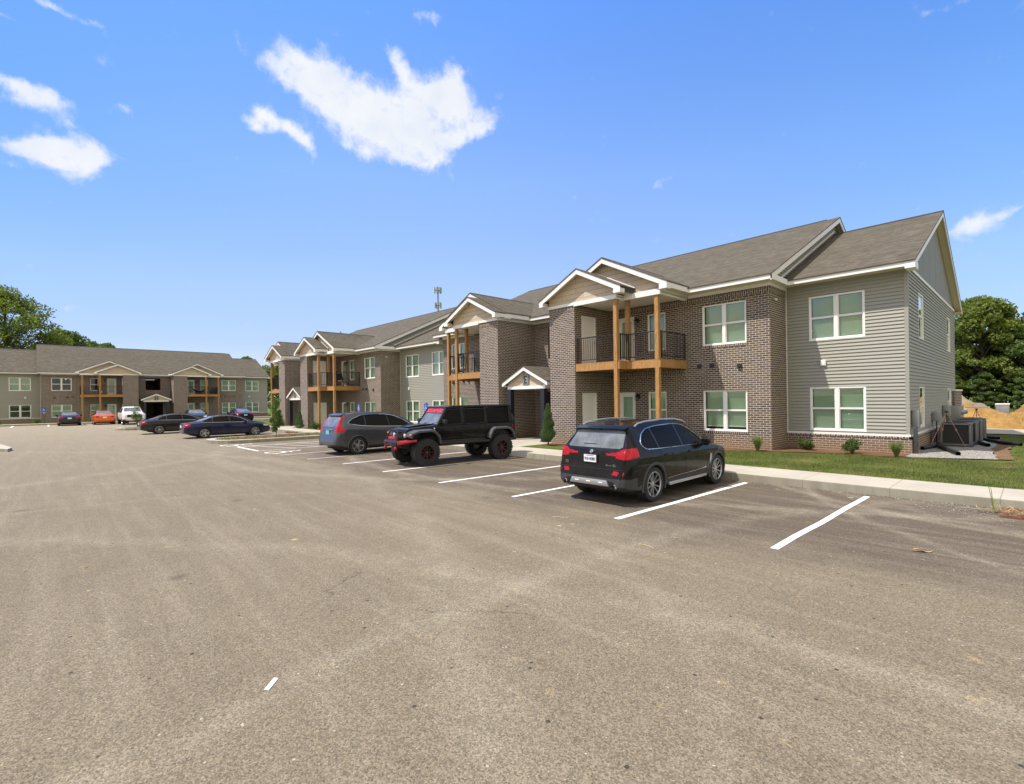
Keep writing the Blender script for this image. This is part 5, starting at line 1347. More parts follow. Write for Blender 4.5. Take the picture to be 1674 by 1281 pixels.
def sedan(col,label,rim='alloy',style='multi',fast=0,group='cars parked along the apartment kerb',fine=.04,lamp='red_lens'):
    f=fast
    sp=dict(
     top=[(-2.41,.44),(-2.405,.58),(-2.39,.72),(-2.37,.86),(-2.33,.94),(-2.2,.985),(-1.85,1.02+.03*f),(-1.62,1.06+.06*f),(-1.2,1.24+.06*f),(-.85,1.38),(-.45,1.435),(-.05,1.445),(.3,1.42),(.6,1.34),(1.0,1.14),(1.28,1.0),(1.4,.975),(1.9,.88),(2.2,.76),(2.33,.64),(2.38,.5),(2.40,.40)],
     belt=[(-2.41,.62),(-2.3,.84),(-2.0,.93),(-1.5,.96),(-.8,.955),(0,.92),(1.0,.88),(1.6,.82),(2.1,.70),(2.4,.5)],
     bottom=[(-2.41,.33),(-2.2,.27),(-1.8,.20),(1.9,.18),(2.4,.26)],
     width=[(-2.41,.55),(-2.39,.70),(-2.34,.79),(-2.2,.85),(-1.9,.895),(-1.2,.91),(0,.91),(1.4,.905),(1.9,.86),(2.15,.76),(2.3,.62),(2.4,.4)],
     roofw=[(-2.41,.5),(-2.33,.70),(-2.0,.70),(-1.6,.66),(-1.0,.58),(-.4,.57),(.2,.56),(.6,.59),(1.28,.72),(1.9,.66),(2.4,.35)],
     drop=[(-2.41,.02),(-2.2,.05),(-1.6,.03),(-1.0,.05),(.3,.05),(1.0,.03),(1.9,.07),(2.4,.02)],tuck=.95)
    c=Car(sp,fine); t=thing('parked_car',label,'car',group=group)
    dlo=roundpoly([(-1.55,1.0),(-1.40,1.10+.04*f),(-1.05,1.27+.03*f),(-.7,1.36),(-.2,1.385),(.2,1.35),(.55,1.25),(.98,1.0),(.9,.955),(0,.965),(-.9,.985)],3,.25)
    regs=[('=rear_window','car_glass_sheen','yz',[(-.62,1.075),(.62,1.075),(.50,1.36),(-.50,1.36)],lambda x,y,z: x<-.85 and z>1.05),
      ('=windscreen','car_glass_sheen','yz',[(-.68,1.02),(.68,1.02),(.54,1.37),(-.54,1.37)],lambda x,y,z: x>.45 and z>1.0),
      ('side_window','car_glass','xz',dlo,lambda x,y,z: y>.48 and z>.94 and -1.65<x<1.1),
      ('tail_lamp',lamp,'yz',roundpoly([(.44,.76),(.44,.88),(.62,.92),(1.0,.93),(1.0,.78),(.8,.74)],2,.2),lambda x,y,z: x<-2.08 and y>.3),
      ('headlamp','clear_lens','yz',[(.40,.62),(.9,.64),(.9,.77),(.44,.73)],lambda x,y,z: x>1.85 and y>.3),
      ('=grille','dark','yz',[(-.38,.56),(.38,.56),(.40,.70),(-.40,.70)],lambda x,y,z: x>2.1)]
    arches=[(-1.37,.325,.365),(1.37,.325,.365)]
    c.make(t,col,regs,arches); wheelhouse(t,arches,.89,car=c,trimw=.02,mat=col)
    for xw in (-1.37,1.37):
        for sg in (1,-1): wheel(t,xw,sg*.785,.325,.215,.225,sg,style,rim)
    b=MB(); c.trimtube(b,dlo,.010,.005,True); obj('window_trim',b,MAT['chrome'],t,smooth=True)
    b=MB()
    for pts in ([(-.95,.98),(-.93,1.32)],[(.0,.95),(-.06,1.37)]): c.ribbon(b,pts,.05,.003)
    obj('pillar_trim',b,MAT['rail'],t)
    b=MB()
    for pts in ([(.0,.93),(-.02,.6),(.0,.32)],[(.98,.93),(.99,.7),(.9,.32)],[(-1.0,.95),(-1.0,.75),(-.9,.5),(-.88,.32)]): c.ribbon(b,pts,.008,.0015)
    obj('door_gap',b,MAT['dark'],t)
    for sg in (1,-1):
        for xx in (-.78,.22):
            b=MB(); y=c.side_y(xx,.84); b.bbox(xx-.1,xx+.1,sg*(y-.005),sg*(y+.028),.825,.855,.01); obj('door_handle',b,MAT[col],t,smooth=True)
    mirror_obj(c,t,.82,.94,col)
    b=MB(); b.bbox(-2.42,-2.385,-.155,.155,.68,.82,.005); obj('licence_plate',b,MAT['plate'],t)
    b=MB(); b.bbox(-1.9,1.9,-.68,.68,.15,.3,.02); obj('underbody',b,MAT['dark'],t)
    return t
def pickup():
    sp=dict(
     top=[(-2.9,.55),(-2.89,.8),(-2.88,1.2),(-2.85,1.28),(-2.5,1.29),(-1.15,1.29),(-1.14,1.35),(-1.05,1.75),(-.95,1.85),(-.3,1.90),(.3,1.89),(.65,1.80),(1.15,1.36),(1.3,1.30),(1.9,1.26),(2.5,1.20),(2.75,1.14),(2.82,1.0),(2.85,.8),(2.87,.55)],
     belt=[(-2.9,1.0),(-2.8,1.22),(1.2,1.2),(2.5,1.08),(2.87,.9)],bottom=[(-2.9,.5),(2.87,.45)],
     width=[(-2.9,.9),(-2.8,.96),(0,.98),(2.3,.98),(2.6,.94),(2.8,.86),(2.87,.8)],roofw=[(-2.9,.9),(-1.2,.9),(-1.0,.72),(.6,.70),(1.2,.82),(2.5,.84),(2.87,.7)],
     drop=[(-2.9,.03),(-1,.06),(.6,.06),(1.2,.03),(2.2,.06),(2.87,.03)],tuck=.97)
    c=Car(sp,.05); t=thing('parked_car','white pickup truck facing the camera in the far row by entrance H','pickup truck',group='vehicles parked by the far block')
    dlo=[(-.98,1.28),(-.9,1.68),(.4,1.72),(.62,1.62),(.98,1.28)]
    regs=[('=windscreen','car_glass_sheen','yz',[(-.76,1.36),(.76,1.36),(.64,1.78),(-.64,1.78)],lambda x,y,z: x>.5 and z>1.3),
      ('side_window','car_glass','xz',dlo,lambda x,y,z: y>.6 and z>1.25 and -1.1<x<1.1),
      ('=grille','dark','yz',[(-.62,.78),(.62,.78),(.62,1.06),(-.62,1.06)],lambda x,y,z: x>2.4),
      ('headlamp','clear_lens','yz',[(.66,.86),(.95,.86),(.95,1.06),(.66,1.06)],lambda x,y,z: x>2.2),
      ('=bumper','clad','yz',[(-1,.4),(1,.4),(1,.6),(-1,.6)],lambda x,y,z: abs(x)>2.5)]
    arches=[(-1.85,.41,.5),(1.85,.41,.5)]
    c.make(t,'paint_white',regs,arches); wheelhouse(t,arches,.96,car=c,trimw=.03,mat='paint_white')
    for xw in (-1.85,1.85):
        for sg in (1,-1): wheel(t,xw,sg*.86,.41,.26,.25,sg,'multi','alloy')
    mirror_obj(c,t,.95,1.28,'rail')
    b=MB(); c.ribbon(b,[(-.1,1.28),(-.1,1.7)],.07,.003); obj('pillar_trim',b,MAT['rail'],t)
    b=MB(); [b.bbox(2.84,2.88,-.6,.6,z,z+.03,.005) for z in (.86,.97)]; b.bbox(2.845,2.9,-.16,.16,.88,.96,.01); obj('grille_bar',b,MAT['metal_dk'],t)
    b=MB(); b.bbox(-2.6,2.6,-.7,.7,.35,.55,.02); obj('underbody',b,MAT['dark'],t)
    return t
MAT['flare']=simple('flare_plastic',(.060,.066,.074),.45,bump=.001,bscale=200)
# ------------------------------------------------ lifted black jeep
def jeep():
    t=thing('parked_car','black lifted jeep with a red REAPER windscreen banner, facing the lot','jeep',group='cars parked along the apartment kerb')
    z0=.80;zb=1.30;zt=1.945
    b=MB()
    tap=lambda v: Vector((v.x,v.y*(1-.02*(v.z-z0)),v.z))
    bprism(b,[(-2.08,z0),(.98,z0),(1.0,zb),(-2.08,zb)],'y',-.775,.775,.03,3,tap)            # tub
    # cowl and engine bay narrowing to the grille
    def tap2(v):
        k=max(0,(v.x-.95)/1.05); return Vector((v.x,v.y*(1-.26*k),v.z-.0*k))
    bprism(b,[(.96,z0),(1.98,z0),(2.0,1.20),(1.9,1.235),(1.45,1.275),(.96,1.31)],'y',-.76,.76,.04,3,tap2)
    body=obj('body',b,MAT['paint_black'],t,smooth=True,angle=40)
    b=MB(); bprism(b,[(1.0,1.318),(1.45,1.285),(1.85,1.25),(1.85,1.28),(1.42,1.335),(1.05,1.345)],'y',-.34,.34,.02,2); obj('hood_bulge',b,MAT['paint_black'],t,smooth=True,angle=40)
    # hard top with window openings
    def tap3(v): return Vector((v.x,v.y*(1-.13*max(0,(v.z-zb)/(zt-zb))),v.z))
    b=MB(); bprism(b,[(-2.06,zt-.07),(.42,zt-.085),(.60,zt-.10),(.58,zt-.03),(.35,zt),(-1.95,zt),(-2.06,zt-.03)],'y',-.765,.765,.03,3,tap3)
    bprism(b,[(-2.07,zb),(-1.92,zb),(-1.92,zt-.06),(-2.05,zt-.06)],'y',-.765,.765,.02,2,tap3)
    obj('hard_top',b,MAT['paint_black'],t,smooth=True,angle=40)
    def panel(name,mat,poly,y,th=.03,bev=.008):
        for sg in (1,-1):
            m=MB(); 
            def f(v): 
                k=max(0,(v.z-zb)/(zt-zb)); return Vector((v.x,sg*(v.y*(1-.13*k)),v.z))
            bprism(m,poly,'y',y-th,y,bev,2,f)
            obj(name,m,MAT[mat],t,smooth=True,angle=40)
    zz=zb-.005
    panel('side_window','car_glass',[(-.92+.97,zz),(.95,zz),(.66,zt-.11),(.10,zt-.11)][:4],.752,.01,.002)
    panel('side_window','car_glass',[(-.86,zz),(-.02,zz),(-.02,zt-.11),(-.86,zt-.11)],.752,.01,.002)
    panel('quarter_window','car_glass',[(-1.90,zz+.02),(-.98,zz+.02),(-.98,zt-.10),(-1.90,zt-.10)],.752,.01,.002)
    # pillars and door frames
    for poly in ([(-.98,zz),(-.86,zz),(-.86,zt-.06),(-.98,zt-.06)],[(-.04,zz),(.10,zz),(.10,zt-.06),(-.04,zt-.06)]): panel('pillar','paint_black',poly,.766,.03)
    for sg in (1,-1):
        m=MB()
        for pts in ([(.10,zz+.02),(.95,zz+.02),(.64,zt-.12),(.12,zt-.12)],[(-.84,zz+.02),(-.06,zz+.02),(-.06,zt-.12),(-.84,zt-.12)]):
            m.tube([(x,sg*(.764*(1-.13*max(0,(z-zb)/(zt-zb)))),z) for x,z in pts],.016,6,close=True)
        obj('door_frame',m,MAT['rail'],t,smooth=True)
    # windscreen
    ws0=Vector((.985,0,zb+.03)); ws1=Vector((.62,0,zt-.09))
    b=MB()
    for (a,c_,w0,w1) in ((0,1,.70,.70),):
        for sg in (1,-1): b.tube([(ws0.x,sg*.715,ws0.z-.02),(ws1.x,sg*.645,ws1.z+.02)],.035,8)
        b.tube([(ws1.x,-.66,ws1.z+.02),(ws1.x,.66,ws1.z+.02)],.035,8); b.tube([(ws0.x,-.72,ws0.z-.02),(ws0.x,.72,ws0.z-.02)],.03,8)
    obj('windscreen_frame',b,MAT['paint_black'],t,smooth=True)
    g=MB(); g.quad((ws0.x,-.70,ws0.z),(ws0.x,.70,ws0.z),(ws1.x,.64,ws1.z),(ws1.x,-.64,ws1.z)); W=obj('windscreen',g,MAT['car_glass_sheen'],t)
    # banner across its top : board plus letters
    d=(ws1-ws0); P=lambda k,y: (ws0+d*k)+Vector((.012,y,.006))
    bn=MB(); bn.quad(tuple(P(.69,-.645)),tuple(P(.69,.645)),tuple(P(.98,.625)),tuple(P(.98,-.625)))
    B=obj('banner',bn,simple('banner_dark',(.10,.035,.04),.45),W)
    L=MB(); d2=d.normalized(); Tm=Matrix(((0,1*0,0,0),)*4) if 0 else None
    # local frame: x -> +y (reads left to right from the front), z -> up the glass, -y -> outwards
    R_=Matrix((Vector((0,1,0)),d2.cross(Vector((0,1,0))).normalized()*1.0,d2)).transposed().to_4x4()
    out=Vector((0,1,0)).cross(d2); 
    R_=Matrix((Vector((0,1,0)),-out.normalized(),d2)).transposed().to_4x4()
    o0=P(.745,-.545)+out.normalized()*.004
    R_.translation=o0; glyphs(L,'REAPER',R_@Matrix.Diagonal((1.95,1,1,1)),.132,.002,.10); obj('banner_text',L,simple('banner_red',(.62,.05,.06),.4),B)
    wp=MB()
    for y in (-.35,.25): wp.tube([(1.02,y,zb+.02),(.97,y+.15,zb+.06),(.93,y+.38,zb+.10)],.009,5)
    obj('wiper',wp,MAT['rail'],t)
    # grille with slots, lamps
    b=MB(); bprism(b,[(-.57,.80),(.57,.80),(.60,1.0),(.56,1.19),(-.56,1.19),(-.60,1.0)],'x',1.96,2.02,.02,2); G=obj('grille',b,MAT['paint_black'],t,smooth=True,angle=40)
    b=MB()
    for k in range(7): b.bbox(2.005,2.028,-.28+k*.08,-.235+k*.08,.86,1.10,.012)
    obj('grille_slot',b,MAT['dark'],G)
    b=MB(); b.bbox(2.02,2.05,-.60,.60,1.10,1.20,.02); [b.bbox(2.02,2.045,sg*.30,sg*.60,1.07,1.12,.01) for sg in (1,-1)]; obj('grille_visor',b,MAT['rail'],G,smooth=True)
    for sg in (1,-1):
        b=MB(); T=Matrix.Translation((2.02,sg*.43,1.0))@Matrix.Rotation(PI/2,4,'Y'); b.lathe([(0,.035),(.06,.028),(.082,.008),(.088,-.01)],24,T); obj('headlamp',b,MAT['clear_lens'],t,smooth=True)
    # fender flares
    for sg in (1,-1):
        fm=MAT['flare']; b=MB(); pf=[(.93,.74),(.98,.98),(1.16,1.16),(1.30,1.20),(1.80,1.18),(2.03,1.10),(2.06,.98)]; 
        inn=[(x-.0,z) for x,z in pf]
        for (a,c_) in zip(pf,pf[1:]):
            q=[]
            for (x,z) in (a,c_):
                nx,nz=(x-1.47),(z-.5); l=math.hypot(nx,nz); q.append((x,z,nx/l,nz/l))
            for (i0,i1) in ((0,1),):
                A,B2=q
                v=[]
                for (x,z,nx,nz) in (A,B2):
                    yi=.55; yo=.96
                    v+=[(x,sg*yi,z),(x,sg*(yo-.05),z+.0),(x-nx*.03,sg*yo,z-nz*.03),(x-nx*.09,sg*(yo+.0),z-nz*.09),(x-nx*.095,sg*(yo-.03),z-nz*.095),(x-nx*.04,sg*yi,z-nz*.04)]
                fs=[(k,(k+1)%6,6+(k+1)%6,6+k) for k in range(6)]
                b.add(v,fs if sg==1 else [f[::-1] for f in fs])
        obj('fender_flare',b,MAT['flare'],t,smooth=True,angle=50)
        b=MB(); pf=[(-2.08,.84),(-2.02,1.0),(-1.90,1.12),(-1.72,1.17),(-1.20,1.17),(-1.06,1.10),(-.96,.92),(-.93,.80)]
        for (a,c_) in zip(pf,pf[1:]):
            v=[]
            for (x,z) in (a,c_):
                nx,nz=(x+1.47),(z-.5); l=math.hypot(nx,nz);nx/=l;nz/=l
                v+=[(x,sg*.76,z),(x,sg*.91,z),(x-nx*.03,sg*.96,z-nz*.03),(x-nx*.09,sg*.96,z-nz*.09),(x-nx*.095,sg*.93,z-nz*.095),(x-nx*.04,sg*.76,z-nz*.04)]
            fs=[(k,(k+1)%6,6+(k+1)%6,6+k) for k in range(6)]
            b.add(v,fs if sg==1 else [f[::-1] for f in fs])
        obj('fender_flare',b,MAT['flare'],t,smooth=True,angle=50)
        b=MB(); b.poly([(-1.47+.46*math.cos(a),sg*.778,.70+.36*math.sin(a)) for a in [PI*k/16 for k in range(17)]][::sg] ); obj('wheel_well',b,MAT['dark'],t)
        b=MB(); b.bbox(1.98,2.07,sg*.86,sg*.955,1.02,1.075,.02); obj('side_marker',b,MAT['amber'],t,smooth=True)
        b=MB(); b.bbox(-1.0,.98,sg*.74,sg*.90,.655,.74,.02); b.bbox(-.9,.9,sg*.70,sg*.78,.70,.80,.01); obj('rock_slider',b,MAT['rail'],t,smooth=True)
        for xx in (-.72,.28):
            b=MB(); b.bbox(xx-.08,xx+.08,sg*.775,sg*.805,1.17,1.20,.008); obj('door_handle',b,MAT['rail'],t)
        b=MB(); 
        for x in (-.90,.02,.93):
            b.box(x-.005,x+.005,sg*.77,sg*.7785,.86,zb-.02)
        b.box(-.9,.93,sg*.77,sg*.7785,.86,.868); obj('door_gap',b,MAT['dark'],t)
        b=MB(); b.tube([(.80,sg*.78,1.33),(.84,sg*.88,1.38)],.016,6); b.bbox(.78,.88,sg*.84,sg*1.04,1.34,1.50,.03); obj('wing_mirror',b,MAT['rail'],t,smooth=True)
        b=MB(); T=Matrix.Translation((1.12,sg*.765,1.20))@Matrix.Rotation(-sg*PI/2,4,'X'); b.lathe([(0,.012),(.028,.01),(.032,0)],12,T); obj('fender_badge',b,MAT['silver'],t,smooth=True)
        b=MB(); b.bbox(-2.12,-2.06,sg*.56,sg*.74,1.0,1.22,.012); obj('tail_lamp',b,MAT['red_lens'],t,smooth=True)
    # front bumper with hoop, angled red ends, winch, lamps
    b=MB(); bprism(b,[(2.10,.66),(2.36,.66),(2.38,.80),(2.30,.86),(2.10,.86)],'y',-.50,.50,.015,2)
    for sg in (1,-1): b.tube([(2.30,sg*.40,.85),(2.26,sg*.38,1.0),(2.22,sg*.30,1.12),(2.20,sg*.2,1.17)],.028,8); b.bbox(1.9,2.15,sg*.30,sg*.42,.62,.78,.01)
    b.tube([(2.20,-.21,1.17),(2.20,.21,1.17)],.028,8); obj('front_bumper',b,MAT['rail'],t,smooth=True,angle=40)
    for sg in (1,-1):
        b=MB()
        def f(v): return Vector((v.x-(.32*max(0,(abs(v.y)-.50)/.42)),v.y,v.z+(.12 if v.z<.78 else .02)*max(0,(abs(v.y)-.50)/.42)))
        bprism(b,[(2.12,.69),(2.34,.70),(2.36,.83),(2.12,.87)],'y',sg*.52,sg*.90,.012,2,f); obj('bumper_end',b,simple('bumper_red',(.45,.01,.02),.3,coat=1),t,smooth=True,angle=40)
        b=MB(); T=Matrix.Translation((2.36,sg*.42,.60))@Matrix.Rotation(PI/2,4,'Y'); b.lathe([(0,.03),(.05,.025),(.06,.0),(.055,-.05)],16,T); obj('tow_hook_light',b,MAT['red_lens'],t,smooth=True)
        b=MB(); b.tube([(2.36+.0,sg*.24,.76),(2.44,sg*.20,.76),(2.46,sg*.24,.76),(2.44,sg*.28,.76),(2.36,sg*.28,.76)],.016,6); obj('shackle',b,MAT['rim_red'],t,smooth=True)
    b=MB(); b.tube([(2.24,-.2,.90),(2.24,.2,.90)],.07,14); b.bbox(2.18,2.30,-.30,-.2,.84,.97,.015);b.bbox(2.18,2.30,.2,.30,.84,.97,.015); obj('winch',b,simple('winch_red',(.35,.02,.025),.35,.2),t,smooth=True,angle=40)
    # chassis, axles, rear bumper, spare wheel
    b=MB(); b.bbox(-2.0,2.1,-.45,.45,.58,.80,.02)
    for x in (-1.475,1.475): b.tube([(x,-.8,.45),(x,.8,.45)],.05,8); b.lathe([(0,.12),(.12,.06),(.12,-.06),(0,-.12)],12,Matrix.Translation((x,.1,.45))@Matrix.Rotation(PI/2,4,'Y'))
    for x in (-1.475,1.475):
        for sg in (1,-1): b.tube([(x,sg*.5,.45),(x-.05,sg*.5,.85)],.05,8)
    obj('chassis',b,MAT['dark'],t)
    b=MB(); b.bbox(-2.32,-2.10,-.78,.78,.72,.86,.02); obj('rear_bumper',b,MAT['rail'],t,smooth=True)
    for x in (-1.475,1.475):
        for sg in (1,-1): wheel(t,x,sg*.80,.445,.32,.235,sg,'offroad','rim_dark',True,'rim_red')
    s=wheel(t,0,0,.445,.30,.235,1,'offroad','rim_dark',True,'rim_red'); s.location=(-2.28,.0,1.20); s.rotation_euler=(0,0,PI/2)
    b=MB(); b.quad((-2.085,-.62,zb+.02),(-2.085,.62,zb+.02),(-2.07,.56,zt-.12),(-2.07,-.56,zt-.12)); obj('rear_window',b,MAT['car_glass'],t)
    return t
def put(o,x,y,deg,s=1,sy=1,sz=1): o.scale=(s,s*sy,s*sz); o.location=(x,y,0); o.rotation_euler=(0,0,math.radians(deg)); return o
put(black_suv(),-3.15,-9.75,90.2,.95,.975,.965)
put(jeep(),-10.66,-9.65,-97,.94)
put(grey_crossover(),-15.72,-9.64,90,.99,1,.98)
put(sedan('paint_navy','navy blue four door sedan beside the planted island, seen from its right side','alloy','wide5'),-31.3,-11.55,90,.99,1,.93)
put(sedan('paint_charcoal','dark fastback sedan left of the navy sedan, seen from its right rear','alloy','multi',1),-38.8,-12.7,90,1,1,.95)
put(pickup(),-62.5,-13.2,0,.97)
put(sedan('paint_charcoal','dark sedan in the far row with its red tail lamps towards the camera','alloy','multi',0,'vehicles parked by the far block',.05),-66.0,-18.0,180)
put(sedan('paint_orange','orange sedan between the dark sedan and the white pickup in the far row','alloy','multi',0,'vehicles parked by the far block',.05),-65.6,-15.3,180)
put(sedan('paint_charcoal','dark sedan at the far row end, right of the navy sedan roof','alloy','multi',1,'vehicles parked by the far block',.05),-57.5,-4.2,180)
put(sedan('paint_charcoal','dark hatch with a pale windscreen behind the fastback sedan','alloy','multi',1,'vehicles parked by the far block',.05),-60.0,-8.0,0)
# ------------------------------------------------------------ vegetation
def leaf_mat(name,cols,trans=.35,rough=.55):
    m,nt,p=newmat(name);h=N(nt)
    g=h.n('ShaderNodeNewGeometry'); col=h.ramp(g.outputs['Random Per Island'],[(i/(len(cols)-1),c) for i,c in enumerate(cols)])
    oi=h.n('ShaderNodeObjectInfo'); col=h.mix(h.math('MULTIPLY',oi.outputs['Random'],.35),col,cols[0])
    n=h.noise(h.coord('Object'),.6,3,.5); col=h.mix(h.maprange(n,.35,.7,0,.45),col,cols[-1])
    h.l(col,p.inputs['Base Color']);p.inputs['Roughness'].default_value=rough;p.inputs['Specular IOR Level'].default_value=.3
    t=h.n('ShaderNodeBsdfTranslucent'); h.l(h.mix(1.0,col,(1.3,1.5,.5),'MULTIPLY'),t.inputs[0])
    mx=h.n('ShaderNodeMixShader');mx.inputs[0].default_value=trans; out=nt.nodes['Material Output']
    h.l(p.outputs[0],mx.inputs[1]);h.l(t.outputs[0],mx.inputs[2]);h.l(mx.outputs[0],out.inputs[0]);return m
MAT['leaf_tree']=leaf_mat('leaf_tree',[(.06,.095,.028),(.085,.13,.036),(.12,.175,.05),(.17,.225,.075)])
MAT['leaf_tree2']=leaf_mat('leaf_tree_light',[(.075,.11,.022),(.11,.155,.03),(.165,.21,.045),(.24,.27,.075)])
MAT['leaf_young']=leaf_mat('leaf_young',[(.03,.07,.015),(.05,.11,.02),(.08,.15,.03),(.16,.22,.06)])
MAT['leaf_shrub']=leaf_mat('leaf_shrub',[(.025,.055,.012),(.05,.09,.02),(.09,.14,.03),(.17,.20,.05)])
MAT['leaf_thuja']=leaf_mat('leaf_thuja',[(.06,.105,.055),(.09,.15,.07),(.13,.20,.095),(.18,.25,.125)],.2)
MAT['leaf_grass']=leaf_mat('leaf_ornamental',[(.08,.12,.03),(.12,.17,.045),(.18,.22,.07),(.28,.28,.12)])
MAT['blade']=leaf_mat('lawn_blade',[(.065,.105,.018),(.10,.145,.028),(.14,.18,.045),(.23,.22,.09)],.3)
MAT['bark']=simple('bark',(.10,.075,.055),.9,var=.35,vscale=6,bump=.02,bscale=20)
def leafquad(mb,p,s,R,asp=.55):
    a=Vector((R.gauss(0,1),R.gauss(0,1),R.gauss(0,1))).normalized(); b=a.cross(Vector((R.gauss(0,1),R.gauss(0,1),R.gauss(0,1)))).normalized()
    a=a*s/2;b=b*s*asp/2
    k=len(mb.v); mb.v+=[tuple(p-a),tuple(p+b),tuple(p+a),tuple(p-b)]; mb.f.append([k,k+1,k+2,k+3]); mb.m.append(0)
def clump(mb,c,r,n,s,R,flat=.8,hollow=.45):
    for _ in range(n):
        d=Vector((R.gauss(0,1),R.gauss(0,1),R.gauss(0,1))).normalized(); q=r*(hollow+(1-hollow)*R.random()**.5)
        if R.random()<.08: q*=1.12
        leafquad(mb,c+Vector((d.x*q,d.y*q,d.z*q*flat)),s*R.uniform(.7,1.35),R)
def tree_meshes(seed,H,W,nclump,nleaf,ls,base=.18,key=0,mat='leaf_tree'):
    R=random.Random(seed); cr=MB(); tr=MB()
    tr.tube([(0,0,-.3),(R.uniform(-.1,.1),0,H*.2),(R.uniform(-.3,.3),R.uniform(-.3,.3),H*.5),(0,0,H*.85)],[H*.022,H*.018,H*.012,H*.004],8)
    tips=[]
    for i in range(nclump):
        t=i/nclump; z=H*(base+(1-base)*(R.random()**.85)); prof=math.sin(PI*min(1,max(.08,(z/H-base)/(1-base)*.88+.12)))**.6
        a=R.uniform(0,2*PI); rr=W/2*prof*R.uniform(.35,1.0)
        c=Vector((rr*math.cos(a),rr*math.sin(a),z)); r=W*R.uniform(.065,.15)
        clump(cr,c,r,max(40,int(nleaf*(r/(W*.13))**2)),ls,R,.6,.25)
        if i%3==0:
            z0=max(H*.12,z-rr*.8-.5); tr.tube([(0,0,z0),(c.x*.5,c.y*.5,(z0+z)/2+.3),tuple(c)],[H*.008,H*.005,H*.002],5)
    return mesh('crown',cr,MAT[mat],uv=False),mesh('trunk',tr,MAT['bark'],smooth=True,uv=False)
TV=[tree_meshes(11,13,9.5,110,300,.36,.12),tree_meshes(12,12,8,95,300,.34,.06),tree_meshes(13,14,10.5,125,290,.36,.08,mat='leaf_tree2')]
TB=tree_meshes(21,21,15.5,150,230,.40,.2,mat='leaf_tree2')
def tree(v,x,y,s,rz,label,group,sz=1,z=0):
    t=thing('tree',label,'tree',(x,y,z),rz,group); t.scale=(s,s,s*sz); obj('crown',v[0],None,t); obj('trunk',v[1],None,t); return t
# the wood beyond the yard
R=random.Random(5)
row=[]
spots=[(-9,44),(-4.5,46),(-1.5,42.5),(.6,45.5),(3.2,43),(5.6,46),(9,43),(13.5,45),(18,43),(23,46),(29,44),(-14,46),(-19,44),(-1,51),(3.5,52),(8,52),(-6,52)]
words=['behind the dirt mounds','tall crown','spreading crown','narrow crown']
for i,(x,y) in enumerate(spots):
    tree(TV[i%3],x*1.1,y+17,R.uniform(.78,.94),R.uniform(0,6.3),'leafy green tree in the wood behind the dirt mounds at the right edge','trees of the wood behind the yard')
# low growth under the wood
for i in range(16):
    x=-14+i*2.6+R.uniform(-.5,.5)
    tree(TV[1],x*1.1,56+R.uniform(-.8,.8),R.uniform(.34,.46),R.uniform(0,6.3),'low leafy thicket tree at the foot of the wood behind the yard','thicket at the foot of the wood',.8)
tree(TB,-111.5,-24.6,.98,0.4,'tall broad green tree rising behind the left end of the far block','trees behind the far block')
tree(TV[0],-121.2,-17.4,1.22,2.0,'lower rounded tree just right of the tallest tree over the far roof','trees behind the far block')
tree(TV[1],-126,-13.2,1.17,2.0,'small treetop peeping over the far roof, left one of the last pair','trees behind the far block')
tree(TV[1],-124,-10.9,1.14,1.0,'small treetop peeping over the far roof, right one of the last pair','trees behind the far block')
tree(TV[2],-92,12.5,.86,2.0,'tree seen in the gap between the far block and the nearer one','trees in the gap between the blocks')
tree(TV[0],-88,16.5,.80,1.2,'tree behind the first one in the gap right of the far block','trees in the gap between the blocks')
tree(TV[1],-98,7.5,.85,.2,'tree close to the right corner of the far block','trees in the gap between the blocks')
tree(TV[2],-118,-34,1.4,1.2,'tree left of the tallest tree behind the far block','trees behind the far block')
# conifers and young trees
def thuja_meshes(seed,H,W,n=5200,lean=0):
    R=random.Random(seed);cr=MB();tr=MB()
    for _ in range(n):
        t=R.random(); z=H*(.10+.90*t); w=W/2*(1-t)**.62*min(1,(t+.07)*5)*(.9+.25*math.sin(t*23+seed)*(.5))
        a=R.uniform(0,2*PI); w*=1+.18*math.sin(3*a+5*t+seed); q=w*(.35+.65*R.random()**.4)
        p=Vector((q*math.cos(a)+lean*t,q*math.sin(a),z)); u=Vector((math.cos(a)*.5+R.gauss(0,.25),math.sin(a)*.5+R.gauss(0,.25),1)).normalized()*R.uniform(.035,.085); s=u.cross(Vector((R.gauss(0,1),R.gauss(0,1),R.gauss(0,1)))).normalized()*.009
        k=len(cr.v); cr.v+=[tuple(p-u*.4-s),tuple(p-u*.4+s),tuple(p+u)]; cr.f.append([k,k+1,k+2]); cr.m.append(0)
    tr.tube([(0,0,-.05),(0,0,H*.3),(lean*.5,0,H*.8)],[.035,.025,.008],7)
    return mesh('foliage',cr,MAT['leaf_thuja'],uv=False),mesh('stem',tr,MAT['bark'],smooth=True,uv=False)
def plant(name,ms,x,y,z,label,cat,group,rz=0,s=1):
    if name=='shrub': s*=1.18
    t=thing(name,label,cat,(x,y,z),rz,group);t.scale=(s,s,s)
    obj('foliage',ms[0],None,t); 
    if ms[1]: obj('stem',ms[1],None,t)
    return t
plant('arborvitae',thuja_meshes(3,1.66,.66,9000),-10.72,-4.90,.12,'narrow green arborvitae beside the black porch post of entrance E','conifer',None)
plant('arborvitae',thuja_meshes(5,1.4,.75),-34.1,-6.2,.0,'small blue green conifer in front of the entrance of the second block','conifer',None)
plant('arborvitae',thuja_meshes(8,1.4,.7),-38.6,-6.2,.0,'dark conifer partly behind the young island tree','conifer',None)
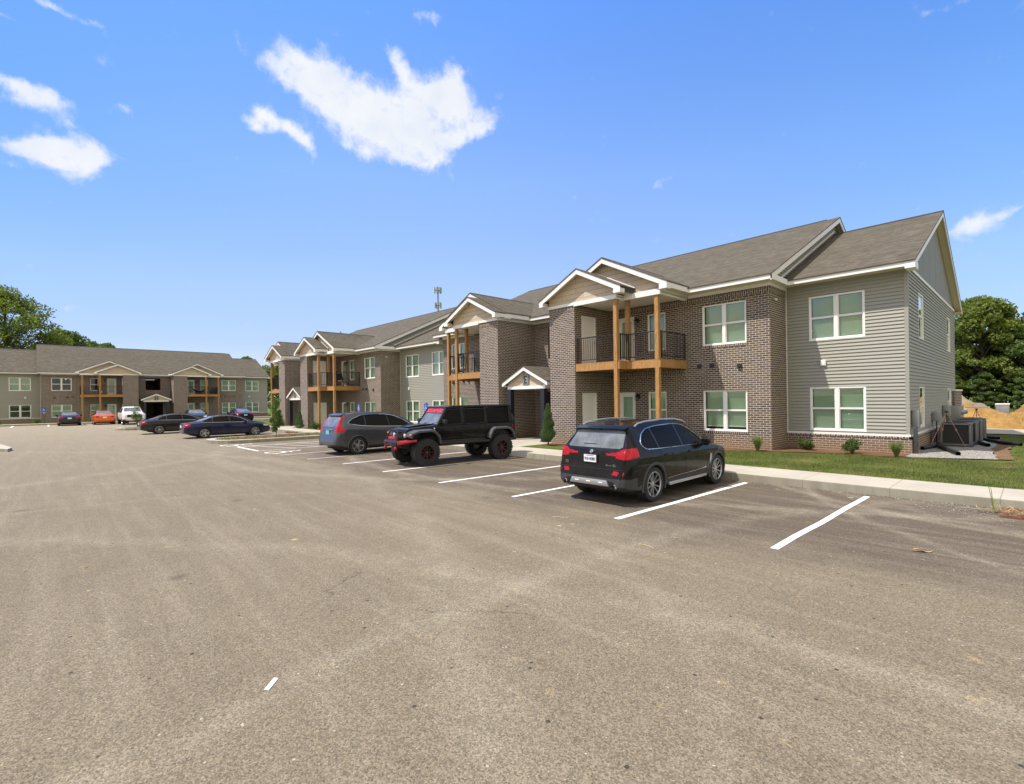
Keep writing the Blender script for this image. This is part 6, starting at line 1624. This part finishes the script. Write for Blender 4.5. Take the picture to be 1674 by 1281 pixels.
def young_meshes(seed,H,W,n):
    R=random.Random(seed);cr=MB();tr=MB()
    tr.tube([(0,0,-.05),(.01,.0,H*.4),(-.02,.02,H*.92)],[.022,.016,.005],7)
    for i in range(26):
        t=R.random(); z=H*(.2+.78*t); w=W/2*(.45+.55*math.sin(PI*min(1,t*.8+.2)))
        a=R.uniform(0,2*PI); c=Vector((w*.6*math.cos(a),w*.6*math.sin(a),z)); tr.tube([(0,0,max(.25,z-.3)),tuple(c)],[.008,.003],4)
        clump(cr,c,W*R.uniform(.16,.26),n//26,.075,R,1.15,.1)
    return mesh('foliage',cr,MAT['leaf_young'],uv=False),mesh('stem',tr,MAT['bark'],smooth=True,uv=False)
plant('young_tree',young_meshes(4,2.02,.70,2600),-25.5,-10.53,.14,'young columnar tree on the near end of the planted island','young tree',None)
plant('young_tree',young_meshes(9,1.85,.8,1300),-47.2,-14.3,.14,'thin young tree on the far island in front of the white pickup','young tree',None)
def shrub_meshes(seed,H,W,n,ls=.045,mat='leaf_shrub'):
    R=random.Random(seed);cr=MB();tr=MB()
    for i in range(14):
        a=R.uniform(0,2*PI);q=W*.32*R.random()**.5;z=H*R.uniform(.3,.78)
        clump(cr,Vector((q*math.cos(a),q*math.sin(a),z)),W*R.uniform(.15,.24),n//14,ls,R,.85,.2)
        tr.tube([(0,0,0),(q*math.cos(a),q*math.sin(a),z)],[.01,.004],4)
    return mesh('foliage',cr,MAT[mat],uv=False),mesh('stem',tr,MAT['bark'],uv=False)
plant('shrub',shrub_meshes(1,.42,.55,1500),-5.85,-1.9,.13,'yellowish shrub at the wall beyond the black SUV bonnet','shrub','shrubs along the nearest block')
plant('shrub',shrub_meshes(2,.36,.50,1700),-2.66,-.72,.13,'round dark shrub under the left side of the grey siding window','shrub','shrubs along the nearest block')
plant('shrub',shrub_meshes(3,.42,.52,1700),-1.24,-1.1,.13,'bushy bright green shrub under the right side of the siding window','shrub','shrubs along the nearest block')
plant('shrub',shrub_meshes(6,.6,.7,900,.06),-32.6,-5.6,.0,'yellow green shrub beside the storage door of the second block','shrub',None)
plant('shrub',shrub_meshes(7,.5,1.3,900,.08),-40.2,-5.6,.0,'low light green shrub left of the dark conifer','shrub',None)
for i,(y,s) in enumerate(((-20.5,.9),(-16.0,.8),(-23.5,1.0))): plant('shrub',shrub_meshes(20+i,.5,.9,400,.09),-72.4,y,.05,['green shrub at the foot of the far block near the blue sign','small shrub by the far block between two balconies','green shrub at the far block under its left window'][i],'shrub',None,0,s)
def ograss(seed,H,W,n):
    R=random.Random(seed);cr=MB()
    for _ in range(n):
        a=R.uniform(0,2*PI);L=H*R.uniform(.7,1.15);o=R.uniform(.15,1)*W/2;w=.006
        side=Vector((-math.sin(a),math.cos(a),0))*w; pts=[Vector((.02*math.cos(a),.02*math.sin(a),0)),Vector((o*.35*math.cos(a),o*.35*math.sin(a),L*.6)),Vector((o*.75*math.cos(a),o*.75*math.sin(a),L*.92)),Vector((o*1.15*math.cos(a),o*1.15*math.sin(a),L*(.95-.35*R.random())))]
        k=len(cr.v)
        for i,p in enumerate(pts): q=side*(1-i/3.2); cr.v+=[tuple(p-q),tuple(p+q)]
        for i in range(3): cr.f.append([k+2*i,k+2*i+1,k+2*i+3,k+2*i+2]);cr.m.append(0)
    return mesh('foliage',cr,MAT['leaf_grass'],uv=False),None
plant('ornamental_grass',ograss(1,.5,.75,330),-3.75,-2.05,.12,'tuft of arching ornamental grass at the brick corner left of the siding','grass plant','ornamental grass tufts at the wall')
plant('ornamental_grass',ograss(2,.46,.7,330),-.12,-1.3,.12,'tuft of ornamental grass at the right front corner of the nearest block','grass plant','ornamental grass tufts at the wall')
# weeds in the island and at the inlet
R=random.Random(44)
wd=MB()
for i in range(150):
    x=R.uniform(-27.2,-24.8);y=R.uniform(-13.1,-7.8)
    for _ in range(7):
        a=R.uniform(0,6.3);h_=R.uniform(.05,.16);o=R.uniform(.02,.1);b=Vector((x+R.uniform(-.06,.06),y+R.uniform(-.06,.06),.14));s=Vector((-math.sin(a),math.cos(a),0))*.009
        k=len(wd.v); wd.v+=[tuple(b-s),tuple(b+s),tuple(b+Vector((o*math.cos(a),o*math.sin(a),h_)))];wd.f.append([k,k+1,k+2]);wd.m.append(0)
obj('weeds',wd,MAT['leaf_grass'],uv=False,kind='stuff',label='low weeds scattered over the soil of the planted island',cat='weeds')
w=thing('weed','tall arching weed growing beside the rusty drain frame at the kerb','weed',(2.22,-8.05,0))
wm=MB(); R=random.Random(2)
for (a,L,h_) in ((2.6,.16,.52),(2.2,.10,.40),(.4,.25,.18),(3.4,.3,.12),(1.2,.2,.22),(5,.22,.1),(.1,.38,.06),(6.0,.3,.15)):
    s=Vector((-math.sin(a),math.cos(a),0))*.010; pts=[Vector((L*t*math.cos(a),L*t*math.sin(a),h_*math.sin(t*PI*.62)/.93)) for t in (0,.25,.5,.75,1)]
    k=len(wm.v)
    for i,p in enumerate(pts): q=s*(1-i/4.3); wm.v+=[tuple(p-q),tuple(p+q)]
    for i in range(4): wm.f.append([k+2*i,k+2*i+1,k+2*i+3,k+2*i+2]);wm.m.append(0)
obj('blades',wm,MAT['leaf_grass'],w,uv=False)
# lawn blades in front of the nearest block, thinner farther back
R=random.Random(8); gr=MB()
def onbed(x,y):
    if -9.6<x<.35 and y>-1.25-(.9 if x<-3 else 0)-(.4 if x<-4.5 else 0): return True
    if 0<x<2.25 and -1.0<y<9.5: return True
    if -11.3<x<-9.6 and -4.9<y<-3.9: return True
    return False
n=0
while n<105000:
    if R.random()<.8: x=R.uniform(-9.3,3.6);y=R.uniform(-6.2,-.9)
    else: x=R.uniform(-.2,4.0);y=R.uniform(-3,11.8)
    if onbed(x,y): continue
    dn=noise.noise(Vector((x*.9,y*.9,0)))
    ed=max(0,1-(y+6.2)/.35) if y<-5 else 0
    if R.random()<ed*.75 or R.random()<.28-dn*.9: 
        n+=1; continue
    a=R.uniform(0,2*PI);hh=R.uniform(.022,.058)*(1+.4*dn);ww=.0045;l=R.uniform(.005,.035)
    b=Vector((x,y,.12+(.015*(-y-1)/5.2 if y<-1 else -.055*max(0,y+1)/13.2)))
    s=Vector((-math.sin(a),math.cos(a),0))*ww; k=len(gr.v)
    gr.v+=[tuple(b-s),tuple(b+s),tuple(b+Vector((l*math.cos(a),l*math.sin(a),hh)))];gr.f.append([k,k+1,k+2]);gr.m.append(0); n+=1
obj('grass',gr,MAT['blade'],uv=False,kind='stuff',label='short mown grass of the lawn between sidewalk and nearest block',cat='grass')
# tall grass on the field behind the mounds
R=random.Random(9); fg=MB()
for _ in range(26000):
    x=R.uniform(-8,16);y=R.uniform(24,56);a=R.uniform(0,6.3);hh=R.uniform(.15,.5);b=Vector((x,y,-.05));s=Vector((-math.sin(a),math.cos(a),0))*.022;k=len(fg.v)
    fg.v+=[tuple(b-s),tuple(b+s),tuple(b+Vector((.15*math.cos(a),.15*math.sin(a),hh)))];fg.f.append([k,k+1,k+2]);fg.m.append(0)
obj('tall_grass',fg,MAT['leaf_grass'],uv=False,kind='stuff',label='tall bright green grass between the dirt mounds and the wood',cat='tall grass')
# loose stones and debris on the asphalt
R=random.Random(12); st=MB()
def stone(x,y,s,z=0):
    bm=bmesh.new(); bmesh.ops.create_icosphere(bm,subdivisions=1,radius=s)
    for v in bm.verts: v.co=Vector((v.co.x*R.uniform(.7,1.3),v.co.y*R.uniform(.7,1.3),v.co.z*R.uniform(.4,.8)))
    st.frombm(bm,Matrix.Translation((x,y,z+s*.3)))
for _ in range(900):
    t=R.random(); x=R.uniform(-9,5) ; y=-7.62-abs(R.gauss(0,.10))
    stone(x,y,R.uniform(.004,.013))
for _ in range(900):
    x=R.uniform(1.2,5);y=-7.7-abs(R.gauss(0,.5)); stone(x,y,R.uniform(.004,.012))
for _ in range(700): stone(R.uniform(-7,5),R.uniform(-19,-8),R.uniform(.002,.006))
obj('loose_stones',st,MAT['gravel'],uv=False,kind='stuff',label='loose pale stones and grit scattered over the asphalt and along the kerb',cat='grit')
# ------------------------------------------------------------ yard and street things
MAT['ac_case']=simple('ac_case',(.20,.20,.195),.45,.4,var=.1,vscale=5)
def ac_unit(i,x,y,s,label):
    t=thing('air_conditioner',label,'air conditioner',(x,y,.14),0,'air conditioners along the side wall'); t.scale=(s,s,s)
    b=MB(); w=.42;h=.84
    for sx in (-1,1):
        for sy in (-1,1): b.bbox(sx*w-.03*sx-.03,sx*w-.03*sx+.03,sy*w-.03*sy-.03,sy*w-.03*sy+.03,.05,h,.01)
    b.bbox(-w,w,-w,w,.04,.10,.01); b.bbox(-w,w,-w,w,h-.05,h,.012)
    obj('casing',b,MAT['ac_case'],t,smooth=True)
    l=MB(); z=.12
    while z<h-.07:
        for a in (-1,1): l.quad((-w+.05,a*(w-.02),z),(w-.05,a*(w-.02),z),(w-.05,a*(w-.045),z+.02),(-w+.05,a*(w-.045),z+.02)); l.quad((a*(w-.02),-w+.05,z),(a*(w-.02),w-.05,z),(a*(w-.045),w-.05,z+.02),(a*(w-.045),-w+.05,z+.02))
        z+=.024
    l.box(-w+.06,w-.06,-w+.06,w-.06,.1,h-.06); obj('louvre',l,simple('louvre',(.11,.11,.105),.5,.4),t)
    f=MB(); f.lathe([(.33,h+.002),(.345,h+.012),(.335,h+.02),(.32,h+.008)],28)
    for k in range(7): f.tube([((.05+.04*k)*math.cos(a),(.05+.04*k)*math.sin(a),h+.012) for a in [2*PI*j/20 for j in range(20)]],.003,4,close=True)
    for k in range(4): f.tube([(0,0,h+.014),(.33*math.cos(k*PI/2+.4),.33*math.sin(k*PI/2+.4),h+.012)],.005,4)
    obj('fan_guard',f,MAT['metal_dk'],t)
    p=MB(); p.bbox(-.48,.48,-.48,.48,-.06,.04,.012); obj('pad',p,MAT['metal_dk'],t)
for i,(x,y,s,l) in enumerate(((.78,3.85,.95,'nearest grey air conditioner on its pad, behind the tripod'),(.86,5.0,.95,'second air conditioner from the front corner along the wall'),(.90,6.2,.98,'third air conditioner from the front corner along the wall'),(.92,7.5,1.0,'farthest of the air conditioners along the side wall'))): ac_unit(i,x,y,s,l)
def tripod(x,y,z,h,feet,label,col='leg_pink'):
    t=thing('tripod',label,'tripod',(x,y,z))
    for fx,fy in feet:
        b=MB(); b.tube([(0,0,h),(fx*.5,fy*.5,h*.5)],.013,6); b.tube([(fx*.5,fy*.5,h*.5),(fx,fy,0)],.009,6); b.bbox(fx*.5-.022,fx*.5+.022,fy*.5-.022,fy*.5+.022,h*.5-.04,h*.5+.03,.008); obj('leg',b,MAT[col],t,smooth=True)
    b=MB(); b.lathe([(0,h+.05),(.05,h+.04),(.055,h),(.03,h-.03)],10); b.tube([(0,0,h-.02),(0,0,h-.35)],.012,6)
    for fx,fy in feet: b.tube([(0,0,h*.72),(fx*.3,fy*.3,h*.7)],.006,5)
    obj('head',b,MAT['metal_dk'],t,smooth=True)
MAT['leg_pink']=simple('tripod_leg',(.42,.25,.22),.4,.5); MAT['leg_red']=simple('tripod_red',(.55,.10,.07),.45)
tripod(.62,2.75,.14,1.22,[(-.42,-.35),(.46,.25),(-.25,.45)],'slim pinkish metal tripod standing before the nearest air conditioner')
tripod(.62,15.0,.1,1.05,[(-.35,-.3),(.35,-.3),(0,.4)],'red and white stand in front of the dirt mound','leg_red')
b=MB(); b.bbox(.2,1.1,14.8,15.2,1.22,1.30,.02); obj('board',b,MAT['white'],label='white board lying on the red stand by the dirt mound',cat='board')
def pipe(pts,r,label,mat='pipe_black'):
    b=MB(); P=[]
    for a,c in zip(pts,pts[1:]):
        a=Vector(a);c=Vector(c);n=max(2,int((c-a).length/.02)); P+=[a+(c-a)*k/n for k in range(n)]
    P.append(Vector(pts[-1])); rs=[r*(1.0 if k%2 else .93) for k in range(len(P))]
    b.tube(P,rs,12,cap=False); b.tube(P,[q*.86 for q in rs],12,cap=False)
    obj('drain_pipe',b,MAT[mat],smooth=True,angle=80,label=label,cat='pipe',group='black corrugated pipes on the gravel')
MAT['pipe_black']=simple('pipe_black',(.012,.012,.013),.5)
pipe([(.35,3.2,.26),(.5,2.3,.21),(.85,1.1,.20),(1.12,.15,.20)],.065,'black corrugated pipe lying towards the lawn from the nearest air conditioner')
pipe([(.35,2.6,.22),(.22,1.9,.20),(.13,1.45,.20)],.065,'short black pipe end close to the brick base')
pipe([(1.15,5.6,.22),(1.35,4.7,.20),(1.58,3.9,.20)],.062,'black pipe with a pale collar right of the air conditioners')
pipe([(1.1,7.2,.20),(1.5,6.3,.2),(1.95,5.2,.2),(2.35,4.75,.2)],.058,'longest thin black pipe reaching out over the grass')
pipe([(1.2,8.2,.20),(1.7,7.6,.2)],.06,'black pipe end behind the other pipes')
b=MB(); b.tube([(1.40,4.95,.20),(1.48,4.6,.20)],.075,12); obj('pipe_collar',b,simple('collar_green',(.35,.45,.40),.6),label='pale green collar sleeve on a black pipe on the gravel',cat='pipe collar')
# meters and boxes on the side wall
def wallbox(y0,y1,z0,z1,d,label,mat='metal_grey',conduit=True,meters=0):
    t=thing('electric_box',label,'utility box',(.09,(y0+y1)/2,z0))
    w=(y1-y0)/2;h=z1-z0; b=MB(); b.bbox(-.05,d,-w,w,0,h,.012); obj('cabinet',b,MAT[mat],t,smooth=True)
    c=MB(); c.bbox(d,d+.008,-w*.82,w*.82,h*.08,h*.9,.003); obj('cover',c,MAT[mat],t)
    if conduit:
        c=MB(); c.tube([(d*.4,0,.0),(d*.4,0,-z0+.15)],.02,8); obj('conduit',c,MAT['metal_dk'],t,smooth=True)
    for k in range(meters):
        c=MB(); T=Matrix.Translation((d,(-w*.5+w*k),h*.55))@Matrix.Rotation(PI/2,4,'Y'); c.lathe([(0,.12),(.07,.11),(.085,.05),(.09,0)],16,T); obj('meter',c,simple('meter_glass',(.12,.25,.40),.1,coat=1),t,smooth=True)
wallbox(.25,.55,.95,1.48,.12,'grey electrical box near the front corner of the side wall'); wallbox(4.6,4.95,.95,1.3,.14,'grey hose box low on the side wall between the windows')
wallbox(7.7,8.15,1.05,1.5,.16,'grey disconnect box above the air conditioners'); wallbox(9.75,11.1,.75,1.42,.34,'large grey meter cabinet with blue meters near the rear','metal_grey',True,3)
b=MB(); b.bbox(.10,.20,-.02,.10,-.1,.95,.012); b.box(.2,.212,0,.08,.35,.5); obj('downspout',b,MAT['metal_dk'],label='dark grey downpipe at the front corner of the brick base',cat='downpipe',smooth=True)
# mounds of dug earth
def mound(cx,cy,rx,ry,h,seed,label,mat='dirt',n=56):
    b=MB()
    for i in range(n+1):
        for j in range(n+1):
            u=-1+2*i/n;v=-1+2*j/n; r=math.hypot(u,v); q=max(0,1-r)
            nz=noise.fractal(Vector((u*2.2+seed,v*2.2,seed)),1,2,5); n2=noise.fractal(Vector((u*9+seed,v*9,seed)),.9,2,4)
            z=h*(q**.9)*(1+.5*nz)+(.17*n2+.03)*min(1,q*6)-.12*(1 if q==0 else 0)
            b.v.append((cx+u*rx,cy+v*ry,-.05+z))
    for i in range(n):
        for j in range(n):
            a=i*(n+1)+j; b.f.append([a,a+n+1,a+n+2,a+1]); b.m.append(0)
    obj('dirt_mound',b,MAT[mat],smooth=True,angle=180,uv=False,label=label,cat='dirt mound',group='mounds of dug earth in the yard')
MAT['dirt_grey']=ground_mat('dirt_grey',[(.25,.21,.15),(.32,.27,.19),(.38,.33,.24),(.2,.16,.11)],1.5,.06,9)
mound(-.1,20.3,3.1,3.2,1.42,1,'large orange dirt mound beside the concrete lane'); mound(3.1,29,2.1,2.6,1.9,5,'second orange dirt mound farther back at the right edge'); mound(-1.2,27,3.4,3.2,1.65,9,'greyish dirt mound behind the large orange one','dirt_grey'); mound(9.5,21.5,4.0,3.5,1.8,12,'orange dirt mound beyond the right picture edge')
t=thing('utility_cabinet','pale grey utility cabinet standing between the dirt mounds','utility cabinet',(1.05,30.5,-.05))
b=MB(); b.bbox(-.35,.35,-.3,.3,0,1.15,.03); obj('cabinet',b,MAT['metal_grey'],t,smooth=True); b=MB(); b.bbox(-.38,.38,-.33,.33,1.15,1.25,.03); obj('lid',b,MAT['white'],t,smooth=True)
t=thing('silt_fence','dark green silt fence on stakes right of the orange dirt mound','silt fence',(2.4,23.9,0))
b=MB(); pts=[(0,0),(.5,.1),(1.2,0),(2.2,.15)]
for a,c in zip(pts,pts[1:]): b.prism([(a[0],a[1]),(c[0],c[1]),(c[0],c[1]+.01),(a[0],a[1]+.01)],'z',0,.5)
obj('fabric',b,simple('silt_fabric',(.03,.06,.045),.8),t)
for x,y in pts: b=MB(); b.bbox(x-.02,x+.02,y-.03,y+.01,0,.75,.004); obj('stake',b,MAT['pine'],t)
t=thing('marker_post','rusty red brown marker post beside the silt fence','post',(2.95,23.2,-.05)); b=MB(); b.bbox(-.03,.03,-.03,.03,0,1.15,.005); obj('stake',b,simple('rust',(.22,.08,.04),.8),t); b=MB(); b.bbox(-.06,.06,-.035,-.03,.95,1.12,.002); obj('flag',b,MAT['leg_red'],t)
# rusty drain frame in the kerb
MAT['rust']=simple('rusty_iron',(.15,.065,.035),.85,var=.4,vscale=14,bump=.004,bscale=60)
t=thing('drain_inlet','rusty brown drain frame sunk at the foot of the kerb at the right edge','drain inlet',(2.85,-8.02,0))
b=MB()
for (x0,x1,y0,y1) in ((-.55,.9,-.42,-.34),(-.55,.9,.30,.38),(-.55,-.47,-.34,.30),(.82,.9,-.34,.30)): b.bbox(x0,x1,y0,y1,-.05,.05,.01)
obj('frame',b,MAT['rust'],t,smooth=True)
b=MB()
for k in range(9): b.bbox(-.42+k*.14,-.36+k*.14,-.34,.30,.0,.028,.006)
b.box(-.47,.82,-.34,.30,-.03,.002); obj('grate',b,MAT['rust'],t)
MAT['straw_mat']=simple('dry_straw',(.42,.30,.14),.8)
# debris on the asphalt
t=thing('dead_leaf','curled dry brown leaf lying on the asphalt right of the last line','leaf',(1.62,-11.55,.0),.6); t.scale=(.7,.8,.6)
b=MB()
for k in range(8):
    a=k/8*.34;c=(k+1)/8*.34; w0=.035*math.sin(PI*k/8)+.004;w1=.035*math.sin(PI*(k+1)/8)+.004; z0=.03*math.sin(PI*k/4)+.02;z1=.03*math.sin(PI*(k+1)/4)+.02
    b.quad((a,-w0,z0+.02),(c,-w1,z1+.02),(c,0,z1),(a,0,z0)); b.quad((a,0,z0),(c,0,z1),(c,w1,z1+.02),(a,w0,z0+.02))
obj('blade',b,simple('dry_leaf',(.38,.26,.12),.8),t)
for i,(x,y,L,a,l) in enumerate(((-1.0,-13.65,.26,-.2,'straw coloured twig on the asphalt left of the second line'),(-2.9,-13.3,.2,.3,'short straw on the asphalt behind the black SUV'))):
    b=MB(); b.tube([(x,y,.008),(x+L*.5*math.cos(a),y+L*.5*math.sin(a)+.02,.014),(x+L*math.cos(a),y+L*math.sin(a),.008)],.004,5); obj('twig',b,simple('straw',(.52,.40,.22),.8),label=l,cat='twig')
# parking signs
def sign(x,y,z,label,rz=0,h=1.75,group='blue accessible parking signs'):
    t=thing('parking_sign',label,'sign',(x,y,z),rz,group)
    b=MB(); b.bbox(-.025,.025,0,.04,0,h,.004); obj('post',b,MAT['metal_dk'],t)
    b=MB(); b.bbox(-.155,.155,-.012,-.002,h-.5,h-.05,.004); P=obj('sign_board',b,MAT['paint_blue'],t)
    s=MB(); T=Matrix.Translation((-.02,-.0135,h-.28))@Matrix.Rotation(PI/2,4,'X')@Matrix.Scale(.22,4); wheelchair(s,T); obj('symbol',s,MAT['white'],P)
    b=MB(); b.bbox(-.155,.155,-.012,-.002,h-.72,h-.53,.004); P=obj('lower_board',b,MAT['paint_blue'],t)
    s=MB(); s.box(-.11,.11,-.0145,-.0125,h-.60,h-.575); s.box(-.09,.09,-.0145,-.0125,h-.66,h-.635); obj('lettering',s,MAT['white'],P)
sign(-22.95,-7.0,.17,'blue accessible parking sign rising behind the grey crossover roof'); sign(-16.27,-7.0,.17,'blue accessible parking sign with two boards left of the jeep windscreen')
sign(-70.2,-19.9,.15,'blue accessible parking sign before the left part of the far block',PI/2)
# wheel stops
for i,(x,y) in enumerate(((-30.2,-8.1),)):
    b=MB(); b.bbox(x-.9,x+.9,y-.1,y+.1,0,.13,.03); obj('wheel_stop',b,MAT['rust'],smooth=True,label='brown wheel stop block in front of the navy sedan',cat='wheel stop')
# things on the balconies
def rocker(x,y,z,rz,s=1):
    t=thing('patio_chair','dark patio chair with a tan cushion on the balcony above the grey crossover','chair',(x,y,z),rz); t.scale=(s,s,s)
    f=MB()
    for sx in (-.28,.28):
        f.tube([(sx,-.35,.04),(sx,-.1,.0),(sx,.2,.0),(sx,.45,.06)],.02,6); f.tube([(sx,-.28,.03),(sx,-.26,.55)],.018,6); f.tube([(sx,.22,.02),(sx,.24,.4),(sx,.45,1.0)],.018,6); f.tube([(sx,-.3,.56),(sx,.28,.54)],.022,6)
    f.tube([(-.28,.45,1.0),(.28,.45,1.0)],.02,6); f.box(-.27,.27,-.26,.26,.30,.33); obj('frame',f,MAT['rail'],t,smooth=True)
    c=MB(); c.bbox(-.26,.26,-.26,.24,.33,.46,.04); obj('cushion',c,simple('cushion_tan',(.42,.25,.16),.85),t,smooth=True)
    c=MB(); c.add([(-.25,.24,.44),(.25,.24,.44),(.25,.43,.95),(-.25,.43,.95),(-.25,.30,.42),(.25,.30,.42),(.25,.47,.93),(-.25,.47,.93)],[(0,1,2,3),(7,6,5,4),(0,4,5,1),(3,2,6,7),(0,3,7,4),(1,5,6,2)]); obj('back_cushion',c,MAT['rail'],t)
rocker(-24.776-7.2,-1.206-2.6,3.13,1.9,1.0)
def on_H(u,y,z,f):   # a spot in the far block's own frame
    c,s=math.cos(1.584),math.sin(1.584); X=-u*1.11; return (-77.85+c*X-s*y,4.82+s*X+c*y,-.09+z)
t=thing('hammock','dark folded hammock cloth hanging on the right balcony of the far block','hammock',on_H(8.6,-3.3,3.4,0),1.584)
b=MB(); n=14
for i in range(n):
    for sgn,o in ((1,0),):
        a=-1+2*i/n;c=-1+2*(i+1)/n; za=.95-.5*(1-a*a);zc=.95-.5*(1-c*c)
        b.add([(a*1.0,0,za),(c*1.0,0,zc),(c*1.0,.25,zc-.28*(1-c*c)),(a*1.0,.25,za-.28*(1-a*a)),(c*1.0,.5,zc),(a*1.0,.5,za)],[(0,1,2,3),(3,2,4,5)])
obj('cloth',b,MAT['rail'],t); b=MB()
for x in (-1.02,1.02): b.tube([(x,.25,0),(x,.25,1.0)],.02,6)
obj('stand',b,MAT['metal_dk'],t)
t=thing('planter','white planter pot on the left balcony of the far block','planter',on_H(17.9,-3.2,3.39,0)); b=MB(); b.lathe([(0,0),(.14,0),(.22,.45),(.19,.45),(.15,.1)],14); obj('pot',b,MAT['white'],t,smooth=True); c=MB(); clump(c,Vector((0,0,.5)),.16,60,.08,random.Random(1)); obj('foliage',c,MAT['leaf_shrub'],t,uv=False)
t=thing('box_grill','dark covered grill on the right balcony of the far block','grill',on_H(7.1,-2.9,3.39,0)); b=MB(); b.bbox(-.3,.3,-.35,.35,.1,.8,.08); obj('cover',b,MAT['rail'],t,smooth=True); b=MB(); [b.tube([(x,y,0),(x,y,.12)],.03,8) for x in(-.2,.2) for y in(-.25,.25)]; obj('leg',b,MAT['metal_dk'],t)
# phone mast and distant pole
t=thing('cell_tower','tall phone mast with two rings of antennas behind the roofs','phone mast',(-163.2,96.0,0))
Hm=48.0; b=MB(); b.lathe([(.85,0),(.55,Hm*.5),(.32,Hm)],12); obj('pole',b,MAT['metal_grey'],t,smooth=True)
for zc,n,rad in ((Hm-1.3,7,1.35),(Hm-7.4,4,1.35)):
    b=MB()
    for k in range(3): a=2*PI*k/3; b.tube([(0,0,zc),(rad*math.cos(a),rad*math.sin(a),zc)],.12,5); b.tube([(rad*math.cos(a),rad*math.sin(a),zc),(rad*math.cos(a+2*PI/3),rad*math.sin(a+2*PI/3),zc)],.1,5)
    A=obj('antenna_ring',b,MAT['metal_dk'],t)
    for k in range(n):
        a=2*PI*k/n; r=rad*1.05; b=MB(); b.bbox(-.15,.15,-.25,.25,-1.15,1.15,.04); b.xform(Matrix.Translation((r*math.cos(a),r*math.sin(a),zc))@Matrix.Rotation(a,4,'Z')); obj('antenna',b,simple('antenna_panel',(.30,.30,.26),.6) if k==0 and n==7 else bpy.data.materials.get('antenna_panel'),A)
t=thing('utility_pole','thin grey pole rising just behind the ridge of the second block','pole',(-64.9,10.8,0)); b=MB(); b.lathe([(.16,0),(.11,12.0),(0,12.1)],8); obj('pole',b,MAT['metal_grey'],t)
b=MB(); b.tube([(-.3,0,10.6),(.3,0,10.6)],.05,6); obj('crossarm',b,MAT['metal_dk'],t)

# dry straw caught in the drain frame
R=random.Random(31); sw=MB()
for _ in range(150):
    x=R.gauss(2.55,.3);y=R.gauss(-8.1,.16);a=R.uniform(0,6.3);L=R.uniform(.08,.25);q=Vector((-math.sin(a),math.cos(a),0))*.004;b0=Vector((x,y,.03+R.uniform(0,.05)));b1=b0+Vector((L*math.cos(a),L*math.sin(a),R.uniform(-.02,.05)))
    sw.quad(tuple(b0-q),tuple(b0+q),tuple(b1+q),tuple(b1-q))
obj('straw',sw,MAT['straw_mat'],uv=False,kind='stuff',label='dry straw caught over the rusty drain frame at the kerb',cat='straw')
